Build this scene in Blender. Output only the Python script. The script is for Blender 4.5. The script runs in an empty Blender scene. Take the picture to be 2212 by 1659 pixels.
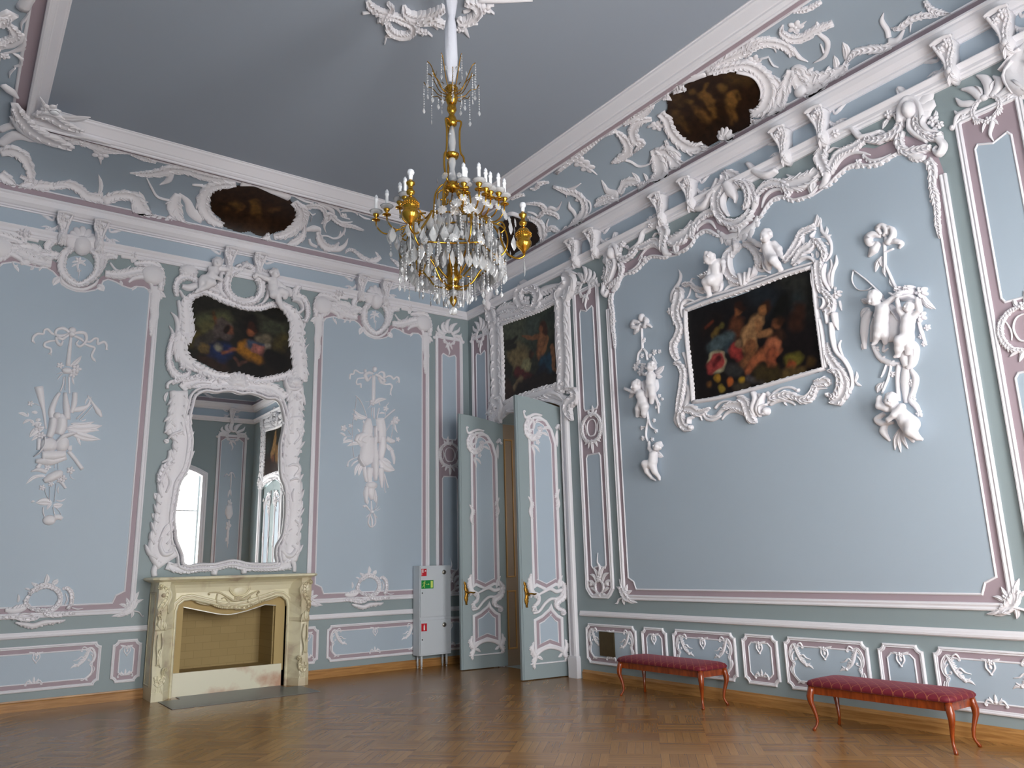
import bpy, math, random
import numpy as np
from mathutils import Vector, Matrix
from mathutils.geometry import tessellate_polygon
random.seed(7); RNG = np.random.default_rng(7)
SC = bpy.context.scene
PI = math.pi
# ------------------------------------------------------------------ camera
IW, IH = 2212, 1659
FPX, YAW, PITCH, ROLL = 1681.29337, .62861679, .22799095, -.02606275
CAM = np.array([-7.38466418, -11.477341, 1.55])
cR, sR, cP, sP, cY, sY = math.cos(ROLL), math.sin(ROLL), math.cos(PITCH), math.sin(PITCH), math.cos(YAW), math.sin(YAW)
def ray(px, py):
    x = (px - IW / 2) / FPX; y = -(py - IH / 2) / FPX
    x, y = cR * x - sR * y, sR * x + cR * y
    d = (x, cP - y * sP, sP + y * cP)
    return np.array([cY * d[0] + sY * d[1], -sY * d[0] + cY * d[1], d[2]])
cam_d = bpy.data.cameras.new('camera'); cam = bpy.data.objects.new('camera', cam_d); SC.collection.objects.link(cam)
cam_d.sensor_fit = 'HORIZONTAL'; cam_d.sensor_width = 36; cam_d.lens = FPX / IW * 36; cam_d.clip_start = .05; cam_d.clip_end = 200
X0 = ray(IW / 2 + FPX, IH / 2) - ray(IW / 2, IH / 2); Y0 = ray(IW / 2, IH / 2 - FPX) - ray(IW / 2, IH / 2); Z0 = -ray(IW / 2, IH / 2)
M = Matrix([[X0[i], Y0[i], Z0[i], CAM[i]] for i in range(3)] + [[0, 0, 0, 1]]); cam.matrix_world = M
SC.camera = cam
# ------------------------------------------------------------------ light
SC.view_settings.view_transform = 'Standard'; SC.view_settings.look = 'None'; SC.view_settings.gamma = 1
SC.view_settings.use_curve_mapping = False
SC.view_settings.exposure = 1.02
RW, RL = 8.08, 12.14            # room: x -8.08..0, y -12.14..0
SKYC, SKYS = (1.0, .985, .975), 9.0
wld = bpy.data.worlds.new('daylight'); SC.world = wld; wld.use_nodes = True
bgn = wld.node_tree.nodes['Background']; bgn.inputs[0].default_value = (*SKYC, 1); bgn.inputs[1].default_value = SKYS
WINS = [(-2.36, 1.82), (-5.72, 1.82)]       # windows in the wall behind the camera: centre x, width
for i, (wx, ww) in enumerate(WINS):
    ld = bpy.data.lights.new('window_daylight', 'AREA'); ld.shape = 'RECTANGLE'; ld.size = ww; ld.size_y = 3.4
    ld.cycles.is_portal = True
    lo = bpy.data.objects.new('window_daylight', ld); SC.collection.objects.link(lo)
    lo.location = (wx, -RL - .36, 2.6); lo.rotation_euler = (PI / 2, 0, 0)
SC.cycles.max_bounces = 10; SC.cycles.diffuse_bounces = 5; SC.cycles.glossy_bounces = 4; SC.cycles.transmission_bounces = 6
SC.cycles.transparent_max_bounces = 8; SC.cycles.sample_clamp_indirect = 8; SC.cycles.caustics_reflective = False; SC.cycles.caustics_refractive = False
SC.cycles.use_denoising = True; SC.cycles.blur_glossy = 1
# ------------------------------------------------------------------ materials
def lin(c): return tuple(((v / 255) / 12.92 if v / 255 <= .04045 else ((v / 255 + .055) / 1.055) ** 2.4) for v in c)
def new_mat(name):
    m = bpy.data.materials.new(name); m.use_nodes = True
    return m, m.node_tree.nodes, m.node_tree.links, m.node_tree.nodes['Principled BSDF']
def mat(name, col, rough=.6, metal=0, var=.0, vscale=3, bump=0, bscale=40, coat=0, spec=.5, trans=0, ior=1.45, emis=0):
    m, N, L, b = new_mat(name)
    c = lin(col); b.inputs['Base Color'].default_value = (*c, 1); b.inputs['Roughness'].default_value = rough
    b.inputs['Metallic'].default_value = metal; b.inputs['Coat Weight'].default_value = coat
    b.inputs['Specular IOR Level'].default_value = spec; b.inputs['Transmission Weight'].default_value = trans; b.inputs['IOR'].default_value = ior
    if emis: b.inputs['Emission Color'].default_value = (*c, 1); b.inputs['Emission Strength'].default_value = emis
    tc = None
    if var or bump:
        tc = N.new('ShaderNodeTexCoord')
    if var:
        n = N.new('ShaderNodeTexNoise'); n.inputs['Scale'].default_value = vscale; n.inputs['Detail'].default_value = 4
        L.new(tc.outputs['Object'], n.inputs['Vector'])
        r = N.new('ShaderNodeMix'); r.data_type = 'RGBA'
        r.inputs[6].default_value = (*[v * (1 - var) for v in c], 1); r.inputs[7].default_value = (*[min(1, v * (1 + var)) for v in c], 1)
        L.new(n.outputs['Fac'], r.inputs[0]); L.new(r.outputs[2], b.inputs['Base Color'])
    if bump:
        n2 = N.new('ShaderNodeTexNoise'); n2.inputs['Scale'].default_value = bscale; n2.inputs['Detail'].default_value = 3
        L.new(tc.outputs['Object'], n2.inputs['Vector'])
        bp = N.new('ShaderNodeBump'); bp.inputs['Strength'].default_value = bump; bp.inputs['Distance'].default_value = .01
        L.new(n2.outputs['Fac'], bp.inputs['Height']); L.new(bp.outputs[0], b.inputs['Normal'])
    return m
M_TEAL = mat('teal_wall_paint', (144, 158, 161), .55, var=.03, vscale=1.2, bump=.05, bscale=90)
M_BLUE = mat('pale_blue_panel_paint', (172, 187, 200), .5, var=.03, vscale=1.0, bump=.05, bscale=90)
M_CEIL = mat('ceiling_paint', (152, 161, 172), .7, var=.03, vscale=.8)
M_COVE = mat('cove_blue_paint', (158, 172, 184), .7, var=.03, vscale=1.2)
M_LIL = mat('lilac_paint', (166, 150, 158), .6, var=.03, vscale=2)
M_WHITE = mat('white_plaster', (229, 227, 231), .5, var=.02, vscale=6, bump=.12, bscale=60)
M_MOULD = mat('white_moulding_paint', (228, 227, 232), .5)
M_GOLD = mat('polished_brass', (196, 150, 58), .22, metal=1, var=.12, vscale=12)
M_GILT = mat('dark_brass', (150, 112, 48), .35, metal=1, var=.2, vscale=30, bump=.3, bscale=90)
M_PORC = mat('white_candle_sleeve', (240, 242, 246), .35)
M_BULB = mat('unlit_frosted_bulb', (205, 208, 214), .15)
M_CAB = mat('grey_enamel', (205, 212, 218), .35)
M_RED = mat('red_sign', (196, 28, 44), .5)
M_GREEN = mat('green_sign', (10, 138, 62), .5)
M_SIGNW = mat('white_sign_print', (238, 240, 240), .5)
M_YEL = mat('pale_yellow_sign_print', (214, 232, 120), .5)
M_STEEL = mat('steel_lock', (150, 148, 140), .35, metal=.8)
M_BLACK = mat('black_plastic', (24, 24, 26), .5)
M_CLOTH = mat('white_cloth_sleeve', (214, 216, 226), .8, bump=.5, bscale=18)
M_DARK = mat('dark_void', (40, 34, 28), .9)
M_PLATE = mat('tarnished_brass_plate', (92, 80, 58), .4, metal=.7, var=.25, vscale=20)
M_SLATE = mat('grey_hearth_slate', (112, 118, 118), .35, var=.1, vscale=9)
M_FIREBRICK = None
def wood_mat(name, c1, c2, rough, scale=(1, 12, 12), coat=0):
    m, N, L, b = new_mat(name)
    tc = N.new('ShaderNodeTexCoord'); mp = N.new('ShaderNodeMapping'); mp.inputs['Scale'].default_value = scale
    n = N.new('ShaderNodeTexNoise'); n.inputs['Scale'].default_value = 3; n.inputs['Detail'].default_value = 6; n.inputs['Distortion'].default_value = .6
    r = N.new('ShaderNodeValToRGB'); r.color_ramp.elements[0].position = .32; r.color_ramp.elements[1].position = .7
    r.color_ramp.elements[0].color = (*lin(c1), 1); r.color_ramp.elements[1].color = (*lin(c2), 1)
    L.new(tc.outputs['Object'], mp.inputs[0]); L.new(mp.outputs[0], n.inputs['Vector']); L.new(n.outputs['Fac'], r.inputs[0]); L.new(r.outputs[0], b.inputs['Base Color'])
    b.inputs['Roughness'].default_value = rough; b.inputs['Coat Weight'].default_value = coat; b.inputs['Coat Roughness'].default_value = .1
    return m
M_OAKX = wood_mat('oak_skirting_back', (150, 104, 56), (186, 140, 84), .35, (1, 14, 14))
M_OAKY = wood_mat('oak_skirting_side', (150, 104, 56), (186, 140, 84), .35, (14, 1, 14))
M_CHERRY = wood_mat('red_brown_polished_wood', (106, 40, 10), (146, 64, 20), .25, (10, 10, 1.5), coat=.6)
def glass_mat():
    m, N, L, b = new_mat('chandelier_crystal')
    b.inputs['Base Color'].default_value = (.92, .94, .96, 1); b.inputs['Roughness'].default_value = .07
    b.inputs['Transmission Weight'].default_value = .66; b.inputs['IOR'].default_value = 1.5
    return m
M_CRYS = glass_mat()
def mirror_mat():
    m, N, L, b = new_mat('mirror_silvering')
    b.inputs['Base Color'].default_value = (.86, .88, .86, 1); b.inputs['Metallic'].default_value = 1; b.inputs['Roughness'].default_value = .0
    return m
M_MIRROR = mirror_mat()
def canvas_mat(name):
    m, N, L, b = new_mat(name)
    a = N.new('ShaderNodeAttribute'); a.attribute_name = 'Col'
    tc = N.new('ShaderNodeTexCoord'); n = N.new('ShaderNodeTexNoise'); n.inputs['Scale'].default_value = 14; n.inputs['Detail'].default_value = 6
    L.new(tc.outputs['Object'], n.inputs['Vector'])
    r = N.new('ShaderNodeValToRGB'); r.color_ramp.elements[0].position = .3; r.color_ramp.elements[1].position = .75
    r.color_ramp.elements[0].color = (.28, .28, .28, 1); r.color_ramp.elements[1].color = (.72, .70, .67, 1)
    L.new(n.outputs['Fac'], r.inputs[0])
    x = N.new('ShaderNodeMix'); x.data_type = 'RGBA'; x.blend_type = 'MULTIPLY'; x.inputs[0].default_value = 1
    L.new(a.outputs['Color'], x.inputs[6]); L.new(r.outputs[0], x.inputs[7]); L.new(x.outputs[2], b.inputs['Base Color'])
    b.inputs['Roughness'].default_value = .38; b.inputs['Specular IOR Level'].default_value = .25
    return m
M_CANVAS = canvas_mat('oil_painting_canvas')
def marble_mat():
    m, N, L, b = new_mat('cream_marble')
    tc = N.new('ShaderNodeTexCoord')
    n = N.new('ShaderNodeTexNoise'); n.inputs['Scale'].default_value = 2.6; n.inputs['Detail'].default_value = 8; n.inputs['Distortion'].default_value = 1.4
    r = N.new('ShaderNodeValToRGB'); e = r.color_ramp.elements
    e[0].position = .3; e[0].color = (*lin((190, 172, 150)), 1); e[1].position = .52; e[1].color = (*lin((226, 220, 190)), 1)
    x = e.new(.41); x.color = (*lin((214, 206, 176)), 1)
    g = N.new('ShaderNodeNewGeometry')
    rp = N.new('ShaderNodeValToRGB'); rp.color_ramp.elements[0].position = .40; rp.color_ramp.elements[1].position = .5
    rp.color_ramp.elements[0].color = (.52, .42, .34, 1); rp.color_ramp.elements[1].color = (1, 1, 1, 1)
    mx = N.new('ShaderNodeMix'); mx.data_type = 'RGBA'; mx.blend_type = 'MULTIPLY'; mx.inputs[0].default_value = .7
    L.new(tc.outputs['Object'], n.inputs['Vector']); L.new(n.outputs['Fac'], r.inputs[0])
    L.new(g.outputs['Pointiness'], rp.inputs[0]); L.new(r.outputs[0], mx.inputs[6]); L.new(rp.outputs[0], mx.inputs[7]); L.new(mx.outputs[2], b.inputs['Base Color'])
    b.inputs['Roughness'].default_value = .35
    return m
M_MARBLE = marble_mat()
def slab_mat():
    m, N, L, b = new_mat('stained_marble_slab')
    tc = N.new('ShaderNodeTexCoord'); n = N.new('ShaderNodeTexNoise'); n.inputs['Scale'].default_value = 2.3; n.inputs['Detail'].default_value = 7
    r = N.new('ShaderNodeValToRGB'); e = r.color_ramp.elements
    e[0].position = .36; e[0].color = (*lin((196, 158, 132)), 1); e[1].position = .5; e[1].color = (*lin((226, 222, 198)), 1)
    L.new(tc.outputs['Object'], n.inputs['Vector']); L.new(n.outputs['Fac'], r.inputs[0]); L.new(r.outputs[0], b.inputs['Base Color'])
    b.inputs['Roughness'].default_value = .3
    return m
M_SLAB = slab_mat()
def brick_mat():
    m, N, L, b = new_mat('ochre_firebrick')
    tc = N.new('ShaderNodeTexCoord'); mp = N.new('ShaderNodeMapping'); mp.inputs['Rotation'].default_value = (PI / 2, 0, 0)
    k = N.new('ShaderNodeTexBrick'); k.inputs['Scale'].default_value = 1; k.inputs['Brick Width'].default_value = .23; k.inputs['Row Height'].default_value = .1
    k.inputs['Mortar Size'].default_value = .004; k.inputs['Color1'].default_value = (*lin((168, 146, 100)), 1); k.inputs['Color2'].default_value = (*lin((162, 140, 94)), 1)
    k.inputs['Mortar'].default_value = (*lin((152, 132, 88)), 1)
    L.new(tc.outputs['Object'], mp.inputs[0]); L.new(mp.outputs[0], k.inputs['Vector']); L.new(k.outputs['Color'], b.inputs['Base Color'])
    b.inputs['Roughness'].default_value = .8
    return m
M_FIREBRICK = brick_mat()
M_OCHRE = mat('ochre_plaster', (184, 160, 108), .7)
def floor_mat():
    m, N, L, b = new_mat('oak_parquet')
    tc = N.new('ShaderNodeTexCoord')
    def math_(op, a, c=None):
        n = N.new('ShaderNodeMath'); n.operation = op
        for i, v in enumerate((a, c)):
            if v is None: continue
            if isinstance(v, (int, float)): n.inputs[i].default_value = v
            else: L.new(v, n.inputs[i])
        return n.outputs[0]
    mp = N.new('ShaderNodeMapping'); mp.inputs['Rotation'].default_value = (0, 0, PI / 4)
    L.new(tc.outputs['Object'], mp.inputs[0])
    sp = N.new('ShaderNodeSeparateXYZ'); L.new(mp.outputs[0], sp.inputs[0])
    S = .42; x = math_('DIVIDE', sp.outputs[0], S); y = math_('DIVIDE', sp.outputs[1], S)
    fx = math_('FLOOR', x); fy = math_('FLOOR', y)
    chk = math_('MODULO', math_('ABSOLUTE', math_('ADD', fx, fy)), 2)
    def mixf(f, a, c):
        n = N.new('ShaderNodeMix'); n.data_type = 'FLOAT'; L.new(f, n.inputs[0]); L.new(a, n.inputs[2]); L.new(c, n.inputs[3]); return n.outputs[0]
    along = mixf(chk, x, y); across = mixf(chk, y, x)
    k = math_('FLOOR', math_('MULTIPLY', across, 6)); fr = math_('FRACT', math_('MULTIPLY', across, 6))
    cb = N.new('ShaderNodeCombineXYZ'); L.new(k, cb.inputs[0]); L.new(math_('FLOOR', along), cb.inputs[1]); L.new(chk, cb.inputs[2])
    wn = N.new('ShaderNodeTexWhiteNoise'); L.new(cb.outputs[0], wn.inputs['Vector'])
    cg = N.new('ShaderNodeCombineXYZ'); L.new(math_('MULTIPLY', along, 1.2), cg.inputs[0]); L.new(math_('MULTIPLY', across, 22), cg.inputs[1]); L.new(wn.outputs['Value'], cg.inputs[2])
    gn = N.new('ShaderNodeTexNoise'); gn.inputs['Scale'].default_value = 1.6; gn.inputs['Detail'].default_value = 5; L.new(cg.outputs[0], gn.inputs['Vector'])
    tone = math_('ADD', math_('MULTIPLY', wn.outputs['Value'], .30), math_('ADD', math_('MULTIPLY', gn.outputs['Fac'], .4), math_('MULTIPLY', chk, .08)))
    r = N.new('ShaderNodeValToRGB'); e = r.color_ramp.elements
    e[0].position = .12; e[0].color = (*lin((124, 84, 44)), 1); e[1].position = .9; e[1].color = (*lin((178, 134, 78)), 1)
    L.new(tone, r.inputs[0])
    gap = math_('LESS_THAN', fr, .03)
    mx = N.new('ShaderNodeMix'); mx.data_type = 'RGBA'; mx.inputs[7].default_value = (*lin((88, 56, 28)), 1)
    L.new(gap, mx.inputs[0]); L.new(r.outputs[0], mx.inputs[6]); L.new(mx.outputs[2], b.inputs['Base Color'])
    b.inputs['Roughness'].default_value = .27; b.inputs['Coat Weight'].default_value = .12; b.inputs['Coat Roughness'].default_value = .14; b.inputs['Specular IOR Level'].default_value = .42
    return m
M_FLOOR = floor_mat()
def velvet_mat(name, uniform):
    m, N, L, b = new_mat(name)
    tc = N.new('ShaderNodeTexCoord'); sp = N.new('ShaderNodeSeparateXYZ'); L.new(tc.outputs['Object'], sp.inputs[0])
    def mm(op, a, c=0.):
        n = N.new('ShaderNodeMath'); n.operation = op
        for i, v in enumerate((a, c)):
            if isinstance(v, (int, float)): n.inputs[i].default_value = v
            else: L.new(v, n.inputs[i])
        return n.outputs[0]
    a = mm('MULTIPLY', mm('ADD', sp.outputs[0], sp.outputs[1]), 10.5); c = mm('MULTIPLY', mm('SUBTRACT', sp.outputs[0], sp.outputs[1]), 10.5)
    la = mm('LESS_THAN', mm('ABSOLUTE', mm('SUBTRACT', mm('FRACT', a), .5)), .04); lc = mm('LESS_THAN', mm('ABSOLUTE', mm('SUBTRACT', mm('FRACT', c), .5)), .04)
    li = mm('MAXIMUM', la, lc)
    mx = N.new('ShaderNodeMix'); mx.data_type = 'RGBA'; mx.inputs[6].default_value = (*lin((98, 5, 28)), 1); mx.inputs[7].default_value = (*lin((136, 76, 50)), 1)
    L.new(li, mx.inputs[0]); L.new(mx.outputs[2], b.inputs['Base Color'])
    b.inputs['Roughness'].default_value = .65; b.inputs['Sheen Weight'].default_value = .15; b.inputs['Sheen Tint'].default_value = (.9, .3, .4, 1)
    return m
M_VELVET = velvet_mat('crimson_diamond_fabric', 0)
# ------------------------------------------------------------------ mesh collector
class MB:
    def __init__(s): s.v = []; s.f = []; s.n = 0; s.smooth = []
    def add(s, V, F, smooth=True):
        V = np.asarray(V, float).reshape(-1, 3); s.v.append(V)
        for q in F: s.f.append(tuple(int(i) + s.n for i in q)); s.smooth.append(smooth)
        s.n += len(V)
    def box(s, x0, x1, y0, y1, z0, z1):
        V = [(x, y, z) for z in (z0, z1) for y in (y0, y1) for x in (x0, x1)]
        s.add(V, [(0, 2, 3, 1), (4, 5, 7, 6), (0, 1, 5, 4), (2, 6, 7, 3), (0, 4, 6, 2), (1, 3, 7, 5)], False)
    def lathe(s, c, prof, n=16, axis=(0, 0, 1)):
        # prof: (r, z) list
        ax = Vector(axis).normalized(); t = ax.orthogonal().normalized(); b = ax.cross(t)
        V = []; m = len(prof)
        for r, z in prof:
            for k in range(n):
                a = 2 * PI * k / n
                V.append(Vector(c) + ax * z + (t * math.cos(a) + b * math.sin(a)) * r)
        F = [(i * n + k, i * n + (k + 1) % n, (i + 1) * n + (k + 1) % n, (i + 1) * n + k) for i in range(m - 1) for k in range(n)]
        F += [tuple(range(n))[::-1], tuple((m - 1) * n + k for k in range(n))]
        s.add([tuple(p) for p in V], F)
    def tube(s, P, R, n=8, closed=False):
        P = [Vector(p) for p in P]; m = len(P)
        if isinstance(R, (int, float)): R = [R] * m
        V = []; up = None
        for i, p in enumerate(P):
            t = (P[min(i + 1, m - 1)] - P[max(i - 1, 0)])
            t = t.normalized() if t.length > 1e-9 else Vector((0, 0, 1))
            if up is None: up = t.orthogonal().normalized()
            up = (up - t * up.dot(t)); up = up.normalized() if up.length > 1e-6 else t.orthogonal().normalized()
            b = t.cross(up)
            for k in range(n):
                a = 2 * PI * k / n; V.append(p + (up * math.cos(a) + b * math.sin(a)) * R[i])
        F = [(i * n + k, i * n + (k + 1) % n, (i + 1) * n + (k + 1) % n, (i + 1) * n + k) for i in range(m - 1) for k in range(n)]
        F += [tuple(range(n))[::-1], tuple((m - 1) * n + k for k in range(n))]
        s.add([tuple(p) for p in V], F)
    def build(s, name, material, parent=None):
        me = bpy.data.meshes.new(name)
        V = np.concatenate(s.v) if s.v else np.zeros((0, 3))
        me.from_pydata(V.tolist(), [], s.f)
        me.polygons.foreach_set('use_smooth', s.smooth)
        me.materials.append(material); me.update()
        o = bpy.data.objects.new(name, me); SC.collection.objects.link(o)
        if parent is not None:
            o.parent = parent; o.matrix_parent_inverse = Matrix.Translation(parent.location).inverted() if parent.type == 'EMPTY' and not parent.get('noinv') else Matrix()
        return o
def tag(o, label=None, cat=None, group=None, kind=None):
    if label: o['label'] = label
    if cat: o['category'] = cat
    if group: o['group'] = group
    if kind: o['kind'] = kind
    return o
def thing(name, loc, label, cat, group=None):
    o = bpy.data.objects.new(name, None); SC.collection.objects.link(o); o.location = loc; o.empty_display_size = .1
    return tag(o, label, cat, group)
def struct(o): o['kind'] = 'structure'; return o
# ------------------------------------------------------------------ surfaces: (u, v, h) -> world
EPS = 0.
class Surf:
    def __init__(s, name):
        s.name = name
    def w(s, U):
        U = np.asarray(U, float).reshape(-1, 3); u, v, h = U[:, 0], U[:, 1], U[:, 2] + EPS; n = s.name
        if n == 'A': return np.stack([u, -h, v], 1)
        if n == 'B': return np.stack([-h, u, v], 1)
        if n == 'C': return np.stack([-RW + h, u, v], 1)
        if n == 'D': return np.stack([u, -RL + h, v], 1)
        if n == 'CEIL': return np.stack([u, v, ZC - h], 1)
        if n[0] == 'c':                  # cove over wall n[1]; v = arc position 0..1
            O, Z, nO, nZ = cove_at(v)
            o = O + nO * h; z = Z + nZ * h
            if n[1] == 'A': return np.stack([u, -o, z], 1)
            if n[1] == 'B': return np.stack([-o, u, z], 1)
            if n[1] == 'C': return np.stack([-RW + o, u, z], 1)
            if n[1] == 'D': return np.stack([u, -RL + o, z], 1)
        if n[0] == 'L':                  # free local plane: origin, axes
            return s.o + u[:, None] * s.a + v[:, None] * s.b + h[:, None] * s.c
    def px(s, x, y, h=0.):
        d = ray(x, y); n = s.name
        if n == 'A': t = (-h - CAM[1]) / d[1]; P = CAM + t * d; return P[0], P[2]
        if n == 'B': t = (-h - CAM[0]) / d[0]; P = CAM + t * d; return P[1], P[2]
        if n == 'CEIL': t = (ZC - h - CAM[2]) / d[2]; P = CAM + t * d; return P[0], P[1]
        if n[0] == 'c':
            i = 1 if n[1] == 'A' else 0
            t0 = (0 - (CAM[i] if i else CAM[0])) / d[i]; lo, hi = t0 * .7, t0
            for _ in range(40):
                t = (lo + hi) / 2; P = CAM + t * d
                o = -P[i] if n[1] in 'AB' else P[0] + RW
                inside = P[2] < cove_z(o) if o > COVE[0][0] else False
                if inside: lo = t
                else: hi = t
            P = CAM + t * d; o = -P[i] if n[1] in 'AB' else P[0] + RW
            return (P[0] if n[1] == 'A' else P[1]), cove_v(o)
        if n[0] == 'L':
            t = ((s.o + h * s.c - CAM) @ s.c) / (d @ s.c); P = CAM + t * d - s.o
            return P @ s.a, P @ s.b
ZC = 7.232
COVE = [(.046, 6.614), (.823, 7.079)]
_t = np.linspace(0, 1, 41)
_bz = lambda a, b, c: (1 - _t) ** 2 * a + 2 * _t * (1 - _t) * b + _t ** 2 * c
CO = _bz(.046, .22, .823); CZ = _bz(6.614, 6.99, 7.079)
_len = np.concatenate([[0], np.cumsum(np.hypot(np.diff(CO), np.diff(CZ)))]); CLEN = _len[-1]; CV = _len
def cove_z(o): return np.interp(o, CO, CZ) if o < .823 else 7.079 + (o - .823) * .1
def cove_v(o): return float(np.interp(o, CO, CV))
def cove_at(v):
    O = np.interp(v, CV, CO); Z = np.interp(v, CV, CZ)
    O = O + np.where(v < 0, 0, 0); Z = Z + np.where(v < 0, v, 0); O = O + np.where(v > CLEN, v - CLEN, 0)
    e = .01; dO = np.interp(v + e, CV, CO) - np.interp(v - e, CV, CO); dZ = np.interp(v + e, CV, CZ) - np.interp(v - e, CV, CZ)
    L = np.hypot(dO, dZ) + 1e-9
    return O, Z, dZ / L, -dO / L
SA, SB, SC_, SD, SCE = Surf('A'), Surf('B'), Surf('C'), Surf('D'), Surf('CEIL')
KA, KB, KC, KD = Surf('cA'), Surf('cB'), Surf('cC'), Surf('cD')
def local_surf(o, a, b, c):
    s = Surf('L'); s.o = np.array(o, float); s.a = np.array(a, float); s.b = np.array(b, float); s.c = np.array(c, float); return s
# ------------------------------------------------------------------ relief strokes
def cr(P, n):
    """Catmull-Rom through P"""
    P = np.asarray(P, float)
    if len(P) < 3:
        t = np.linspace(0, 1, max(3, n + 1))[:, None]; return P[0] * (1 - t) + P[-1] * t
    Q = np.vstack([2 * P[0] - P[1], P, 2 * P[-1] - P[-2]]); out = []
    t = np.linspace(0, 1, n, endpoint=False)[:, None]
    for i in range(1, len(Q) - 2):
        a, b, c, d = Q[i - 1], Q[i], Q[i + 1], Q[i + 2]
        out.append(.5 * ((2 * b) + (-a + c) * t + (2 * a - 5 * b + 4 * c - d) * t * t + (-a + 3 * b - 3 * c + d) * t ** 3))
    out.append(P[-1:]); return np.vstack(out)
PROF = {'d': ([-1, -.86, -.5, 0, .5, .86, 1], [0, .55, .92, 1, .92, .55, 0]),
        'g': ([-1, -.92, -.66, -.3, .1, .5, .74, .93, 1], [0, .75, 1, .62, .5, .62, .95, .7, 0]),
        'r': ([-1, -.8, -.5, -.34, -.1, 0, .1, .34, .5, .8, 1], [0, .5, .62, .5, .8, 1, .8, .5, .62, .5, 0]),
        'f': ([-1, -.92, .92, 1], [0, 1, 1, 0]),
        'h': ([-1, -1, -.7, -.4, .4, .7, 1, 1], [0, .5, .6, 1, 1, .6, .5, 0])}
def tang(P):
    T = np.gradient(P, axis=0); return T / (np.linalg.norm(T, axis=1)[:, None] + 1e-9)
def prim_stroke(P, w, h, prof='d', base=0.):
    """P n x 2, w n (full width), h n (height) -> verts (u,v,h), faces"""
    a, b = PROF[prof]; T = tang(P); Nn = np.stack([-T[:, 1], T[:, 0]], 1); K = len(a)
    V = np.zeros((len(P), K, 3))
    for k in range(K):
        V[:, k, :2] = P + Nn * (w * a[k] / 2)[:, None]; V[:, k, 2] = base + h * b[k]
    n = len(P)
    F = [(i * K + k, i * K + k + 1, (i + 1) * K + k + 1, (i + 1) * K + k) for i in range(n - 1) for k in range(K - 1)]
    F += [tuple(range(K))[::-1], tuple((n - 1) * K + k for k in range(K))]
    return V.reshape(-1, 3), F
def blob(c, rx, ry, h, ang=0, base=0., n=10, lobes=0, ld=.25):
    rings = [(1, 0), (.97, .35), (.8, .72), (.45, .95), (0.02, 1)]; V = []
    for r, z in rings:
        for k in range(n * (2 if lobes else 1)):
            nn = n * (2 if lobes else 1); a = 2 * PI * k / nn; q = r * (1 + (ld * math.cos(lobes * a) if lobes else 0))
            x, y = rx * q * math.cos(a), ry * q * math.sin(a)
            V.append((c[0] + x * math.cos(ang) - y * math.sin(ang), c[1] + x * math.sin(ang) + y * math.cos(ang), base + h * z))
    m = n * (2 if lobes else 1)
    F = [(i * m + k, i * m + (k + 1) % m, (i + 1) * m + (k + 1) % m, (i + 1) * m + k) for i in range(4) for k in range(m)] + [tuple(4 * m + k for k in range(m))]
    return np.array(V), F
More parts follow.
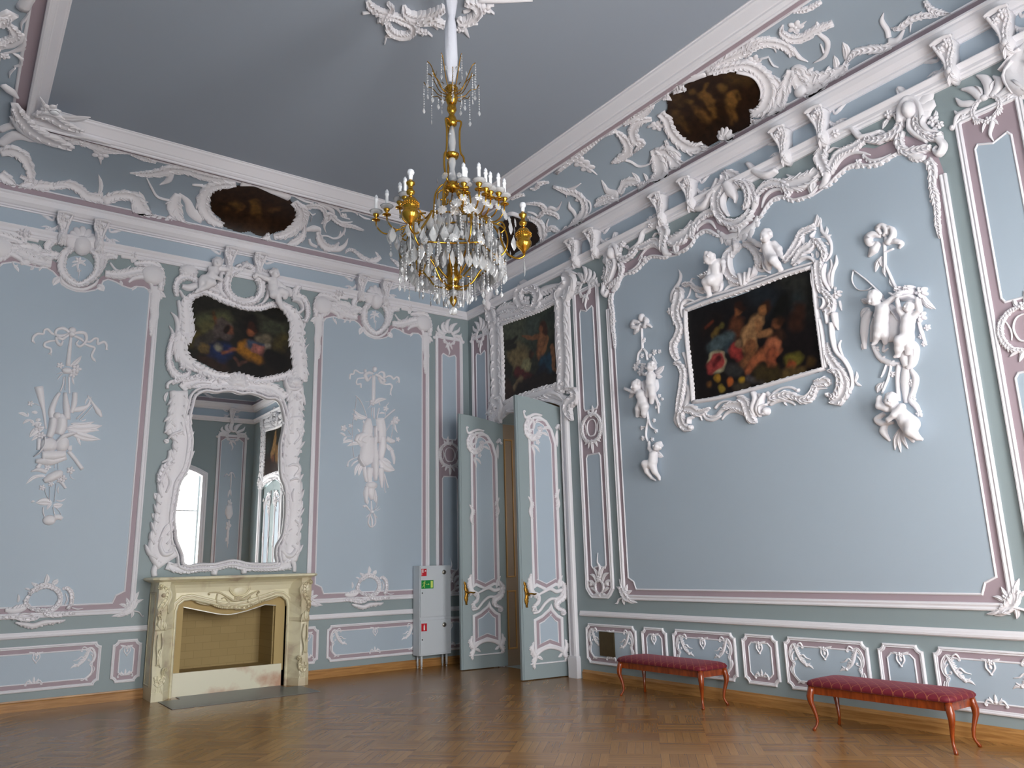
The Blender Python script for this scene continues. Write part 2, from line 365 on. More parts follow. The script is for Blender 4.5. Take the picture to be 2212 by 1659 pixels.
class Relief:
    """a set of uv primitives that can be placed on any surface"""
    def __init__(s): s.p = []
    def raw(s, V, F, sm=True): s.p.append((np.asarray(V, float), F, sm))
    def stroke(s, P, W, h=.03, prof='d', base=0., seg=5, curl=None, fringe=None, hv=True):
        P = np.asarray(P, float); W = np.asarray(W, float)
        n = seg if len(P) > 2 else 4
        Q = cr(P, n); t = np.linspace(0, 1, len(Q)); w = np.interp(t, np.linspace(0, 1, len(W)), W)
        for (end, sg, r) in (curl or []):
            T = tang(Q); p, d = (Q[-1], T[-1]) if end == 'e' else (Q[0], -T[0])
            nn = np.array([-d[1], d[0]]) * sg; c = p + nn * r; a0 = math.atan2(*( (p - c)[::-1])); pts = []; K = 12
            for k in range(1, K + 1):
                f = k / K; rr = r * (1 - .75 * f); a = a0 + sg * f * 2 * PI * 1.15; pts.append(c + rr * np.array([math.cos(a), math.sin(a)]))
            wend = w[-1] if end == 'e' else w[0]; ww = np.linspace(wend, wend * .45, K)
            if end == 'e': Q = np.vstack([Q, pts]); w = np.concatenate([w, ww])
            else: Q = np.vstack([pts[::-1], Q]); w = np.concatenate([ww[::-1], w])
            V, F = blob(pts[-1], wend * .55, wend * .55, h * 1.15, base=base, n=8); s.raw(V, F)
        wm = w.max() + 1e-9; hh = h * (np.clip(w / wm, .25, 1) ** .6 if hv else np.ones_like(w))
        V, F = prim_stroke(Q, w, hh, prof, base); s.raw(V, F)
        if prof == 'g' and wm > .03:      # acanthus: overlapping leaflets along both flanks
            L = np.concatenate([[0], np.cumsum(np.linalg.norm(np.diff(Q, axis=0), axis=1))]); T = tang(Q); q = wm * .25; j = 0
            while q < L[-1] - wm * .2:
                i = min(int(np.searchsorted(L, q)), len(Q) - 2); wi = w[i]; j += 1; i2 = min(int(np.searchsorted(L, q + wi * (.95 if wm < .09 else .6))), len(Q) - 1); i1 = (i + i2) // 2
                for sg in (1, -1):
                    N_ = lambda ii: np.array([-T[ii][1], T[ii][0]]) * sg
                    a0 = .06 if wm < .09 else .26; st = Q[i] + N_(i) * wi * a0; mid = Q[i1] + N_(i1) * w[i1] * (.34 if wm < .09 else .44); en = Q[i2] + N_(i2) * w[i2] * (.50 + .12 * (j % 2))
                    pp = cr([st, mid, en], 3); V, F = prim_stroke(pp, wi * np.interp(np.linspace(0, 1, len(pp)), [0, .5, .85, 1], np.array([.20, .34, .22, .08]) * (1 if wm < .09 else .62)), h * np.linspace(1.12, .75, len(pp)), 'd', base); s.raw(V, F)
                q += max(wi * (.72 if wm < .09 else .5), .015)
        for (sg, ln, lw) in (fringe or []):
            L = np.concatenate([[0], np.cumsum(np.linalg.norm(np.diff(Q, axis=0), axis=1))]); T = tang(Q); k = max(2, int(L[-1] / (lw * .95)))
            for j in range(k):
                q = (j + .6) / (k + .2) * L[-1]; i = min(int(np.searchsorted(L, q)), len(Q) - 2)
                nn = np.array([-T[i][1], T[i][0]]) * sg; f = math.sin(PI * (j + .9) / (k + .8)) ** .4 * (0.8 + .4 * ((j * 7919) % 5) / 4)
                st = Q[i] + nn * w[i] * .3; en = st + (nn * .85 + T[i] * .75) * ln * f; mid = (st + en) / 2 + T[i] * ln * .14 * f - nn * 0
                pp = cr([st, mid, en], 3); V, F = prim_stroke(pp, np.interp(np.linspace(0, 1, len(pp)), [0, .4, 1], [lw * .9, lw, lw * .25]), np.linspace(h * .85, h * .35, len(pp)), 'd', base); s.raw(V, F)
    def leaf(s, a, b, w, h=.02, bend=.15, base=0., prof='r', tip=(.7, .06)):
        a = np.array(a, float); b = np.array(b, float); d = b - a; nn = np.array([-d[1], d[0]])
        P = cr([a, a + d * .5 + nn * bend, b], 4); t = np.linspace(0, 1, len(P))
        V, F = prim_stroke(P, w * np.interp(t, [0, .15, .45, .75, 1], [.25, .7, 1, *tip]), h * np.interp(t, [0, .5, 1], [.6, 1, .4]), prof, base); s.raw(V, F)
    def flower(s, c, r, h=.03, base=0., n=5, rot=0.):
        for k in range(n):
            a = rot + 2 * PI * k / n
            V, F = blob((c[0] + .55 * r * math.cos(a), c[1] + .55 * r * math.sin(a)), .5 * r, .36 * r, h * .75, a, base, 8); s.raw(V, F)
        V, F = blob(c, .3 * r, .3 * r, h, 0, base, 8); s.raw(V, F)
    def blob(s, c, rx, ry, h=.03, ang=0, base=0., lobes=0, ld=.25): V, F = blob(c, rx, ry, h, ang, base, 12, lobes, ld); s.raw(V, F)
    def build(s, name, surf, material=None, parent=None, du=0., dv=0., mu=1., mv=1., cu=0., cv=0., dh=0.):
        """mu/mv scale about (cu,cv) then shift du,dv"""
        mb = MB()
        for V, F, sm in s.p:
            V = V.copy(); V[:, 0] = (V[:, 0] - cu) * mu + cu + du; V[:, 1] = (V[:, 1] - cv) * mv + cv + dv; V[:, 2] += dh
            mb.add(surf.w(V), F, sm)
        return mb.build(name, material or M_WHITE, parent)
def trace(text, surf, ox=0, oy=0, sc=1., R=None, H=.03, base=0., kw=1.):
    """strokes typed in picture coordinates, carried onto their real surface.
    line: kind pts ; widths ; opts"""
    R = R or Relief()
    def P2(p): return surf.px(ox + p[0] / sc, oy + p[1] / sc, base)
    def wid(Q, i, w):      # width in metres of a px width across the stroke at point i
        p = np.array(Q[i], float); a = np.array(Q[max(i - 1, 0)], float); b = np.array(Q[min(i + 1, len(Q) - 1)], float); t = b - a; L = np.hypot(*t)
        t = t / L if L > 0 else np.array([1., 0.]); e = sc * 2.
        u0 = np.array(P2(p)); J = np.stack([(np.array(P2(p + [e, 0])) - u0) / e, (np.array(P2(p + [0, e])) - u0) / e], 1)
        Jt = J @ t; return abs(np.linalg.det(J)) * w / (np.linalg.norm(Jt) + 1e-9) * kw
    for line in text.strip().split('\n'):
        line = line.strip()
        if not line or line[0] == '#': continue
        k = line[0]; parts = [q.strip() for q in line[1:].split(';')] + ['', '']
        pts = [tuple(float(v) for v in q.split(',')) for q in parts[0].split()]
        W = [float(v) for v in parts[1].split()] or [10]
        o = {'h': H, 'b': base, 'p': 'd'}; curl = []; fr = []
        for q in parts[2].split():
            if q[0] in 'hb': o[q[0]] = float(q[1:])
            elif q[0] == 'p': o['p'] = q[1:]
            elif q[0] in 'se': curl.append((q[0], -1 if q[1] == '-' else 1, abs(float(q[1:]))))
            elif q[0] == 'f': fr.append((-1 if q[1] == '-' else 1, *[abs(float(v)) for v in q[1:].split('/')[1:]]))
        m = np.array([P2(p) for p in pts]); sc1 = wid(pts, 0, 1.) if len(pts) > 1 else wid([pts[0], (pts[0][0] + sc * 2, pts[0][1])], 0, 1.)
        flip = mirror_sign(surf)
        if k == 's':
            wi = np.interp(np.linspace(0, 1, len(pts)), np.linspace(0, 1, len(W)), W)
            ws = [wid(pts, i, wi[i]) for i in range(len(pts))]; ms = np.mean([wid(pts, i, 1.) for i in range(len(pts))])
            R.stroke(m, ws, o['h'], o['p'], o['b'], curl=[(e, sg * flip, r * ms) for e, sg, r in curl], fringe=[(sg * flip, l * ms, lw * ms) for sg, l, lw in fr])
        elif k == 'l': R.leaf(m[0], m[1], wid(pts, 0, W[0]), o['h'], (W[1] if len(W) > 1 else .12) * flip, o['b'])
        elif k == 'F': R.flower(m[0], W[0] * sc1, o['h'], o['b'])
        elif k == 'o': R.blob(m[0], W[0] * sc1, (W[1] if len(W) > 1 else W[0]) * sc1, o['h'], 0, o['b'])
        elif k == 'S':   # shell / palmette: centre, tip ; width, lobes
            c, tp = m[0], m[1]; nl = int(W[1]) if len(W) > 1 else 7; r = np.linalg.norm(tp - c); a0 = math.atan2(tp[1] - c[1], tp[0] - c[0]); sp = W[0]
            for j in range(nl):
                a = a0 + (j - (nl - 1) / 2) / max(1, nl - 1) * math.radians(sp); L = r * (1 - .35 * abs((j - (nl - 1) / 2) / (nl / 2)) ** 1.5)
                R.leaf(c, c + L * np.array([math.cos(a), math.sin(a)]), r * 1.9 * math.radians(sp) / nl * .6 + r * .06, o['h'], .02, o['b'], 'd', (.98, .5))
    return R
def mirror_sign(surf):      # side signs are typed as seen when travelling along the stroke: + is the right hand
    return 1 if surf.name in ('B', 'cB', 'CEIL') else -1
# ================================================================== ROOM SHELL
def poly_slab(surf, pts, h0, h1, holes=()):
    """flat slab on a surface: polygon with holes, between heights h0 and h1"""
    loops = [list(pts)] + [list(q) for q in holes]; flat = [p for l in loops for p in l]
    tri = tessellate_polygon([[Vector((p[0], p[1], 0)) for p in l] for l in loops])
    V = [(p[0], p[1], h1) for p in flat] + [(p[0], p[1], h0) for p in flat]; n = len(flat); F = [tuple(t) for t in tri]
    F += [tuple(i + n for i in t)[::-1] for t in tri]; k = 0
    for l in loops:
        m = len(l); F += [(k + i, k + (i + 1) % m, n + k + (i + 1) % m, n + k + i) for i in range(m)]; k += m
    return surf.w(V), F
def slab(name, surf, pts, h0, h1, m, parent=None, holes=()):
    mb = MB(); mb.add(*poly_slab(surf, pts, h0, h1, holes), False); return mb.build(name, m, parent)
def mould(surf, P, prof, closed=False, base=0.):
    """straight run of moulding with mitred corners; prof: (offset to the left of travel, height)"""
    P = np.asarray(P, float); n = len(P); off = []
    for i in range(n):
        a = P[i - 1] if (closed or i > 0) else None; b = P[(i + 1) % n] if (closed or i < n - 1) else None; p = P[i]
        d1 = (p - a) / np.linalg.norm(p - a) if a is not None else None; d2 = (b - p) / np.linalg.norm(b - p) if b is not None else None
        if d1 is None: d1 = d2
        if d2 is None: d2 = d1
        n1 = np.array([-d1[1], d1[0]]); n2 = np.array([-d2[1], d2[0]]); m = n1 + n2; m = m / max(1e-6, np.linalg.norm(m)); off.append(m / max(.35, m @ n1))
    K = len(prof); V = [(P[i][0] + off[i][0] * a, P[i][1] + off[i][1] * a, base + h) for i in range(n) for a, h in prof]
    r = range(n if closed else n - 1)
    F = [(i * K + k, i * K + k + 1, ((i + 1) % n) * K + k + 1, ((i + 1) % n) * K + k) for i in r for k in range(K - 1)]
    if not closed: F += [tuple(range(K))[::-1], tuple((n - 1) * K + k for k in range(K))]
    return surf.w(V), F
def mould_obj(name, surf, P, prof, m=None, parent=None, closed=False, base=0.):
    mb = MB(); mb.add(*mould(surf, P, prof, closed, base), False); return mb.build(name, m or M_MOULD, parent)
def arch(u0, u1, vs, va, n=14):
    """points of a flat arch from (u1, vs) over the apex va to (u0, vs)"""
    w = (u1 - u0) / 2; r = va - vs; R = (w * w + r * r) / (2 * r); c = ((u0 + u1) / 2, va - R); a = math.asin(w / R)
    return [(c[0] + R * math.sin(t), c[1] + R * math.cos(t)) for t in np.linspace(a, -a, n)]
ZT = 6.62
DOORS = [(-2.57, -.94), (-RL + .94, -RL + 2.57)]     # the two doorways of the right wall
DSP, DAP = 3.87, 4.06
FBX = (-4.68, -3.42, .0, 1.16)
mb = MB(); mb.box(-RW - .3, 1.9, -RL - .3, .9, -.12, 0); struct(mb.build('floor', M_FLOOR))
walls = {}
struct(slab('wall_back', SA, [(-RW, 0), (0, 0), (0, ZT), (-RW, ZT)], -.3, 0, M_TEAL, holes=[[(FBX[0], .001), (FBX[1], .001), (FBX[1], FBX[3]), (FBX[0], FBX[3])]]))
dh = [[(a, .001), (b, .001)] + arch(a, b, DSP, DAP) for a, b in DOORS]
struct(slab('wall_right', SB, [(-RL, 0), (0.3, 0), (0.3, ZT), (-RL, ZT)], -.3, 0, M_TEAL, holes=dh))
struct(slab('wall_left', SC_, [(-RL, 0), (0, 0), (0, ZT), (-RL, ZT)], -.3, 0, M_TEAL))
WS, WA, WB0 = 4.28, 4.52, .32
struct(slab('wall_front', SD, [(-RW - .3, 0), (0.3, 0), (0.3, ZT), (-RW - .3, ZT)], -.3, 0, M_TEAL,
            holes=[[(x - w / 2, WB0), (x + w / 2, WB0)] + arch(x - w / 2, x + w / 2, WS, WA) for x, w in WINS]))
struct(slab('ceiling', SCE, [(-RW - .3, -RL - .3), (.3, -RL - .3), (.3, .3), (-RW - .3, .3)], -.12, 0, M_CEIL))
# coving: profile swept around the room (offset from wall, height)
def ring(prof, close=True):
    """prof (o, z) swept round the four walls"""
    V = []; K = len(prof)
    for cx, cy, sx, sy in ((0, 0, -1, -1), (0, -RL, -1, 1), (-RW, -RL, 1, 1), (-RW, 0, 1, -1)):
        V += [(cx + sx * o, cy + sy * o, z) for o, z in prof]
    F = [(i * K + k, i * K + k + 1, ((i + 1) % 4) * K + k + 1, ((i + 1) % 4) * K + k) for i in range(4) for k in range(K - 1)]
    return V, F
def ring_obj(name, prof, m, smooth=False):
    mb = MB(); mb.add(*ring(prof), smooth); o = mb.build(name, m); return struct(o)
cvp = [(o, z) for o, z in zip(CO[::2], CZ[::2])]
ring_obj('trim_1', cvp, M_COVE, True)
ring_obj('trim_2', [(-.02, 5.92), (.03, 5.92), (.045, 5.94), (.045, 5.955), (.06, 5.965), (.06, 6.0), (.085, 6.025), (.095, 6.04), (.095, 6.05), (-.02, 6.052)], M_MOULD)
ring_obj('trim_3', [(-.02, 6.285), (.03, 6.285), (.035, 6.30), (.06, 6.305), (.06, 6.325), (.085, 6.335), (.12, 6.375), (.14, 6.42), (.14, 6.44), (.16, 6.455), (.16, 6.475), (.145, 6.485), (.05, 6.49), (-.02, 6.49)], M_MOULD)
ring_obj('trim_4', [(.03, 6.49), (.035, 6.50), (.038, 6.606), (.0, 6.616)], M_LIL)
ring_obj('trim_5', [(.03, 6.606), (.055, 6.606), (.062, 6.618), (.05, 6.63), (.03, 6.63)], M_MOULD)
ring_obj('trim_6', [(.80, 7.068), (.812, 7.062), (.83, 7.066), (.835, 7.085)], M_MOULD)
ring_obj('trim_7', [(.825, 7.076), (.96, 7.085), (.97, 7.10)], M_LIL)
ring_obj('trim_8', [(.945, 7.10), (.95, 7.03), (.97, 7.022), (.985, 7.03), (.99, 7.045), (1.01, 7.05), (1.03, 7.07), (1.035, 7.09), (1.05, 7.095), (1.12, 7.18), (1.14, 7.195), (1.145, 7.215), (1.16, 7.22), (1.16, 7.24)], M_MOULD)
ring_obj('trim_17', [(.004, 6.05), (.005, 6.29)], M_BLUE)
mb = MB(); mb.add(*ring([(.9, 7.10), (1.1, 7.24)]), False); struct(mb.build('trim_9', M_CEIL))
# skirting
SK = [(.0, 0), (.03, .0), (.034, .09), (.028, .10), (.018, .105), (.014, .122), (0, .122)]
def skirt(name, surf, u0, u1, m):
    V = [(u, z, h) for u in (u0, u1) for h, z in SK]; K = len(SK)
    mb = MB(); mb.add(surf.w(V), [(k, k + 1, K + k + 1, K + k) for k in range(K - 1)] + [tuple(range(K)), tuple(range(K, 2 * K))], False); struct(mb.build(name, m))
skirt('baseboard_back_left', SA, -RW, -5.06, M_OAKX); skirt('baseboard_back_right', SA, -2.98, 0, M_OAKX)
skirt('baseboard_right', SB, DOORS[1][1] + .2, -2.83, M_OAKY); skirt('baseboard_corner', SB, -.74, 0, M_OAKY)
skirt('baseboard_far_right', SB, -RL, -RL + .74, M_OAKY)
skirt('baseboard_left', SC_, -RL, 0, M_OAKY); skirt('baseboard_front', SD, -RW, 0, M_OAKX)
# chair rail
CRP = [(0, 0), (0, .012), (.012, .03), (.03, .034), (.034, .026), (.052, .026), (.06, .02), (.075, .016), (.075, 0)]
def rail(name, surf, u0, u1):
    V = [(u, .825 + a, h) for u in (u0, u1) for a, h in CRP]; K = len(CRP)
    mb = MB(); mb.add(surf.w(V), [(k, k + 1, K + k + 1, K + k) for k in range(K - 1)] + [tuple(range(K)), tuple(range(K, 2 * K))], False); struct(mb.build(name, M_MOULD))
rail('trim_10', SA, -RW, -4.98); rail('trim_11', SA, -3.08, 0); rail('trim_12', SB, DOORS[1][1] + .19, -2.82); rail('trim_13', SB, -.76, 0)
rail('trim_14', SC_, -RL, 0); rail('trim_15', SD, -1.25, 0); rail('trim_16', SD, -4.6, -3.45)
# ------------------------------------------------------------------ windows behind the camera
WCP = [(0, 0), (0, .05), (-.03, .055), (-.04, .035), (-.09, .03), (-.10, .045), (-.15, .04), (-.15, 0)]
for i, (x, w) in enumerate(WINS):
    a, b = x - w / 2, x + w / 2
    P = [(b, WB0)] + arch(a, b, WS, WA) + [(a, WB0)]
    o = struct(mould_obj(f'window_{i + 1}', SD, P, WCP)); 
    mb = MB(); fr = .05
    for q in (a + .02, (a + b) / 2, b - .02): mb.box(q - .022, q + .022, -RL - .27, -RL - .2, WB0, WS + (.2 if abs(q - x) < .1 else .02))
    for z in (WB0 + .03, 3.3): mb.box(a, b, -RL - .26, -RL - .21, z - .02, z + .02)
    mb.build('window_frame', M_MOULD, o)
    mb = MB(); mb.box(a - .1, b + .1, -RL - .02, -RL + .12, WB0 - .05, WB0); mb.build('window_sill', M_MOULD, o)
# ------------------------------------------------------------------ room beyond the doorway
M_BROWN = mat('brown_room_wall', (158, 138, 116), .6)
M_GOLDP = mat('ochre_door_moulding', (206, 160, 100), .5)
def beyond():
    x1 = 2.3; y0, y1 = -3.4, .75
    mb = MB(); mb.box(x1, x1 + .1, y0, y1, 0, 4.6); struct(mb.build('wall_beyond', M_BROWN))
    mb = MB(); mb.box(.3, x1, y1 - .1, y1, 0, 4.6); mb.box(.3, 1.5, y0, y0 + .1, 0, 4.6); mb.box(2.1, x1, y0, y0 + .1, 0, 4.6); mb.box(1.5, 2.1, y0, y0 + .1, 0, 2.2); mb.box(1.5, 2.1, y0, y0 + .1, 3.0, 4.6); mb.box(.3, .32, y1 - .1, .3, 0, 4.6); struct(mb.build('wall_beyond_sides', M_BROWN))  # unseen opening in the near side wall, added to let some daylight in
    mb = MB(); mb.box(.3, x1 + .1, y0, y1, 4.6, 4.7); struct(mb.build('ceiling_beyond', M_BROWN))
    mb = MB(); mb.box(1.8, x1 + .1, y0, y1, -.12, 0); struct(mb.build('floor_beyond', M_FLOOR))
beyond()
EPS = .0015      # everything fixed to a wall sits just proud of it
# ================================================================== WALL PANELS
OUT = [(0, 0), (0, .018), (.006, .027), (.018, .03), (.03, .02), (.036, .022), (.05, .03), (.062, .026), (.068, .014), (.07, 0)]
OUTS = [(0, 0), (0, .016), (.006, .022), (.016, .024), (.024, .014), (.03, .018), (.036, .014), (.038, 0)]
BEAD = [(0, 0), (.003, .012), (.012, .018), (.021, .012), (.025, 0)]
BEADS = [(0, 0), (.003, .011), (.009, .014), (.015, .011), (.018, 0)]
def inset(P, d):
    """offset a CCW polygon inwards"""
    P = np.asarray(P, float); n = len(P); R = []
    for i in range(n):
        d1 = P[i] - P[i - 1]; d1 /= np.linalg.norm(d1); d2 = P[(i + 1) % n] - P[i]; d2 /= np.linalg.norm(d2)
        m = np.array([-d1[1], d1[0]]) + np.array([-d2[1], d2[0]]); m /= np.linalg.norm(m); R.append(P[i] + m * d / max(.4, m @ np.array([-d1[1], d1[0]])))
    return [tuple(p) for p in R]
def notch(u0, u1, v0, v1, r, k=4):
    """rectangle whose corners are cut by quarter circles, counter-clockwise"""
    P = []
    for cx, cy, a0, a1 in ((u0, v0, 90, 0), (u1, v0, 180, 90), (u1, v1, 270, 180), (u0, v1, 360, 270)):
        for t in np.linspace(a0, a1, k + 1): P.append((cx + r * math.cos(math.radians(t)), cy + r * math.sin(math.radians(t))))
    return P
def chamf(u0, u1, v0, v1, c): return [(u0 + c, v0), (u1 - c, v0), (u1, v0 + c), (u1, v1 - c), (u1 - c, v1), (u0 + c, v1), (u0, v1 - c), (u0, v0 + c)]
def vectors(R, text, H=.02, s=1.):
    """strokes typed directly in metres"""
    for line in text.strip().split('\n'):
        k = line.strip()[0]; parts = [q.strip() for q in line.strip()[1:].split(';')] + ['']
        pts = [tuple(float(v) * s for v in q.split(',')) for q in parts[0].split()]; W = [float(v) * s for v in parts[1].split()]; o = dict(h=H, b=0., p='d'); cu = []; fr = []
        for q in parts[2].split():
            if q[0] in 'hb': o[q[0]] = float(q[1:])
            elif q[0] == 'p': o['p'] = q[1:]
            elif q[0] in 'se': cu.append((q[0], -1 if q[1] == '-' else 1, abs(float(q[1:])) * s))
            elif q[0] == 'f': fr.append((-1 if q[1] == '-' else 1, *[abs(float(v)) * s for v in q[1:].split('/')[1:]]))
        if k == 's': R.stroke(pts, W, o['h'], o['p'], o['b'], curl=cu, fringe=fr)
        elif k == 'l': R.leaf(pts[0], pts[1], W[0], o['h'], W[1] / s if len(W) > 1 else .1, o['b'])
        elif k == 'F': R.flower(pts[0], W[0], o['h'], o['b'])
        elif k == 'o': R.blob(pts[0], W[0], W[-1], o['h'], 0, o['b'])
    return R
# small motifs of the dado panels, in metres; cartouche end: origin at the panel's left inner edge, mid height
DEND = vectors(Relief(), '''
s .10,.185 .055,.19 .02,.15 .005,.09 .02,.03 .06,.0 ;.012 .024 .026 .018; s-.018 pg h.016
s .055,.19 .08,.14 .10,.09 .135,.03 .19,-.02;.016 .03 .032 .012; f1/.04/.02 h.02
s .06,0 .03,-.05 .035,-.11 .07,-.15 .12,-.19;.014 .024 .02 .01;e.018 pg
s .06,.12 .03,.08 .035,.03 .075,.035;.012 .016 .01;e.014
s .12,.06 .16,.09 .20,.06 .25,.05;.012 .02 .006;
l .19,-.02 .27,-.04;.03 .2
l .17,.0 .24,.02;.026 -.2
s .02,-.12 .0,-.07 .012,-.03;.008 .016 .008;
s .10,.185 .14,.205 .17,.17;.014 .02 .01;e-.014
o .19,-.01;.018 .018;
l .10,-.16 .06,-.2;.024 .1''', .018)
DTOP = vectors(Relief(), '''
l -.01,.01 -.085,.03;.03 .1
l .01,.01 .07,.02;.024 -.1
s -.03,.0 -.035,-.05 0,-.1;.014 .016 .01;
s .03,.0 .035,-.05 0,-.1;.014 .016 .01;
F 0,-.005;.028;h.024
o 0,-.045;.014 .02;
o 0,-.1;.012 .014;''', .018)
DBOT = vectors(Relief(), '''
l 0,0 0,.075;.03 0
l -.01,0 -.05,.05;.026 .15
l .01,0 .05,.05;.026 -.15
s -.09,-.01 -.06,.025 -.02,.0;.012 .02 .014;s.012
s .09,-.01 .06,.025 .02,.0;.012 .02 .014;s-.012
o 0,.01;.018 .014;''', .018)
def panel_base(name, surf, outer, inner, label, group, op=OUT, bead=BEAD, bclosed=True, cat='wall panel', loc=None):
    c = np.mean(np.array(outer), 0); p = surf.w([[c[0], min(q[1] for q in outer), 0]])[0]
    t = thing(name, tuple(p), label, cat, group); 
    slab('lilac_ground', surf, inset(outer, .02), .001, .006, M_LIL, t)
    slab('blue_field', surf, inset(inner, .008), .005, .010, M_BLUE, t)
    mould_obj('outer_moulding', surf, outer, op, parent=t, closed=True)
    mould_obj('inner_bead', surf, inner, bead, parent=t, closed=True, base=.003)
    return t
def dado(surf, u0, u1, label, group, big=True, hide=()):
    v0, v1 = .212, .738; O = notch(u0, u1, v0, v1, .055); n = .082 if big else .08
    I = chamf(u0 + n, u1 - n, v0 + n, v1 - n, .05 if big else .045)
    t = panel_base('dado_panel', surf, O, I, label, group, OUTS, BEADS, cat='dado panel')
    uc, vc = (u0 + u1) / 2, .475
    DTOP.build('leaf_drop', surf, parent=t, du=uc, dv=v1 - n - .015, dh=.008); DBOT.build('leaf_tuft', surf, parent=t, du=uc, dv=v0 + n + .012, dh=.008)
    if big:
        DEND.build('scroll_cartouche', surf, parent=t, du=u0 + .06, dv=vc - .0, dh=.006)
        DEND.build('scroll_cartouche', surf, parent=t, du=u1 - .06, dv=vc - .0, mu=-1, dh=.006)
    return t
GB, GA = 'dado panels along the right wall', 'dado panels along the fireplace wall'
dado(SB, -3.90, -2.92, 'long dado panel beside the door casing, with the brass plate in its middle', GB)
dado(SB, -4.43, -3.995, 'small dado panel behind the left end of the farther red bench', GB, False)
dado(SB, -5.475, -4.525, 'long dado panel partly hidden behind the right end of the farther red bench', GB)
dado(SB, -6.03, -5.56, 'small upright dado panel standing clear between the two red benches', GB, False)
dado(SB, -7.06, -6.11, 'long dado panel behind the left end of the nearer red bench', GB)
dado(SB, -7.59, -7.155, 'small dado panel behind the middle of the nearer red bench', GB, False)
dado(SB, -8.63, -7.68, 'long dado panel at the right picture edge, behind the nearer red bench', GB)
dado(SB, -.69, -.14, 'small dado panel in the corner behind the open left door leaf', GB, False)
dado(SA, -7.0, -5.585, 'long dado panel at the far left under the chair rail', GA)
dado(SA, -5.46, -5.112, 'small upright dado panel left of the marble fireplace', GA, False)
dado(SA, -3.02, -2.70, 'small dado panel right of the marble fireplace, half behind its leg', GA, False)
dado(SA, -2.575, -1.14 + .14, 'long dado panel between the fireplace and the grey hose cabinet', GA)
dado(SA, -.72, -.14, 'small dado panel behind the grey hose cabinet by the corner', GA, False)
# ------------------------------------------------------------------ narrow pilaster panels
PTOP = vectors(Relief(), '''
s .0,.12 -.07,.10 -.115,.03 -.10,-.05 -.04,-.10;.02 .034 .04 .034 .02;pg h.03 f-1/.035/.02
s .0,.12 .07,.10 .115,.03 .10,-.05 .04,-.10;.02 .034 .04 .034 .02;pg h.03 f1/.035/.02
s -.02,.11 -.05,.20 -.03,.30 .03,.37;.05 .09 .08 .02;pd h.04
s .03,.10 .05,.18 .10,.26 .18,.31;.05 .08 .07 .02;h.035
s -.05,.10 -.12,.15 -.14,.22 -.10,.29;.05 .08 .07 .02;h.035
s .06,.08 .13,.13 .20,.17 .24,.25;.04 .07 .06 .014;h.03
s -.08,.07 -.17,.09 -.23,.14 -.22,.21;.04 .07 .06 .014;h.03
s .08,.06 .16,.07 .24,.08 .27,.13;.03 .06 .05 .012;h.028
s -.10,.05 -.18,.04 -.25,.06 -.28,.10;.03 .06 .05 .012;h.028
l .01,.16 .06,.28;.03 .1;h.05
l -.06,.14 -.11,.24;.03 -.1;h.045
s -.29,-.03 -.25,.06 -.16,.07 -.11,.02;.04 .05 .04 .02;h.03 s-.02
s .29,-.03 .25,.06 .16,.07 .11,.02;.04 .05 .04 .02;h.03 s.02
s -.04,-.1 -.02,-.17 .01,-.25 -.01,-.33;.03 .045 .03 .01;h.028
l 0,-.1 .07,-.2;.035 .1
l 0,-.1 -.07,-.19;.035 -.1
F .0,-.11;.04;h.036
o .0,.12;.04 .03;h.04
F -.19,.02;.035;h.034
F .2,.03;.03;h.034''', .028)
PMID = vectors(Relief(), '''
s 0,.20 -.11,.17 -.19,.08 -.20,-.04 -.14,-.15 0,-.20;.02 .04 .046 .046 .04 .02;pg h.034 f-1/.03/.022
s 0,.20 .11,.17 .19,.08 .20,-.04 .14,-.15 0,-.20;.02 .04 .046 .046 .04 .02;pg h.034 f1/.03/.022
s .02,.13 -.06,.11 -.10,.02 -.07,-.09 0,-.11 .07,-.09 .10,.02 .06,.11 -.02,.13;.012 .02 .02 .012;h.02
l -.02,.18 -.03,.33;.06 .1
l .02,.18 .06,.28;.05 -.1
l -.04,.18 -.12,.25;.05 .1
l .0,-.18 .0,-.36;.06 .05
l .02,-.18 .1,-.28;.05 .1
l -.02,-.18 -.1,-.28;.05 -.1
l .06,-.18 .17,-.22;.04 .1
l -.06,-.18 -.17,-.22;.04 -.1
F 0,.2;.04;h.04
F 0,-.2;.04;h.04
s -.15,.1 -.12,.0 -.13,-.08;.01 .02 .008;h.018
s .15,.1 .12,.0 .13,-.08;.01 .02 .008;h.018''', .028)
PBOT = vectors(Relief(), '''
s -.02,.05 -.08,.0 -.07,-.09 0,-.13;.02 .03 .03 .016;pg h.03
s .02,.05 .08,.0 .07,-.09 0,-.13;.02 .03 .03 .016;pg h.03
s 0,.12 -.03,.22 .02,.30 0,.42;.05 .04 .02 .006;h.03
l -.03,.06 -.12,.24;.06 -.15
l .03,.06 .12,.22;.06 .15
l -.06,.02 -.2,.15;.06 -.2
l .06,.02 .2,.13;.06 .2
l -.09,-.03 -.25,.05;.055 -.15
l .09,-.03 .25,.04;.055 .15
l -.08,-.1 -.2,-.05;.05 -.1
l .08,-.1 .2,-.05;.05 .1
l -.04,-.13 -.13,-.16;.04 -.1
l .04,-.13 .13,-.16;.04 .1
s -.24,.2 -.27,.08 -.22,-.02;.02 .035 .01;h.024
s .24,.2 .27,.08 .22,-.02;.02 .035 .01;h.024
F 0,.07;.05;h.04
o 0,-.15;.03 .025;h.03
F -.17,.0;.03;h.034
F .17,.0;.03;h.034''', .028)
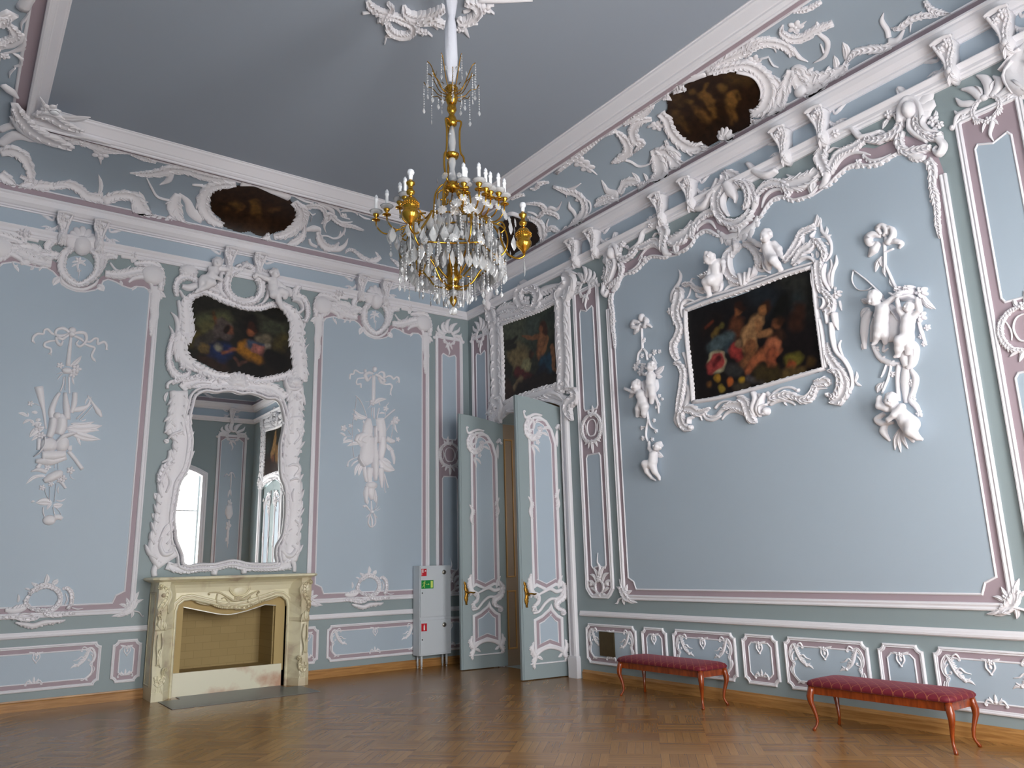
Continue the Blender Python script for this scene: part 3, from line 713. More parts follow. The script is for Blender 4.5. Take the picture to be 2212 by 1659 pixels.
def pilaster(surf, u0, u1, label, z0=1.07, z1=5.52):
    w = u1 - u0; r = .13
    O = [(u0 + r, z0), (u1 - r, z0)] + [(u1 - r + r * math.sin(t) , z0 + r * (1 - math.cos(t))) for t in ()] + [(u1 - r * .55, z0 + r * .3), (u1, z0 + r), (u1, z1), (u1 - .05, z1 + .03), (u0 + .05, z1 + .03), (u0, z1), (u0, z0 + r), (u0 + r * .55, z0 + r * .3)]
    zm = 3.42; a, b = u0 + .125, u1 - .125; uc = (u0 + u1) / 2
    t = thing('pilaster_panel', tuple(surf.w([[uc, z0, 0]])[0]), label, 'wall panel', 'narrow pilaster panels')
    slab('lilac_ground', surf, inset(O, .02), .001, .006, M_LIL, t); mould_obj('outer_moulding', surf, O, [(x * .86, h) for x, h in OUT], parent=t, closed=True)
    for v0, v1, k in ((zm + .26, 5.24, 1), (1.46, zm - .36, 0)):
        I = [(a + .03, v0), (uc, v0 + (.03 if not k else .0)), (b - .03, v0), (b, v0 + .05), (b, v1 - .05), (b - .035, v1), (uc, v1 - .05 if k else v1), (a + .035, v1), (a, v1 - .05), (a, v0 + .05)]
        slab('blue_field', surf, inset(I, .006), .005, .010, M_BLUE, t); mould_obj('inner_bead', surf, I, BEAD, parent=t, closed=True, base=.003)
    s = w / .58
    PTOP.build('leaf_crest', surf, parent=t, du=uc, dv=z1 + .0, mu=s, dh=.008); PMID.build('oval_cartouche', surf, parent=t, du=uc, dv=zm, mu=s, dh=.008); PBOT.build('leaf_base', surf, parent=t, du=uc, dv=z0 + .19, mu=s, dh=.008)
    return t
pilaster(SA, -.70, -.135, 'narrow upright panel above the grey hose cabinet, left of the room corner')
pilaster(SB, -.70, -.135, 'narrow upright panel right of the room corner, above the left door leaf')
pilaster(SB, -3.535, -2.965, 'narrow upright panel between the door casing and the big painting wall')
pilaster(SB, -9.17, -8.59, 'narrow upright panel at the right edge of the picture')
# ------------------------------------------------------------------ big panels
def big_panel(surf, u0, u1, topline, ctopline, label, z0=1.06, cr_=.13):
    """topline: outer edge points from right to left; ctopline: blue field edge"""
    O = [(u0 + .1, z0), (u1 - .1, z0), (u1 - .02, z0 + .03), (u1, z0 + .1)] + topline + [(u0, z0 + .1), (u0 + .02, z0 + .03)]
    a, b, c = u0 + .125, u1 - .125, z0 + .125
    I = [(a + .14, c), (b - .14, c), (b - .10, c + .10), (b, c + .15)] + ctopline + [(a, c + .15), (a + .10, c + .10)]
    uc = (u0 + u1) / 2; t = thing('moulded_panel', tuple(surf.w([[uc, z0, 0]])[0]), label, 'wall panel', 'large framed wall panels')
    slab('lilac_ground', surf, inset(O, .02), .001, .006, M_LIL, t); slab('blue_field', surf, inset(I, .006), .005, .010, M_BLUE, t)
    k = len(topline)
    side = [topline[-1], (u0, z0 + .1), (u0 + .02, z0 + .03), (u0 + .1, z0), (u1 - .1, z0), (u1 - .02, z0 + .03), (u1, z0 + .1), topline[0]]
    mould_obj('outer_moulding', surf, side, OUT, parent=t)
    mould_obj('inner_bead', surf, [ctopline[-1], (a, c + .15), (a + .10, c + .10), (a + .14, c), (b - .14, c), (b - .10, c + .10), (b, c + .15), ctopline[0]], BEAD, parent=t, base=.003)
    mould_obj('top_bead', surf, ctopline, BEAD, parent=t, base=.003)
    CORN.build('corner_leaf', surf, parent=t, du=u1 - .05, dv=z0 + .05); CORN.build('corner_leaf', surf, parent=t, du=u0 + .05, dv=z0 + .05, mu=-1)
    return t
CORN = vectors(Relief(), '''
s -.12,-.06 -.03,-.02 .03,.05 .06,.13;.05 .09 .09 .04;h.045 pg
l -.02,.0 -.15,-.09;.06 .1
l .02,.0 .02,-.11;.05 .1
l -.06,-.01 -.22,-.08;.045 .1
l .04,.06 .09,.22;.06 .1
l .05,.05 .15,.12;.04 .1
l .0,.06 -.06,.15;.05 .1
l -.04,.02 -.14,.07;.05 -.1
s .02,-.02 .10,-.04 .15,-.10;.02 .02 .008;e.012
F -.03,.06;.04;h.045''', .04)
def P_(s): return [tuple(float(v) for v in q.split(',')) for q in s.split()]
def topl(surf, s, ox, oy, sc): return [tuple(surf.px(ox + x / sc, oy + y / sc)) for x, y in P_(s)]
# ------------------------------------------------------------------ doorways
def doorway(u0, u1, n, closed):
    J = .14
    P = [(u1 + .0, 0), (u1 + .0, DSP)] + arch(u0, u1, DSP, DAP)[1:-1] + [(u0, DSP), (u0, 0)]
    o = struct(mould_obj(f'door_{n}', SB, P, [(0, 0), (0, .03), (-.02, .035), (-.03, .02), (-.06, .02), (-.08, .045), (-.11, .055), (-.14, .06), (-.17, .05), (-.18, .03), (-.18, 0)]))
    mb = MB()
    for a, b in ((u0 - .20, u0 - .015), (u1 + .015, u1 + .20)): mb.box(-.075, 0, a, b, 0, .27); mb.box(-.068, 0, a + .008, b - .008, .27, .29)
    mb.build('casing_plinth', M_MOULD, o)
    if not closed:
        mb = MB(); mb.box(.004, .29, u1 - .012, u1 - .002, 0, DSP - .02); mb.box(.004, .29, u0 + .002, u0 + .012, 0, DSP - .02); mb.build('jamb_lining', M_BROWN, o)
        s = local_surf((0, u1 - .0125, 0), (1, 0, 0), (0, 0, 1), (0, -1, 0))
        for v0, v1 in ((.25, 1.15), (1.35, 3.6)): mould_obj('jamb_moulding', s, [(.06, v0), (.24, v0), (.24, v1), (.06, v1)], [(0, 0), (.005, .012), (.02, .012), (.025, 0)], M_GOLDP, o, True)
    return o
D1 = doorway(*DOORS[0], 1, False); D2 = doorway(*DOORS[1], 2, True)
def leaf_deco(surf, parent, mirror=False, w=.79):
    mu = -1 if mirror else 1; du = w if mirror else 0
    f = lambda P: ([(w - x, y) for x, y in P][::-1] if mirror else P)
    up = [(.17, 1.20), (.24, 1.24), (.40, 1.17), (.56, 1.24), (.66, 1.22), (.66, 3.30), (.60, 3.50), (.50, 3.64), (.38, 3.70), (.26, 3.68), (.17, 3.55)]
    lo = [(.17, .33), (.25, .37), (.42, .42), (.58, .37), (.66, .33), (.66, .80), (.58, .84), (.50, .92), (.47, 1.0), (.42, .93), (.30, .85), (.17, .80)]
    for P in (up, lo):
        P = f(P); slab('lilac_border', surf, inset(P, .01), 0, .004, M_LIL, parent)
        I = inset(P, .085); slab('blue_field', surf, I, .003, .008, M_BLUE, parent)
        mould_obj('panel_moulding', surf, P, [(0, 0), (0, .014), (.01, .02), (.03, .018), (.04, .012), (.045, 0)], parent=parent, closed=True)
        mould_obj('inner_bead', surf, I, BEADS, parent=parent, closed=True, base=.003)
    mould_obj('kick_bead', surf, f([(.10, .20), (.70, .20)]) , [(0, 0), (.004, .012), (.016, .012), (.02, 0)], parent=parent)
    for nm, R in LEAFDECO: R.build(nm, surf, parent=parent, mu=mu, du=du, dh=.006)
LEAFDECO = [(n_, vectors(Relief(), q_, .03)) for n_, q_ in (
('top_scroll', '''
s .10,3.74 .13,3.66 .20,3.68 .30,3.72 .42,3.71;.02 .04 .05 .045 .03;h.03 s-.02
s .20,3.66 .13,3.55 .15,3.42 .24,3.35 .36,3.40 .40,3.50;.05 .06 .08 .08 .05 .03;h.035 pg e.03 f1/.06/.04
s .20,3.66 .27,3.60 .26,3.50 .21,3.48;.03 .04 .03;h.03 e.02
l .30,3.6 .44,3.63;.05 .2
l .40,3.45 .52,3.4;.05 .1
l .42,3.5 .58,3.5;.05 .2
F .33,3.3;.04;
F .25,3.24;.035;
l .25,3.26 .36,3.15;.045 .1
l .22,3.24 .27,3.08;.04 .1'''),
('corner_scroll', '''
s .66,3.52 .71,3.58 .73,3.52;.05 .05 .03;h.03 e.015
l .68,3.5 .68,3.25;.06 -.05'''),
('side_scroll', '''
s .14,2.50 .19,2.40 .16,2.28 .19,2.18;.02 .05 .045 .02;h.028 f1/.04/.03'''),
('side_scroll', '''
s .68,2.62 .64,2.52 .66,2.40 .63,2.30;.02 .05 .045 .02;h.028 f-1/.04/.03'''),
('middle_scroll', '''
s .15,1.42 .13,1.30 .16,1.16 .26,1.12 .26,1.02 .18,.96;.03 .08 .09 .05 .04 .03;h.04 e.03 f-1/.04/.04
s .66,1.30 .70,1.20 .66,1.08 .56,1.02 .56,.94 .66,.90;.03 .09 .10 .09 .06 .04;h.045 e-.035 pg
s .24,1.12 .34,1.16 .46,1.20 .56,1.16 .66,1.18;.03 .04 .05 .06 .05;h.03
s .16,.88 .26,.90 .36,1.0 .46,1.06 .56,1.06;.03 .04 .045 .045 .04;h.03
l .6,1.2 .68,1.38;.06 .1'''),
('foot_scroll', '''
s .16,.50 .13,.40 .18,.30 .15,.22 .17,.16;.02 .07 .06 .06 .02;h.035 f-1/.04/.03
s .68,.50 .70,.40 .65,.32 .69,.26 .66,.22;.02 .07 .06 .06 .02;h.035 f1/.04/.03
s .18,.30 .28,.38 .42,.41 .56,.38 .66,.32;.04 .05 .05 .05 .04;h.026
l .2,.3 .3,.25;.05 .1
l .62,.32 .55,.27;.05 .1'''))]
def door_leaf(hinge, free, zf, zh, label, sgn):
    h = np.array([*hinge, 0.]); f = np.array([*free, 0.]); d = (h - f); L = np.linalg.norm(d); d /= L; nrm = np.cross(d, [0, 0, 1])   # towards the camera side
    s = local_surf(f, d, (0, 0, 1), nrm * 1.)
    t = thing('door_leaf', tuple(h), label, 'door leaf', 'open double door leaves')
    top = [(0, zf), (L * .3, zf - .02), (L * .6, zf - .06), (L, zh)]
    P = [(0, .012), (L, .012)] + top[::-1]
    slab('leaf_board', s, P, -.05, 0, M_TEAL, t)
    for a in (.012, .032): mb = MB(); mb.add(*poly_slab(s, [(a, .02), (a + .012, .02), (a + .012, zf - .02), (a, zf - .02)], 0, .006), False); mb.build('edge_bead', M_TEAL, t)
    k = L / .79; g = lambda q: q
    s2 = local_surf(f + d * .03, d, (0, 0, 1), nrm * 1.)
    leaf_deco(s2, t)
    # lock plate and lever
    R = vectors(Relief(), '''
s .055,1.30 .05,1.22 .075,1.14 .06,1.06 .065,.96;.012 .04 .06 .045 .008;h.016 f1/.03/.02 f-1/.02/.02
l .07,1.24 .03,1.32;.04 .1
l .07,1.1 .05,.98;.04 .1
F .075,1.15;.03;h.03''', .016)
    p = R.build('handle', s2, M_GILT, t, dh=.004)
    mb = MB(); q = [s2.w([[.075 + a, 1.15 + b, h_]])[0] for a, b, h_ in ((0, 0, .02), (0, 0, .06), (.03, .0, .065), (.09, -.01, .06), (.12, -.005, .06))]; mb.tube(q, [.011, .011, .012, .013, .009]); mb.build('lever', M_GILT, p)
    mb = MB(); mb.add(*poly_slab(s, [(.02, .95), (.03, .95), (.03, 1.35), (.02, 1.35)], 0, .004), False); mb.build('lock_faceplate', M_GILT, t)
    mb = MB(); c = s.w([[L - .16, 0, -.02]])[0]; mb.lathe(c, [(.006, 0), (.006, .1), (.004, .11)], 8); mb.build('floor_bolt', M_GOLD, t)
    return t
door_leaf((.02, -2.505), (-.755, -2.425), 3.99, 3.86, 'right door leaf, swung open nearest the camera, with brass handle on its left edge', 1)
door_leaf((.04, -.965), (-.769, -.88), 3.97, 3.84, 'left door leaf, swung open in shadow beside the grey hose cabinet', -1)
# closed leaves of the second doorway (seen in the mirror)
for k, (a, b) in enumerate(((DOORS[1][0], sum(DOORS[1]) / 2), (sum(DOORS[1]) / 2, DOORS[1][1]))):
    t = thing('closed_door_leaf', (0, (a + b) / 2, 0), ['closed blue door leaf reflected in the mirror, the left of its pair', 'closed blue door leaf reflected in the mirror, the right of its pair'][k], 'door leaf', 'closed door leaves seen in the mirror')
    s = local_surf((.05, a, 0), (0, 1, 0), (0, 0, 1), (-1, 0, 0))
    slab('leaf_board', s, [(.003, .01), (b - a - .003, .01), (b - a - .003, DAP if k == 0 else DSP), (.003, DSP if k == 0 else DAP)], -.05, 0, M_TEAL, t)
    leaf_deco(s, t, mirror=(k == 0), w=.8)
# panelled door in the room beyond
t = thing('panelled_door', (2.3, -.9, 0), 'brown panelled door with ochre mouldings in the room beyond the open door', 'door')
s = local_surf((2.29, 0, 0), (0, -1, 0), (0, 0, 1), (-1, 0, 0))
for u0 in (-.45, .3, 1.05):
    for v0, v1 in ((.35, 1.25), (1.45, 3.3)):
        mould_obj('door_moulding', s, [(u0, v0), (u0 + .55, v0), (u0 + .55, v1), (u0, v1)], [(0, 0), (.01, .03), (.04, .03), (.06, 0)], M_GOLDP, t, True)
# ------------------------------------------------------------------ hose cabinet
def cabinet():
    t = thing('hose_cabinet', (-.855, -.13, 0), 'tall grey metal fire hose cabinet standing on four short legs in the corner', 'cabinet')
    x0, x1, y0, y1, z0, z1 = -1.14, -.565, -.25, -.045, .197, 1.567
    mb = MB(); mb.box(x0, x1, y0 + .012, y1, z0, z1); mb.build('body', M_CAB, t)
    mb = MB()
    for a, b, c, d in ((x0, x1, z1 - .018, z1), (x0, x1, z0, z0 + .018), (x0, x0 + .012, z0 + .018, z1 - .018), (x1 - .012, x1, z0 + .018, z1 - .018), (x0 + .012, x1 - .012, z1 - .835, z1 - .795)): mb.box(a, b, y0, y0 + .012, c, d)
    mb.build('front_frame', M_CAB, t)
    s = local_surf((x0, y0 - .001, z1), (1, 0, 0), (0, 0, 1), (0, -1, 0))
    R = lambda a, b, c, d, h0, h1, m, n, p: slab(n, s, [(a, -d), (b, -d), (b, -c), (a, -c)], h0, h1, m, p)
    for c, d in ((.022, .79), (.84, 1.345)):
        dr = R(.017, .558, c, d, -.010, .004, M_CAB, 'door', t)
        y = c + .085; mb = MB(); q = s.w([[.447, -y, .004]])[0]; mb.lathe(q, [(.034, 0), (.036, .008), (.028, .012), (.012, .012), (.012, .018)], 20, (0, -1, 0)); mb.build('round_lock', M_STEEL, dr)
        yk = .42 if c < .1 else 1.13; mb = MB(); q = s.w([[.047, -yk, .003]])[0]; mb.lathe(q, [(.010, 0), (.010, .003)], 12, (0, -1, 0)); mb.build('keyhole', M_BLACK, dr)
        if c < .1:
            sg = R(.028, .124, .045, .160, .004, .006, M_RED, 'hose_sign', dr)
            mb = MB()
            for (a, b, e, f) in ((.034, .040, .058, .148), (.040, .072, .056, .060), (.046, .050, .062, .098), (.054, .058, .062, .098), (.062, .066, .062, .098), (.040, .072, .099, .103), (.076, .09, .078, .083)): mb.add(*poly_slab(s, [(a, -f), (b, -f), (b, -e), (a, -e)], .006, .0068), False)
            q = s.w([[.104, -.08, .006]])[0]; mb.lathe(q, [(.011, 0), (.011, .0008)], 14, (0, -1, 0)); mb.build('hose_symbol', M_SIGNW, sg)
            sg = R(.03, .250, .224, .356, .004, .006, M_GREEN, 'exit_sign', dr)
            mb = MB()
            def ln(P, w): mb.add(*[s.w(prim_stroke(np.array(P, float), np.full(len(P), w), np.full(len(P), .0008), 'f', .006)[0]), prim_stroke(np.array(P, float), np.full(len(P), w), np.full(len(P), .0008), 'f', .006)[1]], False)
            mb.lathe(s.w([[.092, -.240, .006]])[0], [(.008, 0), (.008, .0008)], 12, (0, -1, 0))
            ln([(.086, -.252), (.078, -.288)], .014); ln([(.084, -.256), (.062, -.262), (.055, -.280)], .006); ln([(.086, -.256), (.098, -.272), (.108, -.266)], .006)
            ln([(.078, -.288), (.088, -.312), (.086, -.342)], .008); ln([(.077, -.288), (.064, -.318), (.044, -.330)], .008)
            mb.build('running_figure', M_YEL, sg)
            mb = MB(); ln([(.112, -.288), (.165, -.288)], .006); ln([(.158, -.276), (.172, -.288), (.158, -.300)], .006); mb.build('arrow', M_YEL, sg)
            mb = MB(); mb.add(*poly_slab(s, [(.198, -.342), (.238, -.342), (.238, -.238), (.198, -.238)], .006, .0068), False); mb.build('doorway_symbol', M_YEL, sg)
        else:
            sg = R(.03, .130, .885, 1.002, .004, .006, M_RED, 'extinguisher_sign', dr)
            mb = MB(); mb.add(*poly_slab(s, [(.07, -.988), (.092, -.988), (.092, -.925), (.086, -.912), (.085, -.902), (.077, -.902), (.076, -.912), (.07, -.925)], .006, .0068), False); mb.build('extinguisher_symbol', M_SIGNW, sg)
    mb = MB()
    for x in (-1.075, -.62):
        for y in (-.20, -.075): 
            m2 = MB(); m2.lathe((x, y, 0), [(.012, 0), (.014, .012), (.006, .016), (.006, .03), (.017, .03), (.017, .2)], 14); m2.build('leg', M_CAB, t)
cabinet()
# ------------------------------------------------------------------ brass plate in the dado
t = thing('vent_plate', (-.01, -3.355, .33), 'dark brass socket plate fixed in the dado panel near the door', 'plate')
slab('plate', SB, [(-3.495, .333), (-3.215, .333), (-3.215, .640), (-3.495, .640)], .012, .034, M_PLATE, t) if 'M_PLATE' in globals() else None
# ================================================================== BENCHES
def loft(secs, cap=True):
    """list of rings (n x 3) -> verts, faces"""
    n = len(secs[0]); V = np.concatenate([np.asarray(s, float) for s in secs])
    F = [(i * n + k, i * n + (k + 1) % n, (i + 1) * n + (k + 1) % n, (i + 1) * n + k) for i in range(len(secs) - 1) for k in range(n)]
    if cap: F += [tuple(range(n))[::-1], tuple((len(secs) - 1) * n + k for k in range(n))]
    return V, F
def rrect(cx, cy, w, d, r, z, k=4):
    P = []
    for sx, sy, a0 in ((1, 1, 0), (-1, 1, 90), (-1, -1, 180), (1, -1, 270)):
        for t in np.linspace(a0, a0 + 90, k): P.append((cx + sx * (w / 2 - r) + r * math.cos(math.radians(t)), cy + sy * (d / 2 - r) + r * math.sin(math.radians(t)), z))
    return P
def bench(loc, rot, label):
    t = thing('bench', loc, label, 'bench', 'red upholstered benches by the right wall'); t.rotation_euler = (0, 0, rot); t['noinv'] = 1
    W, L = .42, 1.28
    mb = MB(); secs = [rrect(0, 0, W + .02, L + .02, .05, .385), rrect(0, 0, W + .05, L + .05, .06, .395), rrect(0, 0, W + .055, L + .055, .065, .412), rrect(0, 0, W + .03, L + .03, .07, .432), rrect(0, 0, W - .04, L - .06, .07, .448), rrect(0, 0, W - .16, L - .2, .06, .458), rrect(0, 0, .06, L - .5, .02, .461)]
    mb.add(*loft(secs)); mb.build('seat_cushion', M_VELVET, t)
    mb = MB()
    for s in (-1, 1): mb.box(s * (W / 2 - .03) - .011, s * (W / 2 - .03) + .011, -L / 2 + .04, L / 2 - .04, .315, .388); mb.box(-W / 2 + .03, W / 2 - .03, s * (L / 2 - .03) - .011, s * (L / 2 - .03) + .011, .315, .388)
    mb.box(-W / 2 + .02, W / 2 - .02, -L / 2 + .02, L / 2 - .02, .380, .388)
    mb.build('apron', M_CHERRY, t)
    zs = [.388, .34, .30, .25, .19, .13, .08, .045, .02, .0]; of = [.0, .006, .014, .014, .0, -.012, -.016, -.008, .006, .010]; wd = [.056, .060, .058, .048, .038, .030, .025, .025, .032, .030]
    for sx in (-1, 1):
        for sy in (-1, 1):
            secs = []
            for z, o, w in zip(zs, of, wd): secs.append(rrect(sx * (W / 2 - .02 + o), sy * (L / 2 - .02 + o), w, w, w * .35, z, 3))
            m2 = MB(); m2.add(*loft(secs)); m2.build('leg', M_CHERRY, t)
bench((-.425, -4.845, 0), .0, 'long red upholstered bench with cabriole legs, the farther one, nearest the door')
bench((-.495, -7.475, 0), .0, 'long red upholstered bench with cabriole legs, the nearer one under the big panel')
# ================================================================== FIREPLACE
def fireplace():
    cx = -4.045; t = thing('fireplace', (cx, 0, 0), 'carved cream marble fireplace with a curved opening, standing below the mirror', 'fireplace')
    MS = local_surf((cx, -.30, 0), (1, 0, 0), (0, 0, 1), (0, -1, 0)); HW = .735
    op = [(-HW, 0), (-HW, 1.06), (-HW + .02, 1.14), (-HW + .08, 1.19), (-HW + .17, 1.20), (-.38, 1.15), (-.2, 1.10), (0, 1.075), (.2, 1.10), (.38, 1.15), (HW - .17, 1.20), (HW - .08, 1.19), (HW - .02, 1.14), (HW, 1.06), (HW, 0)]
    P = [(-.86, 0)] + op + [(.86, 0), (.92, 1.44), (-.92, 1.44)]
    P = [(-.92, 1.44), (-.86, 0)] + op + [(.86, 0), (.92, 1.44)]
    slab('surround', MS, P[::-1], -.30, .0, M_MARBLE, t)
    mb = MB(); mb.add(*mould(MS, op[::-1], [(0, -.05), (0, .02), (-.012, .035), (-.03, .03), (-.035, .012), (-.05, .012), (-.055, .025), (-.07, .025), (-.08, 0)]), False); mb.build('opening_moulding', M_MARBLE, t)
    # shelf
    mb = MB(); o = []
    for dz, e in ((1.44, -.05), (1.455, -.02), (1.462, .0), (1.475, .02), (1.49, .022), (1.503, .01), (1.505, 0)):
        q = 1.09 + e; y = .545 + e
        o.append([(cx - q, 0, dz), (cx - q, -y + .16, dz), (cx - q + .015, -y + .06, dz), (cx - q + .08, -y + .0, dz), (cx - .8, -y + .0, dz), (cx - .62, -y + .07, dz), (cx - .3, -y + .07, dz), (cx, -y + .03, dz), (cx + .3, -y + .07, dz), (cx + .62, -y + .07, dz), (cx + .8, -y, dz), (cx + q - .08, -y, dz), (cx + q - .015, -y + .06, dz), (cx + q, -y + .16, dz), (cx + q, 0, dz)])
    mb.add(*loft(o), False); mb.build('mantel_shelf', M_MARBLE, t)
    # bed under the shelf
    mb = MB(); o = []
    for z, e in ((1.30, .0), (1.36, .02), (1.40, .05), (1.43, .10), (1.442, .14)):
        o.append([(cx - .95 - e * .3, 0, z), (cx - .95 - e * .3, -.32 - e, z), (cx + .95 + e * .3, -.32 - e, z), (cx + .95 + e * .3, 0, z)])
    mb.add(*loft(o), False); mb.build('frieze_bed', M_MARBLE, t)
    # legs: canted console jambs
    for sx in (-1, 1):
        secs = []
        for z, pr, wd in ((0, 1.0, 1.0), (.10, 1.0, 1.0), (.11, .97, .97), (.16, 1.0, .98), (.28, .96, .92), (.36, .80, .84), (.42, .72, .8), (.60, .70, .78), (.84, .74, .8), (.86, .86, .86), (.90, .88, .88), (.92, .76, .82), (1.0, .84, .85), (1.12, .98, .93), (1.24, 1.10, 1.0), (1.34, 1.08, 1.0), (1.40, 1.0, .98), (1.445, 1.04, 1.0)):
            a = 1.015; q = [(a, 0), (a, -.16 - .12 * pr), (a * 1. , -.30 - .19 * pr), (a - .05, -.315 - .19 * pr), (a - .14 * wd, -.30 - .19 * pr), (a - .25, -.29 - .02 * pr), (a - .28, -.28), (a - .28, 0)]
            secs.append([(cx + sx * x, y, z) for x, y in q])
        mb = MB(); mb.add(*loft(secs), False); lg = mb.build('jamb', M_MARBLE, t)
        f0 = np.array([cx + sx * .965, -.50, 0.]); dd = np.array([sx * -.62, .78, 0]); s = local_surf((cx + sx * .975, -.49, 0), (sx * 1., 0, 0), (0, 0, 1), (0, -1, 0))
        R = vectors(Relief(), '''
s .00,1.40 -.06,1.34 -.05,1.22 .01,1.10 .0,.98;.03 .05 .07 .06 .03;h.05 pg s-.03
s -.08,1.38 -.12,1.28 -.09,1.16 -.10,1.05;.02 .03 .03 .01;h.03
l -.02,1.0 -.02,.86;.08 .05
l -.06,.96 -.09,.84;.05 .05
o -.02,1.28;.035 .035;h.06
s -.04,.82 -.06,.66 -.03,.5 -.05,.4;.015 .02 .02 .01;h.014
s .0,.8 .01,.66 -.01,.5 .0,.42;.012 .016 .016 .01;h.014
l -.04,.62 -.02,.42;.05 .05
s -.08,.36 -.09,.26 -.03,.2 .0,.3;.03 .06 .07 .04;h.035 pg s.025
l -.04,.24 -.04,.08;.08 .03
l -.06,.2 -.10,.06;.05 .05
l -.02,.2 .01,.07;.05 -.05''', .03)
        R.build('console_carving', s, M_MARBLE, lg, dh=-.01)
        # side panel beads
        sd = local_surf((cx + sx * 1.015, 0, 0), (0, -1, 0), (0, 0, 1), (sx, 0, 0))
        mould_obj('side_bead', sd, [(.06, .16), (.38, .16), (.38, 1.32), (.06, 1.32)], [(0, 0), (.006, .01), (.02, .01), (.026, 0)], M_MARBLE, lg, True)
    # carved frieze
    R = trace('''
s 700,370 800,370 890,420 940,450 1000,445;8 22 26 20;h.05 s-14 
s 1180,350 1120,380 1060,420 1010,440;10 22 26 16;h.05 s16
s 905,300 900,340 940,390 1000,400 1060,380 1095,330 1090,300;14 18 20 20 14;h.05 pg
o 1000,350;85 70;h.035
s 640,265 720,280 790,300 850,270 900,280;8 20 26 20 10;h.045
s 1100,290 1130,260 1200,260 1260,250;10 22 18 8;h.04
s 780,380 770,440 790,480 850,500 890,470 860,420 820,430;14 24 26 26 20 12;h.045
s 1170,380 1190,430 1170,470 1120,480 1080,450 1110,410;14 24 26 24 12;h.045
s 690,470 780,505 880,515 960,510 1040,520 1120,490 1240,450;8 26 34 40 36 26 8;h.045 pg
l 860,270 800,360;30 .15
l 1110,290 1150,240;24 .1
l 940,510 1000,530;34 .1
l 1030,515 1080,500;30 .1
S 990,440 990,380;150 7;h.04
s 400,330 470,320 440,370;8 14 6;h.02
s 560,460 620,480 700,495;8 18 8;h.03 f-1/14/10
s 1400,400 1320,430 1240,455;8 18 8;h.03 f1/14/10
s 330,270 420,262 520,268 620,265;6 12 12 6;h.02 f1/8/12
s 1260,250 1360,240 1460,235;6 12 6;h.02 f1/8/12
''', MS, 300, 1200, 4.6075, H=.03)
    R.build('frieze_carving', MS, M_MARBLE, t)
    # low slab across the opening
    mb = MB(); mb.box(cx - .735, cx + .70, -.285, -.25, 0, .292); mb.build('hearth_slab', M_SLAB, t)
    # ochre inner frame and firebox
    f = [(-.735, .2), (-.735, 1.25), (.735, 1.25), (.735, .2), (.60, .2), (.60, 1.08), (.45, 1.10), (.2, 1.03), (.05, 1.0), (-.06, .99), (-.2, 1.01), (-.4, 1.06), (-.64, 1.12), (-.64, .2)]
    mb = MB(); mb.add(*poly_slab(MS, f, -.12, -.06), False); mb.build('ochre_frame', M_OCHRE, t)
    mb = MB(); mb.add(*mould(MS, [(.60, 1.08), (.45, 1.10), (.2, 1.03), (.05, 1.0), (-.06, .99), (-.2, 1.01), (-.4, 1.06), (-.64, 1.12)], [(0, -.07), (.0, -.05), (.012, -.05), (.012, -.07)]), False); mb.build('steel_edge', M_STEEL, t)
    mb = MB(); x0, x1, yb = cx - .63, cx + .58, .34
    mb.box(x0 - .04, x1 + .04, yb, yb + .04, 0, 1.36); mb.box(x0 - .04, x0, -.2, yb, 0, 1.36); mb.box(x1, x1 + .04, -.2, yb, 0, 1.36); mb.box(x0 - .04, x1 + .04, -.2, yb + .04, 1.36, 1.40); mb.build('firebox', M_FIREBRICK, t)
    mb = MB(); mb.box(x0, x1, -.25, yb, .20, .27); mb.build('firebox_floor', M_FIREBRICK, t)
    return t
fireplace()
mb = MB(); mb.add(*poly_slab(local_surf((0, 0, 0), (1, 0, 0), (0, 1, 0), (0, 0, 1)), [(-4.98, -1.25), (-3.16, -1.25), (-3.16, -.54), (-3.36, -.54), (-3.36, -.30), (-4.72, -.30), (-4.72, -.54), (-4.98, -.54)], 0, .005), False); tag(mb.build('hearth_stone', M_SLATE), 'grey slate hearth slab let into the floor before the fireplace', 'hearth')
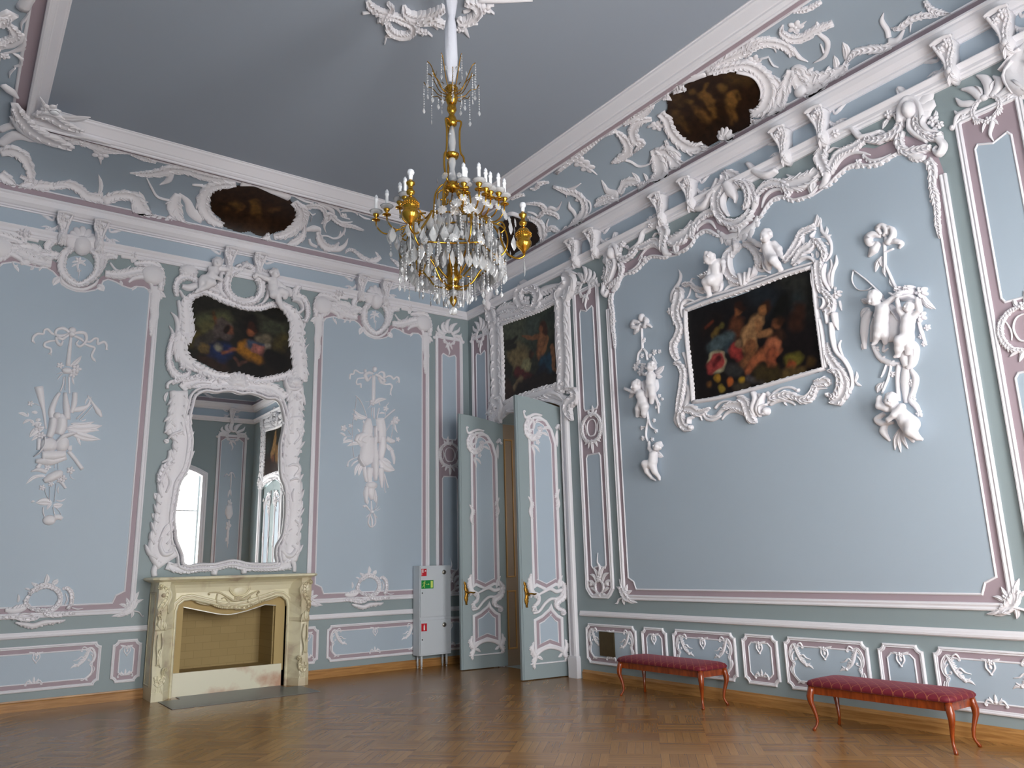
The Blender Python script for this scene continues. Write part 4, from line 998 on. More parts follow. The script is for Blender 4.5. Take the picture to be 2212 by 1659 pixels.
# ================================================================== SOLID FIGURES (smooth union of tapered limbs, one surface)
def surface_net(D, org, st):
    """D < 0 inside; returns verts, quads"""
    ins = D < 0; nx, ny, nz = D.shape
    c = np.zeros((nx - 1, ny - 1, nz - 1), int)
    for i in (0, 1):
        for j in (0, 1):
            for k in (0, 1): c += ins[i:nx - 1 + i, j:ny - 1 + j, k:nz - 1 + k]
    act = (c > 0) & (c < 8); idx = -np.ones(act.shape, int); I = np.argwhere(act); idx[act] = np.arange(len(I))
    S = np.zeros((len(I), 3)); N = np.zeros(len(I)); cor = [(a, b, d) for a in (0, 1) for b in (0, 1) for d in (0, 1)]
    for p in cor:
        for ax in range(3):
            if p[ax]: continue
            q = list(p); q[ax] = 1
            a = D[I[:, 0] + p[0], I[:, 1] + p[1], I[:, 2] + p[2]]; b = D[I[:, 0] + q[0], I[:, 1] + q[1], I[:, 2] + q[2]]
            m = (a < 0) != (b < 0); t = np.where(m, a / np.where(a - b == 0, 1, a - b), 0)
            P = np.array(p, float)[None, :].repeat(len(I), 0); P[:, ax] = t; S += P * m[:, None]; N += m
    V = (I + S / N[:, None]) * st + org; Q = []
    for ax, (u, v) in ((0, (1, 2)), (1, (2, 0)), (2, (0, 1))):
        sl = [slice(None)] * 3; sl[ax] = slice(0, -1); s2 = [slice(None)] * 3; s2[ax] = slice(1, None)
        a = ins[tuple(sl)]; b = ins[tuple(s2)]; E = np.argwhere(a != b); E = E[(E[:, u] > 0) & (E[:, v] > 0) & (E[:, u] < D.shape[u] - 1) & (E[:, v] < D.shape[v] - 1)]
        if not len(E): continue
        fl = a[tuple(E.T)]
        def at(du, dv): e = E.copy(); e[:, u] -= du; e[:, v] -= dv; return idx[tuple(e.T)]
        q = np.stack([at(1, 1), at(0, 1), at(0, 0), at(1, 0)], 1); q[~fl] = q[~fl][:, ::-1]; Q.append(q)
    return V, np.concatenate(Q)
class Body:
    def __init__(s): s.pr = []; s.sub = []
    def limb(s, a, b, ra, rb): s.pr.append((np.array(a, float), np.array(b, float), ra, rb))
    def head(s, c, r, f, curls=16):
        c = np.array(c, float); f = np.array(f, float); f /= np.linalg.norm(f); up = np.array([0, 1., 0]); up = up - f * (up @ f); up /= np.linalg.norm(up) + 1e-9; sd = np.cross(f, up)
        s.limb(c, c + f * r * .12 - up * r * .15, r * .92, r * .85)
        s.limb(c + f * r * .45 - up * r * .55, c + f * r * .5 - up * r * .62, r * .42, r * .36)            # chin
        for k in (-1, 1):
            q = c + f * r * .58 + sd * k * r * .38 - up * r * .28; s.limb(q, q, r * .36, r * .36)          # cheeks
            q = c + sd * k * r * .92 - up * r * .1; s.limb(q, q + up * r * .16, r * .15, r * .17)           # ears
            q = c + f * r * .98 + sd * k * r * .34 + up * r * .05; s.sub.append((q, r * .17))               # eye sockets
        q = c + f * r * 1.0 - up * r * .18; s.limb(q + up * r * .2, q + f * r * .08, r * .08, r * .15)      # nose
        q = c + f * r * .93 - up * r * .5; s.sub.append((q, r * .09))
        rg = np.random.default_rng(int(abs(c[0] * 1000)) % 999)
        for k in range(curls):
            d = rg.normal(size=3); d = d - f * max(0, d @ f + .15) * 1.3 + up * .5; d /= np.linalg.norm(d); q = c + d * r * .88; s.limb(q, q, r * .30, r * .30)
    def mesh(s, st=.007, k=.02):
        A = np.array([p[0] for p in s.pr] + [p[1] for p in s.pr]); R = max(max(p[2], p[3]) for p in s.pr) + .02
        lo, hi = A.min(0) - R, A.max(0) + R; lo[2] = max(lo[2], 0.); n = np.ceil((hi - lo) / st).astype(int) + 2
        g = [lo[i] + st * np.arange(n[i]) for i in range(3)]; X = np.stack(np.meshgrid(*g, indexing='ij'), -1); D = np.full(X.shape[:3], 1e3)
        for a, b, ra, rb in s.pr:
            m = k * 1.5 + max(ra, rb) + st * 2; l2, h2 = np.minimum(a, b) - m, np.maximum(a, b) + m
            i0 = np.clip(np.floor((l2 - lo) / st).astype(int), 0, n - 1); i1 = np.clip(np.ceil((h2 - lo) / st).astype(int) + 1, 1, n); sl = tuple(slice(i0[i], i1[i]) for i in range(3))
            x = X[sl]; ab = b - a; L = ab @ ab + 1e-12; t = np.clip(((x - a) @ ab) / L, 0, 1); d = np.linalg.norm(x - a - t[..., None] * ab, axis=-1) - (ra + (rb - ra) * t)
            kk = min(k, min(ra, rb) * .9); o = D[sl]; h = np.clip(.5 + .5 * (o - d) / kk, 0, 1); D[sl] = o * (1 - h) + d * h - kk * h * (1 - h)
        for c, r in s.sub: D = np.maximum(D, r - np.linalg.norm(X - c, axis=-1))
        D[:, :, 0] = np.maximum(D[:, :, 0], .001)
        return surface_net(D, lo, st)
def body_from(text, surf, ox=0, oy=0, sc=1., dh=0.):
    """c x,y,h,r ... = chain of joints; H x,y,h,r fx,fy,fh = head and facing; positions in picture coordinates, h and facing in metres"""
    B = Body()
    def P(x, y, h): u, v = surf.px(ox + x / sc, oy + y / sc, h); return np.array([u, v, h + dh])
    def scl(x, y, h): a = P(x, y, h); b = P(x + 2 * sc, y, h); c = P(x, y + 2 * sc, h); return math.sqrt(abs((b - a)[0] * (c - a)[1] - (b - a)[1] * (c - a)[0])) / (2 * sc)
    for line in text.strip().split('\n'):
        k, *q = line.split(); q = [[float(v) for v in w.split(',')] for w in q]
        if k == 'c':
            J = [(P(*w[:3]), w[3] * scl(*w[:3])) for w in q]
            for (a, ra), (b, rb) in zip(J[:-1], J[1:]): B.limb(a, b, ra, rb)
            if len(J) == 1: B.limb(J[0][0], J[0][0], J[0][1], J[0][1])
        elif k == 'h':      # hand: wrist, tip, r  -> palm and fingers
            a, b = P(*q[0][:3]), P(*q[1][:3]); r = q[0][3] * scl(*q[0][:3]); d = b - a; L = np.linalg.norm(d) + 1e-9; n = np.cross(d / L, [0, 0, 1.]); n /= np.linalg.norm(n) + 1e-9
            m = a + d * .5; B.limb(a, m, r, r * 1.05)
            for j, f in enumerate((.80, 1, .96, .82)): B.limb(m + n * r * (j - 1.5) * .5, m + n * r * (j - 1.5) * .66 + d * .5 * f, r * .36, r * .27)
            B.limb(a + d * .2 + n * r * .7, a + d * .6 + n * r * 1.5, r * .36, r * .28)
        elif k == 'H': B.head(P(*q[0][:3]), q[0][3] * scl(*q[0][:3]), (-q[1][0] if surf.name == 'B' else q[1][0], -q[1][1], q[1][2]))
    return B
def figure(name, text, surf, ox, oy, sc, parent, st=.007, du=0., dv=0., mu=1., k=.02, cu=0.):
    V, Q = body_from(text, surf, ox, oy, sc).mesh(st, k); V = V.copy(); V[:, 0] = (V[:, 0] - cu) * mu + cu + du; V[:, 1] += dv
    mb = MB(); mb.add(surf.w(V), Q.tolist() if mu * (1 if surf.name in 'A' else -1) > 0 else Q[:, ::-1].tolist()); return mb.build(name, M_WHITE, parent)
def body_relief(R, text, surf, ox, oy, sc, st=.008):
    V, Q = body_from(text, surf, ox, oy, sc).mesh(st); R.raw(V, Q.tolist())
# ================================================================== FIREPLACE WALL: big panels
XC = SA.px(170, 580)[0]; XR = SA.px(809, 695)[0]
PZ = (0, 450, 4.1475)
CREST = '''
s 640,360 570,420 548,520 575,600 640,665 705,688 780,660 850,600 885,520 875,430 830,370 770,345;50 62 64 58 46 40 44 58 66 66 60 50;pg h.06
s 790,320 870,350 915,430 915,520 880,610;30 50 56 40 20;pg h.05
s 540,600 560,660 640,715 740,730 840,690 880,640;14 26 26 24 26 14;h.03
l 545,620 475,695;60 .1
l 870,690 930,745;60 -.1
o 735,340;60 75;h.11
S 735,300 742,165;150 7;h.05
o 640,300;50 60;h.07
o 830,310;50 56;h.07
s 600,280 520,280 455,310 420,360 450,400 405,395 350,405;30 62 60 50 30 22 8;h.045 pg
s 560,430 470,425 380,410 300,365 220,355 130,370 50,400 0,450;40 60 56 70 56 50 50 60;h.045 pg f-1/36/50
s 260,480 200,405 120,385 40,410 0,480;16 26 26 24 20;h.03 f1/18/24
s 180,500 260,470 300,430 330,470 420,480;30 60 70 50 16;h.035
l 290,400 283,320;40 .1
l 190,370 190,300;60 .1
s 900,560 920,500 945,440 1000,430 1050,445;40 50 56 50 26;h.045 pg
s 985,490 1040,555 1110,560 1170,515;14 20 20 6;h.025
s 940,590 1040,600 1140,590 1230,570 1320,570;50 56 60 62 50;h.045 pg f-1/26/40
s 1060,640 1120,620 1150,560;12 24 12;h.03
l 1180,490 1200,345;60 .1
s 1080,430 1160,430 1250,440 1330,480;30 50 46 20;h.03
s 1200,500 1290,500 1380,510 1430,570 1445,650 1435,740;26 50 56 54 50 36;h.055 pg
o 1370,600;80 76;h.08
s 1150,665 1200,630 1290,620 1350,680 1360,740;16 34 36 30 20;h.04 e14
l 1430,740 1485,800;40 .1
l 1440,760 1450,820;26 .1
s 1385,700 1395,780 1380,870 1385,960 1365,1050 1352,1150;60 80 70 66 56 16;h.03 f1/14/26 f-1/12/26
s 890,700 850,735;14 8;
l 1080,650 1100,695;26 .1
l 1230,700 1180,740;26 .1
l 380,520 350,565;26 .1
s 110,480 130,520 160,510;12 16 8;
F 705,470;28;h.03
l 705,480 640,490;20 .1
l 705,480 770,465;20 .1
l 705,480 700,560;22 .1
l 690,500 640,530;20 .1
l 720,490 770,520;20 -.1
s 703,560 706,600 698,640;8 8 3;
F 705,560;16;h.026
F 630,380;24;h.07
F 850,370;22;h.07
F 210,230;34;h.12
F 250,240;26;h.12
l 180,230 130,225;26 .1;h.1
F 905,400;30;h.08
F 1200,420;26;h.08
'''
crestR = trace(CREST, SA, *PZ, kw=1.2)
ENDC = trace('\n'.join(l for l in CREST.strip().split('\n') if l.strip() and float(l.split()[1].split(',')[0].replace(';', ',').split(',')[0]) > 930), SA, *PZ, kw=1.2)
def tops(text): return [tuple(SA.px(PZ[0] + x / PZ[2], PZ[1] + y / PZ[2])) for x, y in P_(text)]
lil = tops('1432,780 1405,640 1360,590 1250,590 1100,600 980,575 900,600 850,650 760,690 640,680 560,620 520,480 440,440 300,400 180,390 60,420 0,450')
fld = tops('1338,760 1325,722 1290,700 1220,695 1170,712 1100,690 1040,655 965,630 915,648 892,700 840,728 760,742 680,738 600,708 560,680 530,620 480,565 420,528 350,525 290,515 200,492 130,475 60,482 15,490')
PL = (XC - 1.045, XC + 1.045)
def full(P, uc, hw):
    q = [p for p in P if p[0] < uc + hw]
    q[0] = (uc + hw, q[0][1]); m = [(2 * uc - x, y) for x, y in q if 2 * uc - x < P[-1][0] - .04]
    return q + m[::-1]
L1 = full(lil, XC, 1.045); F1 = full(fld, XC, 1.045 - .125)
def sh(P, d): return [(x + d, y) for x, y in P]
tpl = big_panel(SA, XC - 1.045, XC + 1.045, L1, F1, 'large blue wall panel with musical trophy at the far left')
tpr = big_panel(SA, XR - 1.045, XR + 1.045, sh(L1, XR - XC), sh(F1, XR - XC), 'large blue wall panel with hunting trophy, between the mirror and the corner')
for t, d in ((tpl, 0), (tpr, XR - XC)):
    crestR.build('crest_scrollwork', SA, parent=t, du=d, dh=.006)
    ENDC.build('crest_scrollwork', SA, parent=t, du=d, mu=-1, cu=XC, dh=.006)
    mb = MB(); V, F = poly_slab(SA, [(XC + d + .19 * math.cos(a) - .0, 5.60 + .20 * math.sin(a)) for a in np.linspace(0, 2 * PI, 24, endpoint=False)], .0, .0115); mb.add(V, F, False); mb.build('cartouche_ground', M_BLUE, t)
# bottom wreath, traced on the left panel
WR = trace('''
s 340,480 305,560 370,630 470,655 600,650 690,590 720,500 690,420 600,370 520,360 430,400 370,430;50 56 44 40 50 60 56 60 66 70 60 50;h.045 pg f-1/20/40
l 540,340 560,220;70 .1
l 620,340 690,280;70 .1
l 480,360 370,320;50 -.1
l 360,420 290,390;30 .1
F 470,370;44;h.06
F 360,450;34;h.05
s 740,400 800,390 850,450 850,560 800,640;30 50 60 50 30;pg h.045
s 780,450 800,520 770,590;14 26 12;
s 850,620 920,640 990,630;16 22 8;
s 60,650 150,660 260,640 340,600;50 80 70 30;h.04 f-1/50/40
l 210,560 215,460;40 .1
s 20,740 150,730 300,760 430,745 440,720;40 60 60 50 20;pg h.05
s 180,800 300,825 400,840 520,800 640,790 780,770;26 60 70 60 50 14;h.045 f1/26/40
s 520,650 560,700 680,710 820,690 900,690;40 60 60 50 20;pg h.05
l 620,770 640,835;40 .1
l 250,790 260,840;40 .1
s 150,770 250,700 350,700 430,740;16 26 26 14;h.06
''', SA, 0, 1200, 5.53)
wc = SA.px(100, 1320)[0]
WR.build('bottom_wreath', SA, parent=tpl, dh=.01); WR.build('bottom_wreath', SA, parent=tpr, du=SA.px(800, 1290)[0] - wc, dh=.01)
# ------------------------------------------------------------------ trophies of the two panels
t = thing('stucco_trophy', tuple(SA.w([[SA.px(130, 1150)[0], SA.px(130, 1150)[1], 0]])[0]), 'white plaster trophy of violin, horn and sheaf on the far left panel', 'plaster trophy', 'plaster trophies on the fireplace wall')
z1 = (30, 690, 6.914); z2 = (30, 900, 6.638)
trace('''
s 840,210 740,140 640,160 620,230 700,250 820,220;36 44 40 40 40 30;pf h.03
s 820,230 720,300 640,270 640,340 690,390 730,330;30 40 36 40 44 30;pf h.04
s 880,220 980,200 1060,220 1080,300 1050,360 980,410 930,370 960,320;30 40 44 44 40 36 30 20;pf h.035
s 900,250 1000,300 1040,340;36 40 20;pf
o 870,170;52 50;h.06
o 860,230;46 40;h.06
s 610,235 560,210 500,150 450,170 440,220 350,220 290,270 275,345;20 32 34 32 30 34 44 30;pf h.025
l 285,300 320,370;30 .1
s 620,320 530,330 460,360 460,410 540,440 550,500 510,520;20 30 36 34 34 40 14;pf h.025
l 545,480 560,550;26 .1
s 1050,320 1130,340 1200,290 1250,300 1250,370 1340,340 1380,390 1375,460;20 34 32 34 34 34 36 26;pf h.025
l 1380,410 1405,465;26 .1
s 1050,370 1120,400 1200,430 1170,510 1160,560 1200,620;24 36 34 40 34 40;pf h.025
l 1195,580 1225,640;26 .1
''', SA, *z1).build('ribbon_bow', SA, parent=t, dh=.008)
trace('''
s 850,270 830,450 805,700;40 60 70;pf h.03
s 745,860 730,980 690,1080;26 30 26;h.02
s 820,860 825,980 830,1110;34 30 26;h.02
s 770,850 765,1060;12 10;
l 840,710 1010,545;80 .05
F 690,690;50;h.03
l 740,790 630,825;16 .05
l 740,800 640,915;20 .05
o 790,770;70 50;h.05
F 930,740;70;h.05
F 880,820;60;h.04
l 870,860 900,980;40 .05
s 370,1010 410,1200 440,1350 480,1640;140 100 60 30;h.05
l 430,1320 200,1250;12 .1
F 250,1260;44;h.03
l 350,1400 260,1390;60 .1
l 200,1450 60,1400;60 .1
l 250,1500 130,1560;50 .1
l 200,1460 200,1390;40 .1
l 290,1560 230,1500;60 .1
l 400,1500 320,1520;60 .1
s 620,1640 560,1400 620,1200 680,1100;50 110 80 50;h.05
s 700,1640 700,1500 690,1420;180 170 100;h.08
o 640,1450;60 60;h.09
s 760,1100 780,1300 800,1500;60 110 100;h.06
s 910,1100 900,1250 860,1400;80 90 60;h.05
s 850,1360 980,1340 1100,1290 1150,1160;60 90 50 20;h.035
s 930,1490 1040,1380 1150,1260;24 22 20;
s 980,1510 1100,1380 1180,1290;14 14 12;
s 1100,1140 1180,1260 1260,1380 1310,1460;26 40 90 30;h.04
l 1120,1160 1060,1280;30 .1
l 820,1600 1300,1590;110 .1;h.05
l 850,1560 1200,1530;80 .1;h.05
l 1000,1520 1080,1490;26 .1
''', SA, *z1).build('upper_trophy', SA, parent=t, dh=.008)
trace('''
l 760,170 1260,130;150 .06;h.05
l 760,180 1220,200;130 -.05;h.05
l 780,200 1240,330;130 .06;h.05
l 900,240 960,420;50 .05
l 960,240 1020,350;40 .05
s 680,30 680,150 640,260;170 170 130;h.10
s 560,30 540,200 500,300;110 120 100;h.08
o 500,410;110 110;h.09
o 690,400;90 120;h.09
s 900,240 800,260 700,300 620,370 600,420;30 60 80 50 20;h.10
s 440,300 430,420 360,520 280,580;30 40 30 10;h.1
s 310,640 520,640 750,590;60 130 60;pf h.05
s 400,560 560,560 740,540;110 140 90;pf h.06
s 360,320 350,480;70 60;h.04
l 430,150 220,300;110 .1
l 430,250 250,350;60 .1
l 400,100 250,130;60 .1
F 350,160;60;h.05
F 390,270;56;h.05
s 780,500 880,620 980,760;60 54 54;pf h.035
s 800,420 800,490;60 60;pf
s 380,680 330,740;50 60;pf
s 580,660 582,740;8 8;
s 632,660 630,760;8 8;
F 480,730;46;h.03
s 470,800 350,760 240,790;60 70 14;h.04
l 440,840 170,970;60 .15
l 450,860 280,880;40 .1
s 430,930 520,880 640,820 680,780;70 130 130 60;h.06
F 810,770;56;h.035
l 800,800 880,910;16 .2
F 700,890;56;h.045
s 680,940 740,1030;60 40;h.03
F 650,920;40;h.04
l 640,1000 640,1110;26 .1
F 530,970;40;h.03
F 405,1020;46;h.03
s 440,1040 455,1110 490,1180;9 9 9;
s 512,1010 508,1210;10 10;
s 602,960 575,1230;10 10;
l 540,1240 310,1240;120 .1;h.035
l 300,1215 240,1230;34 .1
l 560,1270 700,1260;90 .1
l 600,1200 745,1175;30 .2
l 540,1250 470,1340;44 .1
s 420,1300 415,1370 440,1440;26 28 20;
s 560,1300 575,1380 590,1430;16 18 14;
s 600,1310 660,1380 680,1480;8 10 8;
o 505,1485;88 75;h.05
s 580,1450 640,1440 690,1470;80 80 50;pf h.03
''', SA, *z2).build('lower_trophy', SA, parent=t, dh=.008)
t = thing('stucco_trophy', tuple(SA.w([[SA.px(800, 1130)[0], SA.px(800, 1130)[1], 0]])[0]), 'white plaster trophy of archery bow and game bag, right of the mirror', 'plaster trophy', 'plaster trophies on the fireplace wall')
z3 = (720, 780, 9.218); z4 = (720, 940, 7.9)
trace('''
o 810,170;48 60;h.06
s 780,260 690,240 620,280 640,350 670,390 740,310;30 60 60 50 50 30;pf h.05
o 620,200;30 40;h.05
s 820,270 900,300 960,350 1000,330 990,240 930,220 880,260;30 50 44 40 36 30 20;pf h.04
s 880,330 920,400 960,440 1010,400 970,350;20 44 50 40 20;pf h.05
s 590,240 520,240 440,190 410,200 390,260 330,270 315,370;20 26 30 32 32 36 30;pf h.022
s 600,340 540,345 470,360 450,430 470,470 530,460 540,540;24 24 26 28 26 36 24;pf h.022
s 1000,350 1080,300 1140,310 1190,360 1240,320 1290,350 1300,440;26 34 34 34 32 36 26;pf h.022
l 1280,390 1250,450;20 .1
s 970,450 1040,470 1120,460 1160,510 1140,570 1120,680;26 30 32 34 30 12;pf h.022
l 1140,600 1150,690;16 .1
''', SA, *z3).build('ribbon_bow', SA, parent=t, dh=.008)
trace('''
s 795,290 790,550 785,800;56 66 66;pf h.03
F 770,830;70;h.05
l 790,860 1050,760;100 -.12;h.04
l 720,820 610,815;12 .05
l 760,860 660,970;14 .05
l 900,800 930,890;26 .1
s 755,930 750,1120;20 16;
s 795,930 800,1150;30 26;
s 430,690 500,760 580,900 660,1130;14 14 14 12;
s 450,730 430,900 400,1060 370,1300 365,1640;9 9 9 9 9;
l 660,1130 380,960;70 -.12;h.035
l 640,1150 360,1050;60 -.1;h.035
l 600,1180 600,1250;40 .1
F 440,1140;50;h.03
s 900,940 850,1160;30 26;
F 1035,950;60;h.035
l 1040,890 1100,820;20 .1
l 1010,1040 900,1050;44 .1
s 1000,1150 1100,1060 1210,970;30 36 44;h.03
l 1020,1000 1030,1100;14 .05
s 1220,1100 1180,1160 1040,1400;16 16 10;
F 1240,1180;80;h.045
F 1180,1230;60;h.04
l 1220,1260 1270,1430;40 .1
s 1180,1280 1150,1480 1120,1640;9 9 9;
F 200,1340;70;h.035
F 330,1290;44;h.03
s 280,1380 340,1470;9 9;
l 240,1500 120,1430;50 .1
l 260,1510 190,1610;50 .1
s 250,1500 370,1510;8 8;
l 520,1420 470,1350;40 .1
F 1280,1560;50;h.03
s 840,1150 960,1150;30 40;h.05
s 700,1150 680,1300 660,1500 600,1640;90 200 220 240;h.07
s 920,1150 950,1350 970,1640;170 190 140;h.06
s 820,1300 830,1640;60 70;h.08
s 880,1400 880,1640;30 50;h.09
s 600,1480 480,1500 430,1600;60 90 60;h.06
''', SA, *z3).build('upper_trophy', SA, parent=t, dh=.008)
trace('''
s 420,110 480,20 640,10;90 130 120;h.07
s 470,200 440,120 380,80;30 100 60;h.05
l 330,100 150,140;60 .1
l 440,150 230,190;70 .1
s 320,200 330,300 345,380;9 9 9;
s 600,30 580,200 560,400 600,500;180 230 250 160;h.08
s 430,340 420,420 480,520 520,540;10 26 26 10;h.1
s 700,30 690,200 700,380 700,560 710,780;60 90 110 120 50;h.10
s 830,30 830,200 800,360 790,420;110 130 110 60;h.07
s 900,60 980,100 1040,110;90 90 50;h.04
l 900,160 1030,270;80 .1
s 980,250 1020,380 1030,500;60 60 30;h.035
l 780,430 1040,600;190 .08;h.07
l 780,400 980,480;130 .05;h.06
s 420,370 320,410 250,460 230,540;14 22 24 36;h.03
l 420,430 290,550;36 .1
l 450,480 360,700;70 .1
l 500,500 430,700;70 .1
s 520,540 530,680 560,800;60 60 40;h.04
s 620,560 600,700 620,830;110 120 70;h.06
s 800,560 810,700 820,900;110 90 30;h.05
s 860,660 890,780 925,900;22 20 26;
s 850,680 870,960 895,968;12 10 6;
o 640,860;110 70;h.08
s 560,880 545,1000 555,1160;60 90 40;h.06
s 640,900 640,1000 660,1100;120 130 60;h.06
l 700,930 720,1160;80 .05;h.05
l 580,1100 580,1190;50 .05
s 640,1120 645,1290;18 34;
s 740,1040 730,1180 690,1280;8 8 8;
l 690,1290 780,1210;12 .05
l 700,1300 805,1250;12 .05
s 500,1220 550,1210 620,1290;44 44 16;h.03
o 655,1310;40 30;h.04
l 610,1350 545,1420;14 .05
l 700,1350 755,1430;14 .05
s 625,1340 595,1420 590,1520 640,1570 700,1520 705,1430 680,1340;26 26 26 30 26 26 26;pd h.035
s 620,1360 650,1450 650,1550;20 30 30;h.03
''', SA, *z4).build('lower_trophy', SA, parent=t, dh=.008)
# ================================================================== MIRROR AND PAINTING OVER THE FIREPLACE
t = MIR = thing('overmantel_mirror', (-4.04, 0, 1.51), 'tall mirror in a white rococo plaster frame above the marble fireplace', 'mirror')
ZA, ZB_, ZC_ = (340, 540, 6.32), (320, 720, 5.978), (320, 900, 4.608)
def pts(z, s): return [tuple(SA.px(z[0] + x / z[2], z[1] + y / z[2])) for x, y in P_(s)]
MO = pts(ZC_, '340,1460 330,1380 300,1300 270,1220 262,1120 250,1020 262,900 280,790 300,680 345,600 385,520 415,400 430,270 425,180 405,80') + pts(ZB_, '540,1180 530,1080 570,920 595,830 650,778 740,750 870,768 960,750 1080,752 1190,785 1300,777 1420,805 1530,848 1620,847 1690,900 1720,980 1745,1100 1757,1200') + pts(ZC_, '1345,80 1330,170 1310,260 1305,420 1315,600 1350,700 1360,850 1355,1000 1330,1180 1270,1290 1260,1380 1270,1450 1210,1468 1000,1465 900,1442 820,1432 730,1450 640,1470 500,1470 400,1488')
slab('mirror_glass', SA, MO[::-1], .012, .03, M_MIRROR, t)
FR = Relief(); loop = np.array(MO + MO[:2]); FR.stroke(loop[::1], [.045], .085, 'd', seg=3, fringe=[(1, .016, .05)])
FR.stroke(np.array(inset(MO[::-1], -.055) + inset(MO[::-1], -.055)[:1]), [.04], .075, 'd', seg=3)
trace('''
s 190,1450 115,1330 125,1180 150,1030 165,880 195,720 245,600 290,480 330,360 335,240 320,120 300,0;260 250 215 190 180 190 190 220 190 190 200 220;pg h.07 f-1/34/70
s 1400,1440 1410,1330 1420,1180 1435,1030 1445,880 1435,700 1415,520 1405,400 1430,260 1440,120 1430,0;150 200 170 150 160 170 190 150 190 190 180;pg h.07 f1/34/70
s 180,1480 340,1525 520,1512 660,1500 820,1468 960,1500 1100,1508 1250,1500 1410,1470;90 72 58 66 60 66 58 70 90;pg h.06 f1/16/60
s 62,1590 58,1520 110,1440;60 60 70;h.05
s 652,1576 662,1505;60 70;h.05
s 950,1562 945,1500;56 60;h.05
s 1452,1546 1450,1480 1425,1410;34 44 60;h.05
s 130,1200 110,1290 150,1370 230,1350 240,1290;26 50 60 50 26;h.09 e12
s 1340,1210 1330,1330 1400,1390 1460,1320 1420,1280;26 44 56 50 24;h.09
s 100,700 110,600 160,500 250,450;26 60 60 30;h.085 pg
s 210,340 200,420 130,460;40 40 20;h.06
l 200,260 150,240;60 .1;h.05
s 330,150 240,180 190,230;30 44 14;h.09
s 170,560 210,660 170,760;20 40 20;h.09
s 90,1250 150,1120 200,1060;10 26 12;h.085
s 1380,90 1370,200 1400,280;24 50 24;h.09
s 1470,120 1500,200 1440,280;24 40 20;h.09
s 1380,500 1440,480 1490,520 1440,600;20 36 40 20;h.09
s 1400,640 1460,620 1510,660;20 30 14;h.09
l 1500,330 1530,360;40 .1
s 1440,720 1420,780 1430,850;12 26 12;h.09
s 1450,1030 1490,1080 1480,1140;20 36 20;h.09
s 1350,1100 1340,1180 1420,1120;12 30 12;h.09
l 90,830 55,760;70 .1;h.05
l 75,1030 30,965;60 .1;h.05
''', SA, *ZC_, R=FR)
trace('''
s 430,720 520,650 700,655 900,650 1100,660 1300,680 1500,700 1650,750 1760,850;120 130 120 130 150 140 140 130 120;pg h.065
s 440,0 410,120 410,250 490,370 640,455 780,520 900,560 1100,580 1260,590 1400,625 1560,600 1750,560 1900,500;170 190 190 150 120 110 96 110 100 90 80 90 110;pg h.07
s 330,0 290,150 262,320 290,470 380,565 470,560 520,510 490,470;60 80 70 90 100 80 50 30;h.075 pg
S 1150,690 1170,500;150 9;h.10
o 1160,650;100 60;h.10
S 1880,700 1900,550;140 7;h.11
o 1890,640;80 60;h.11
s 1780,560 1760,640 1800,720 1890,730 1970,700;24 50 50 50 30;h.09
s 380,640 300,625 245,665 245,720;40 50 50 40;h.06
l 250,760 215,890;50 .1;h.04
s 1890,0 1905,150 1930,300 1945,450 1945,600;180 170 170 190 190;pg h.07 f-1/70/80
s 1880,700 1900,850 1885,1000 1890,1150 1885,1310;230 200 180 190 200;pg h.07 f-1/40/70
s 390,750 395,900 370,1050 345,1200 330,1310;240 230 240 250 210;pg h.07 f1/50/80
s 300,650 400,600 520,600 640,560 720,600;60 70 60 60 40;h.08 pg
s 560,400 640,480 720,470;24 44 20;h.09
s 820,640 880,600 900,650 940,640;16 30 24 14;h.09
s 540,700 660,650 800,660;20 26 16;h.09
F 1960,840;60;h.07
F 1900,830;50;h.08
F 440,440;50;h.09
s 2070,140 2020,200 2010,300;8 30 30;h.05
s 2040,60 2000,120 1990,200;8 30 26;h.05
l 1960,900 2020,1000;50 .1;h.05
''', SA, *ZB_, R=FR)
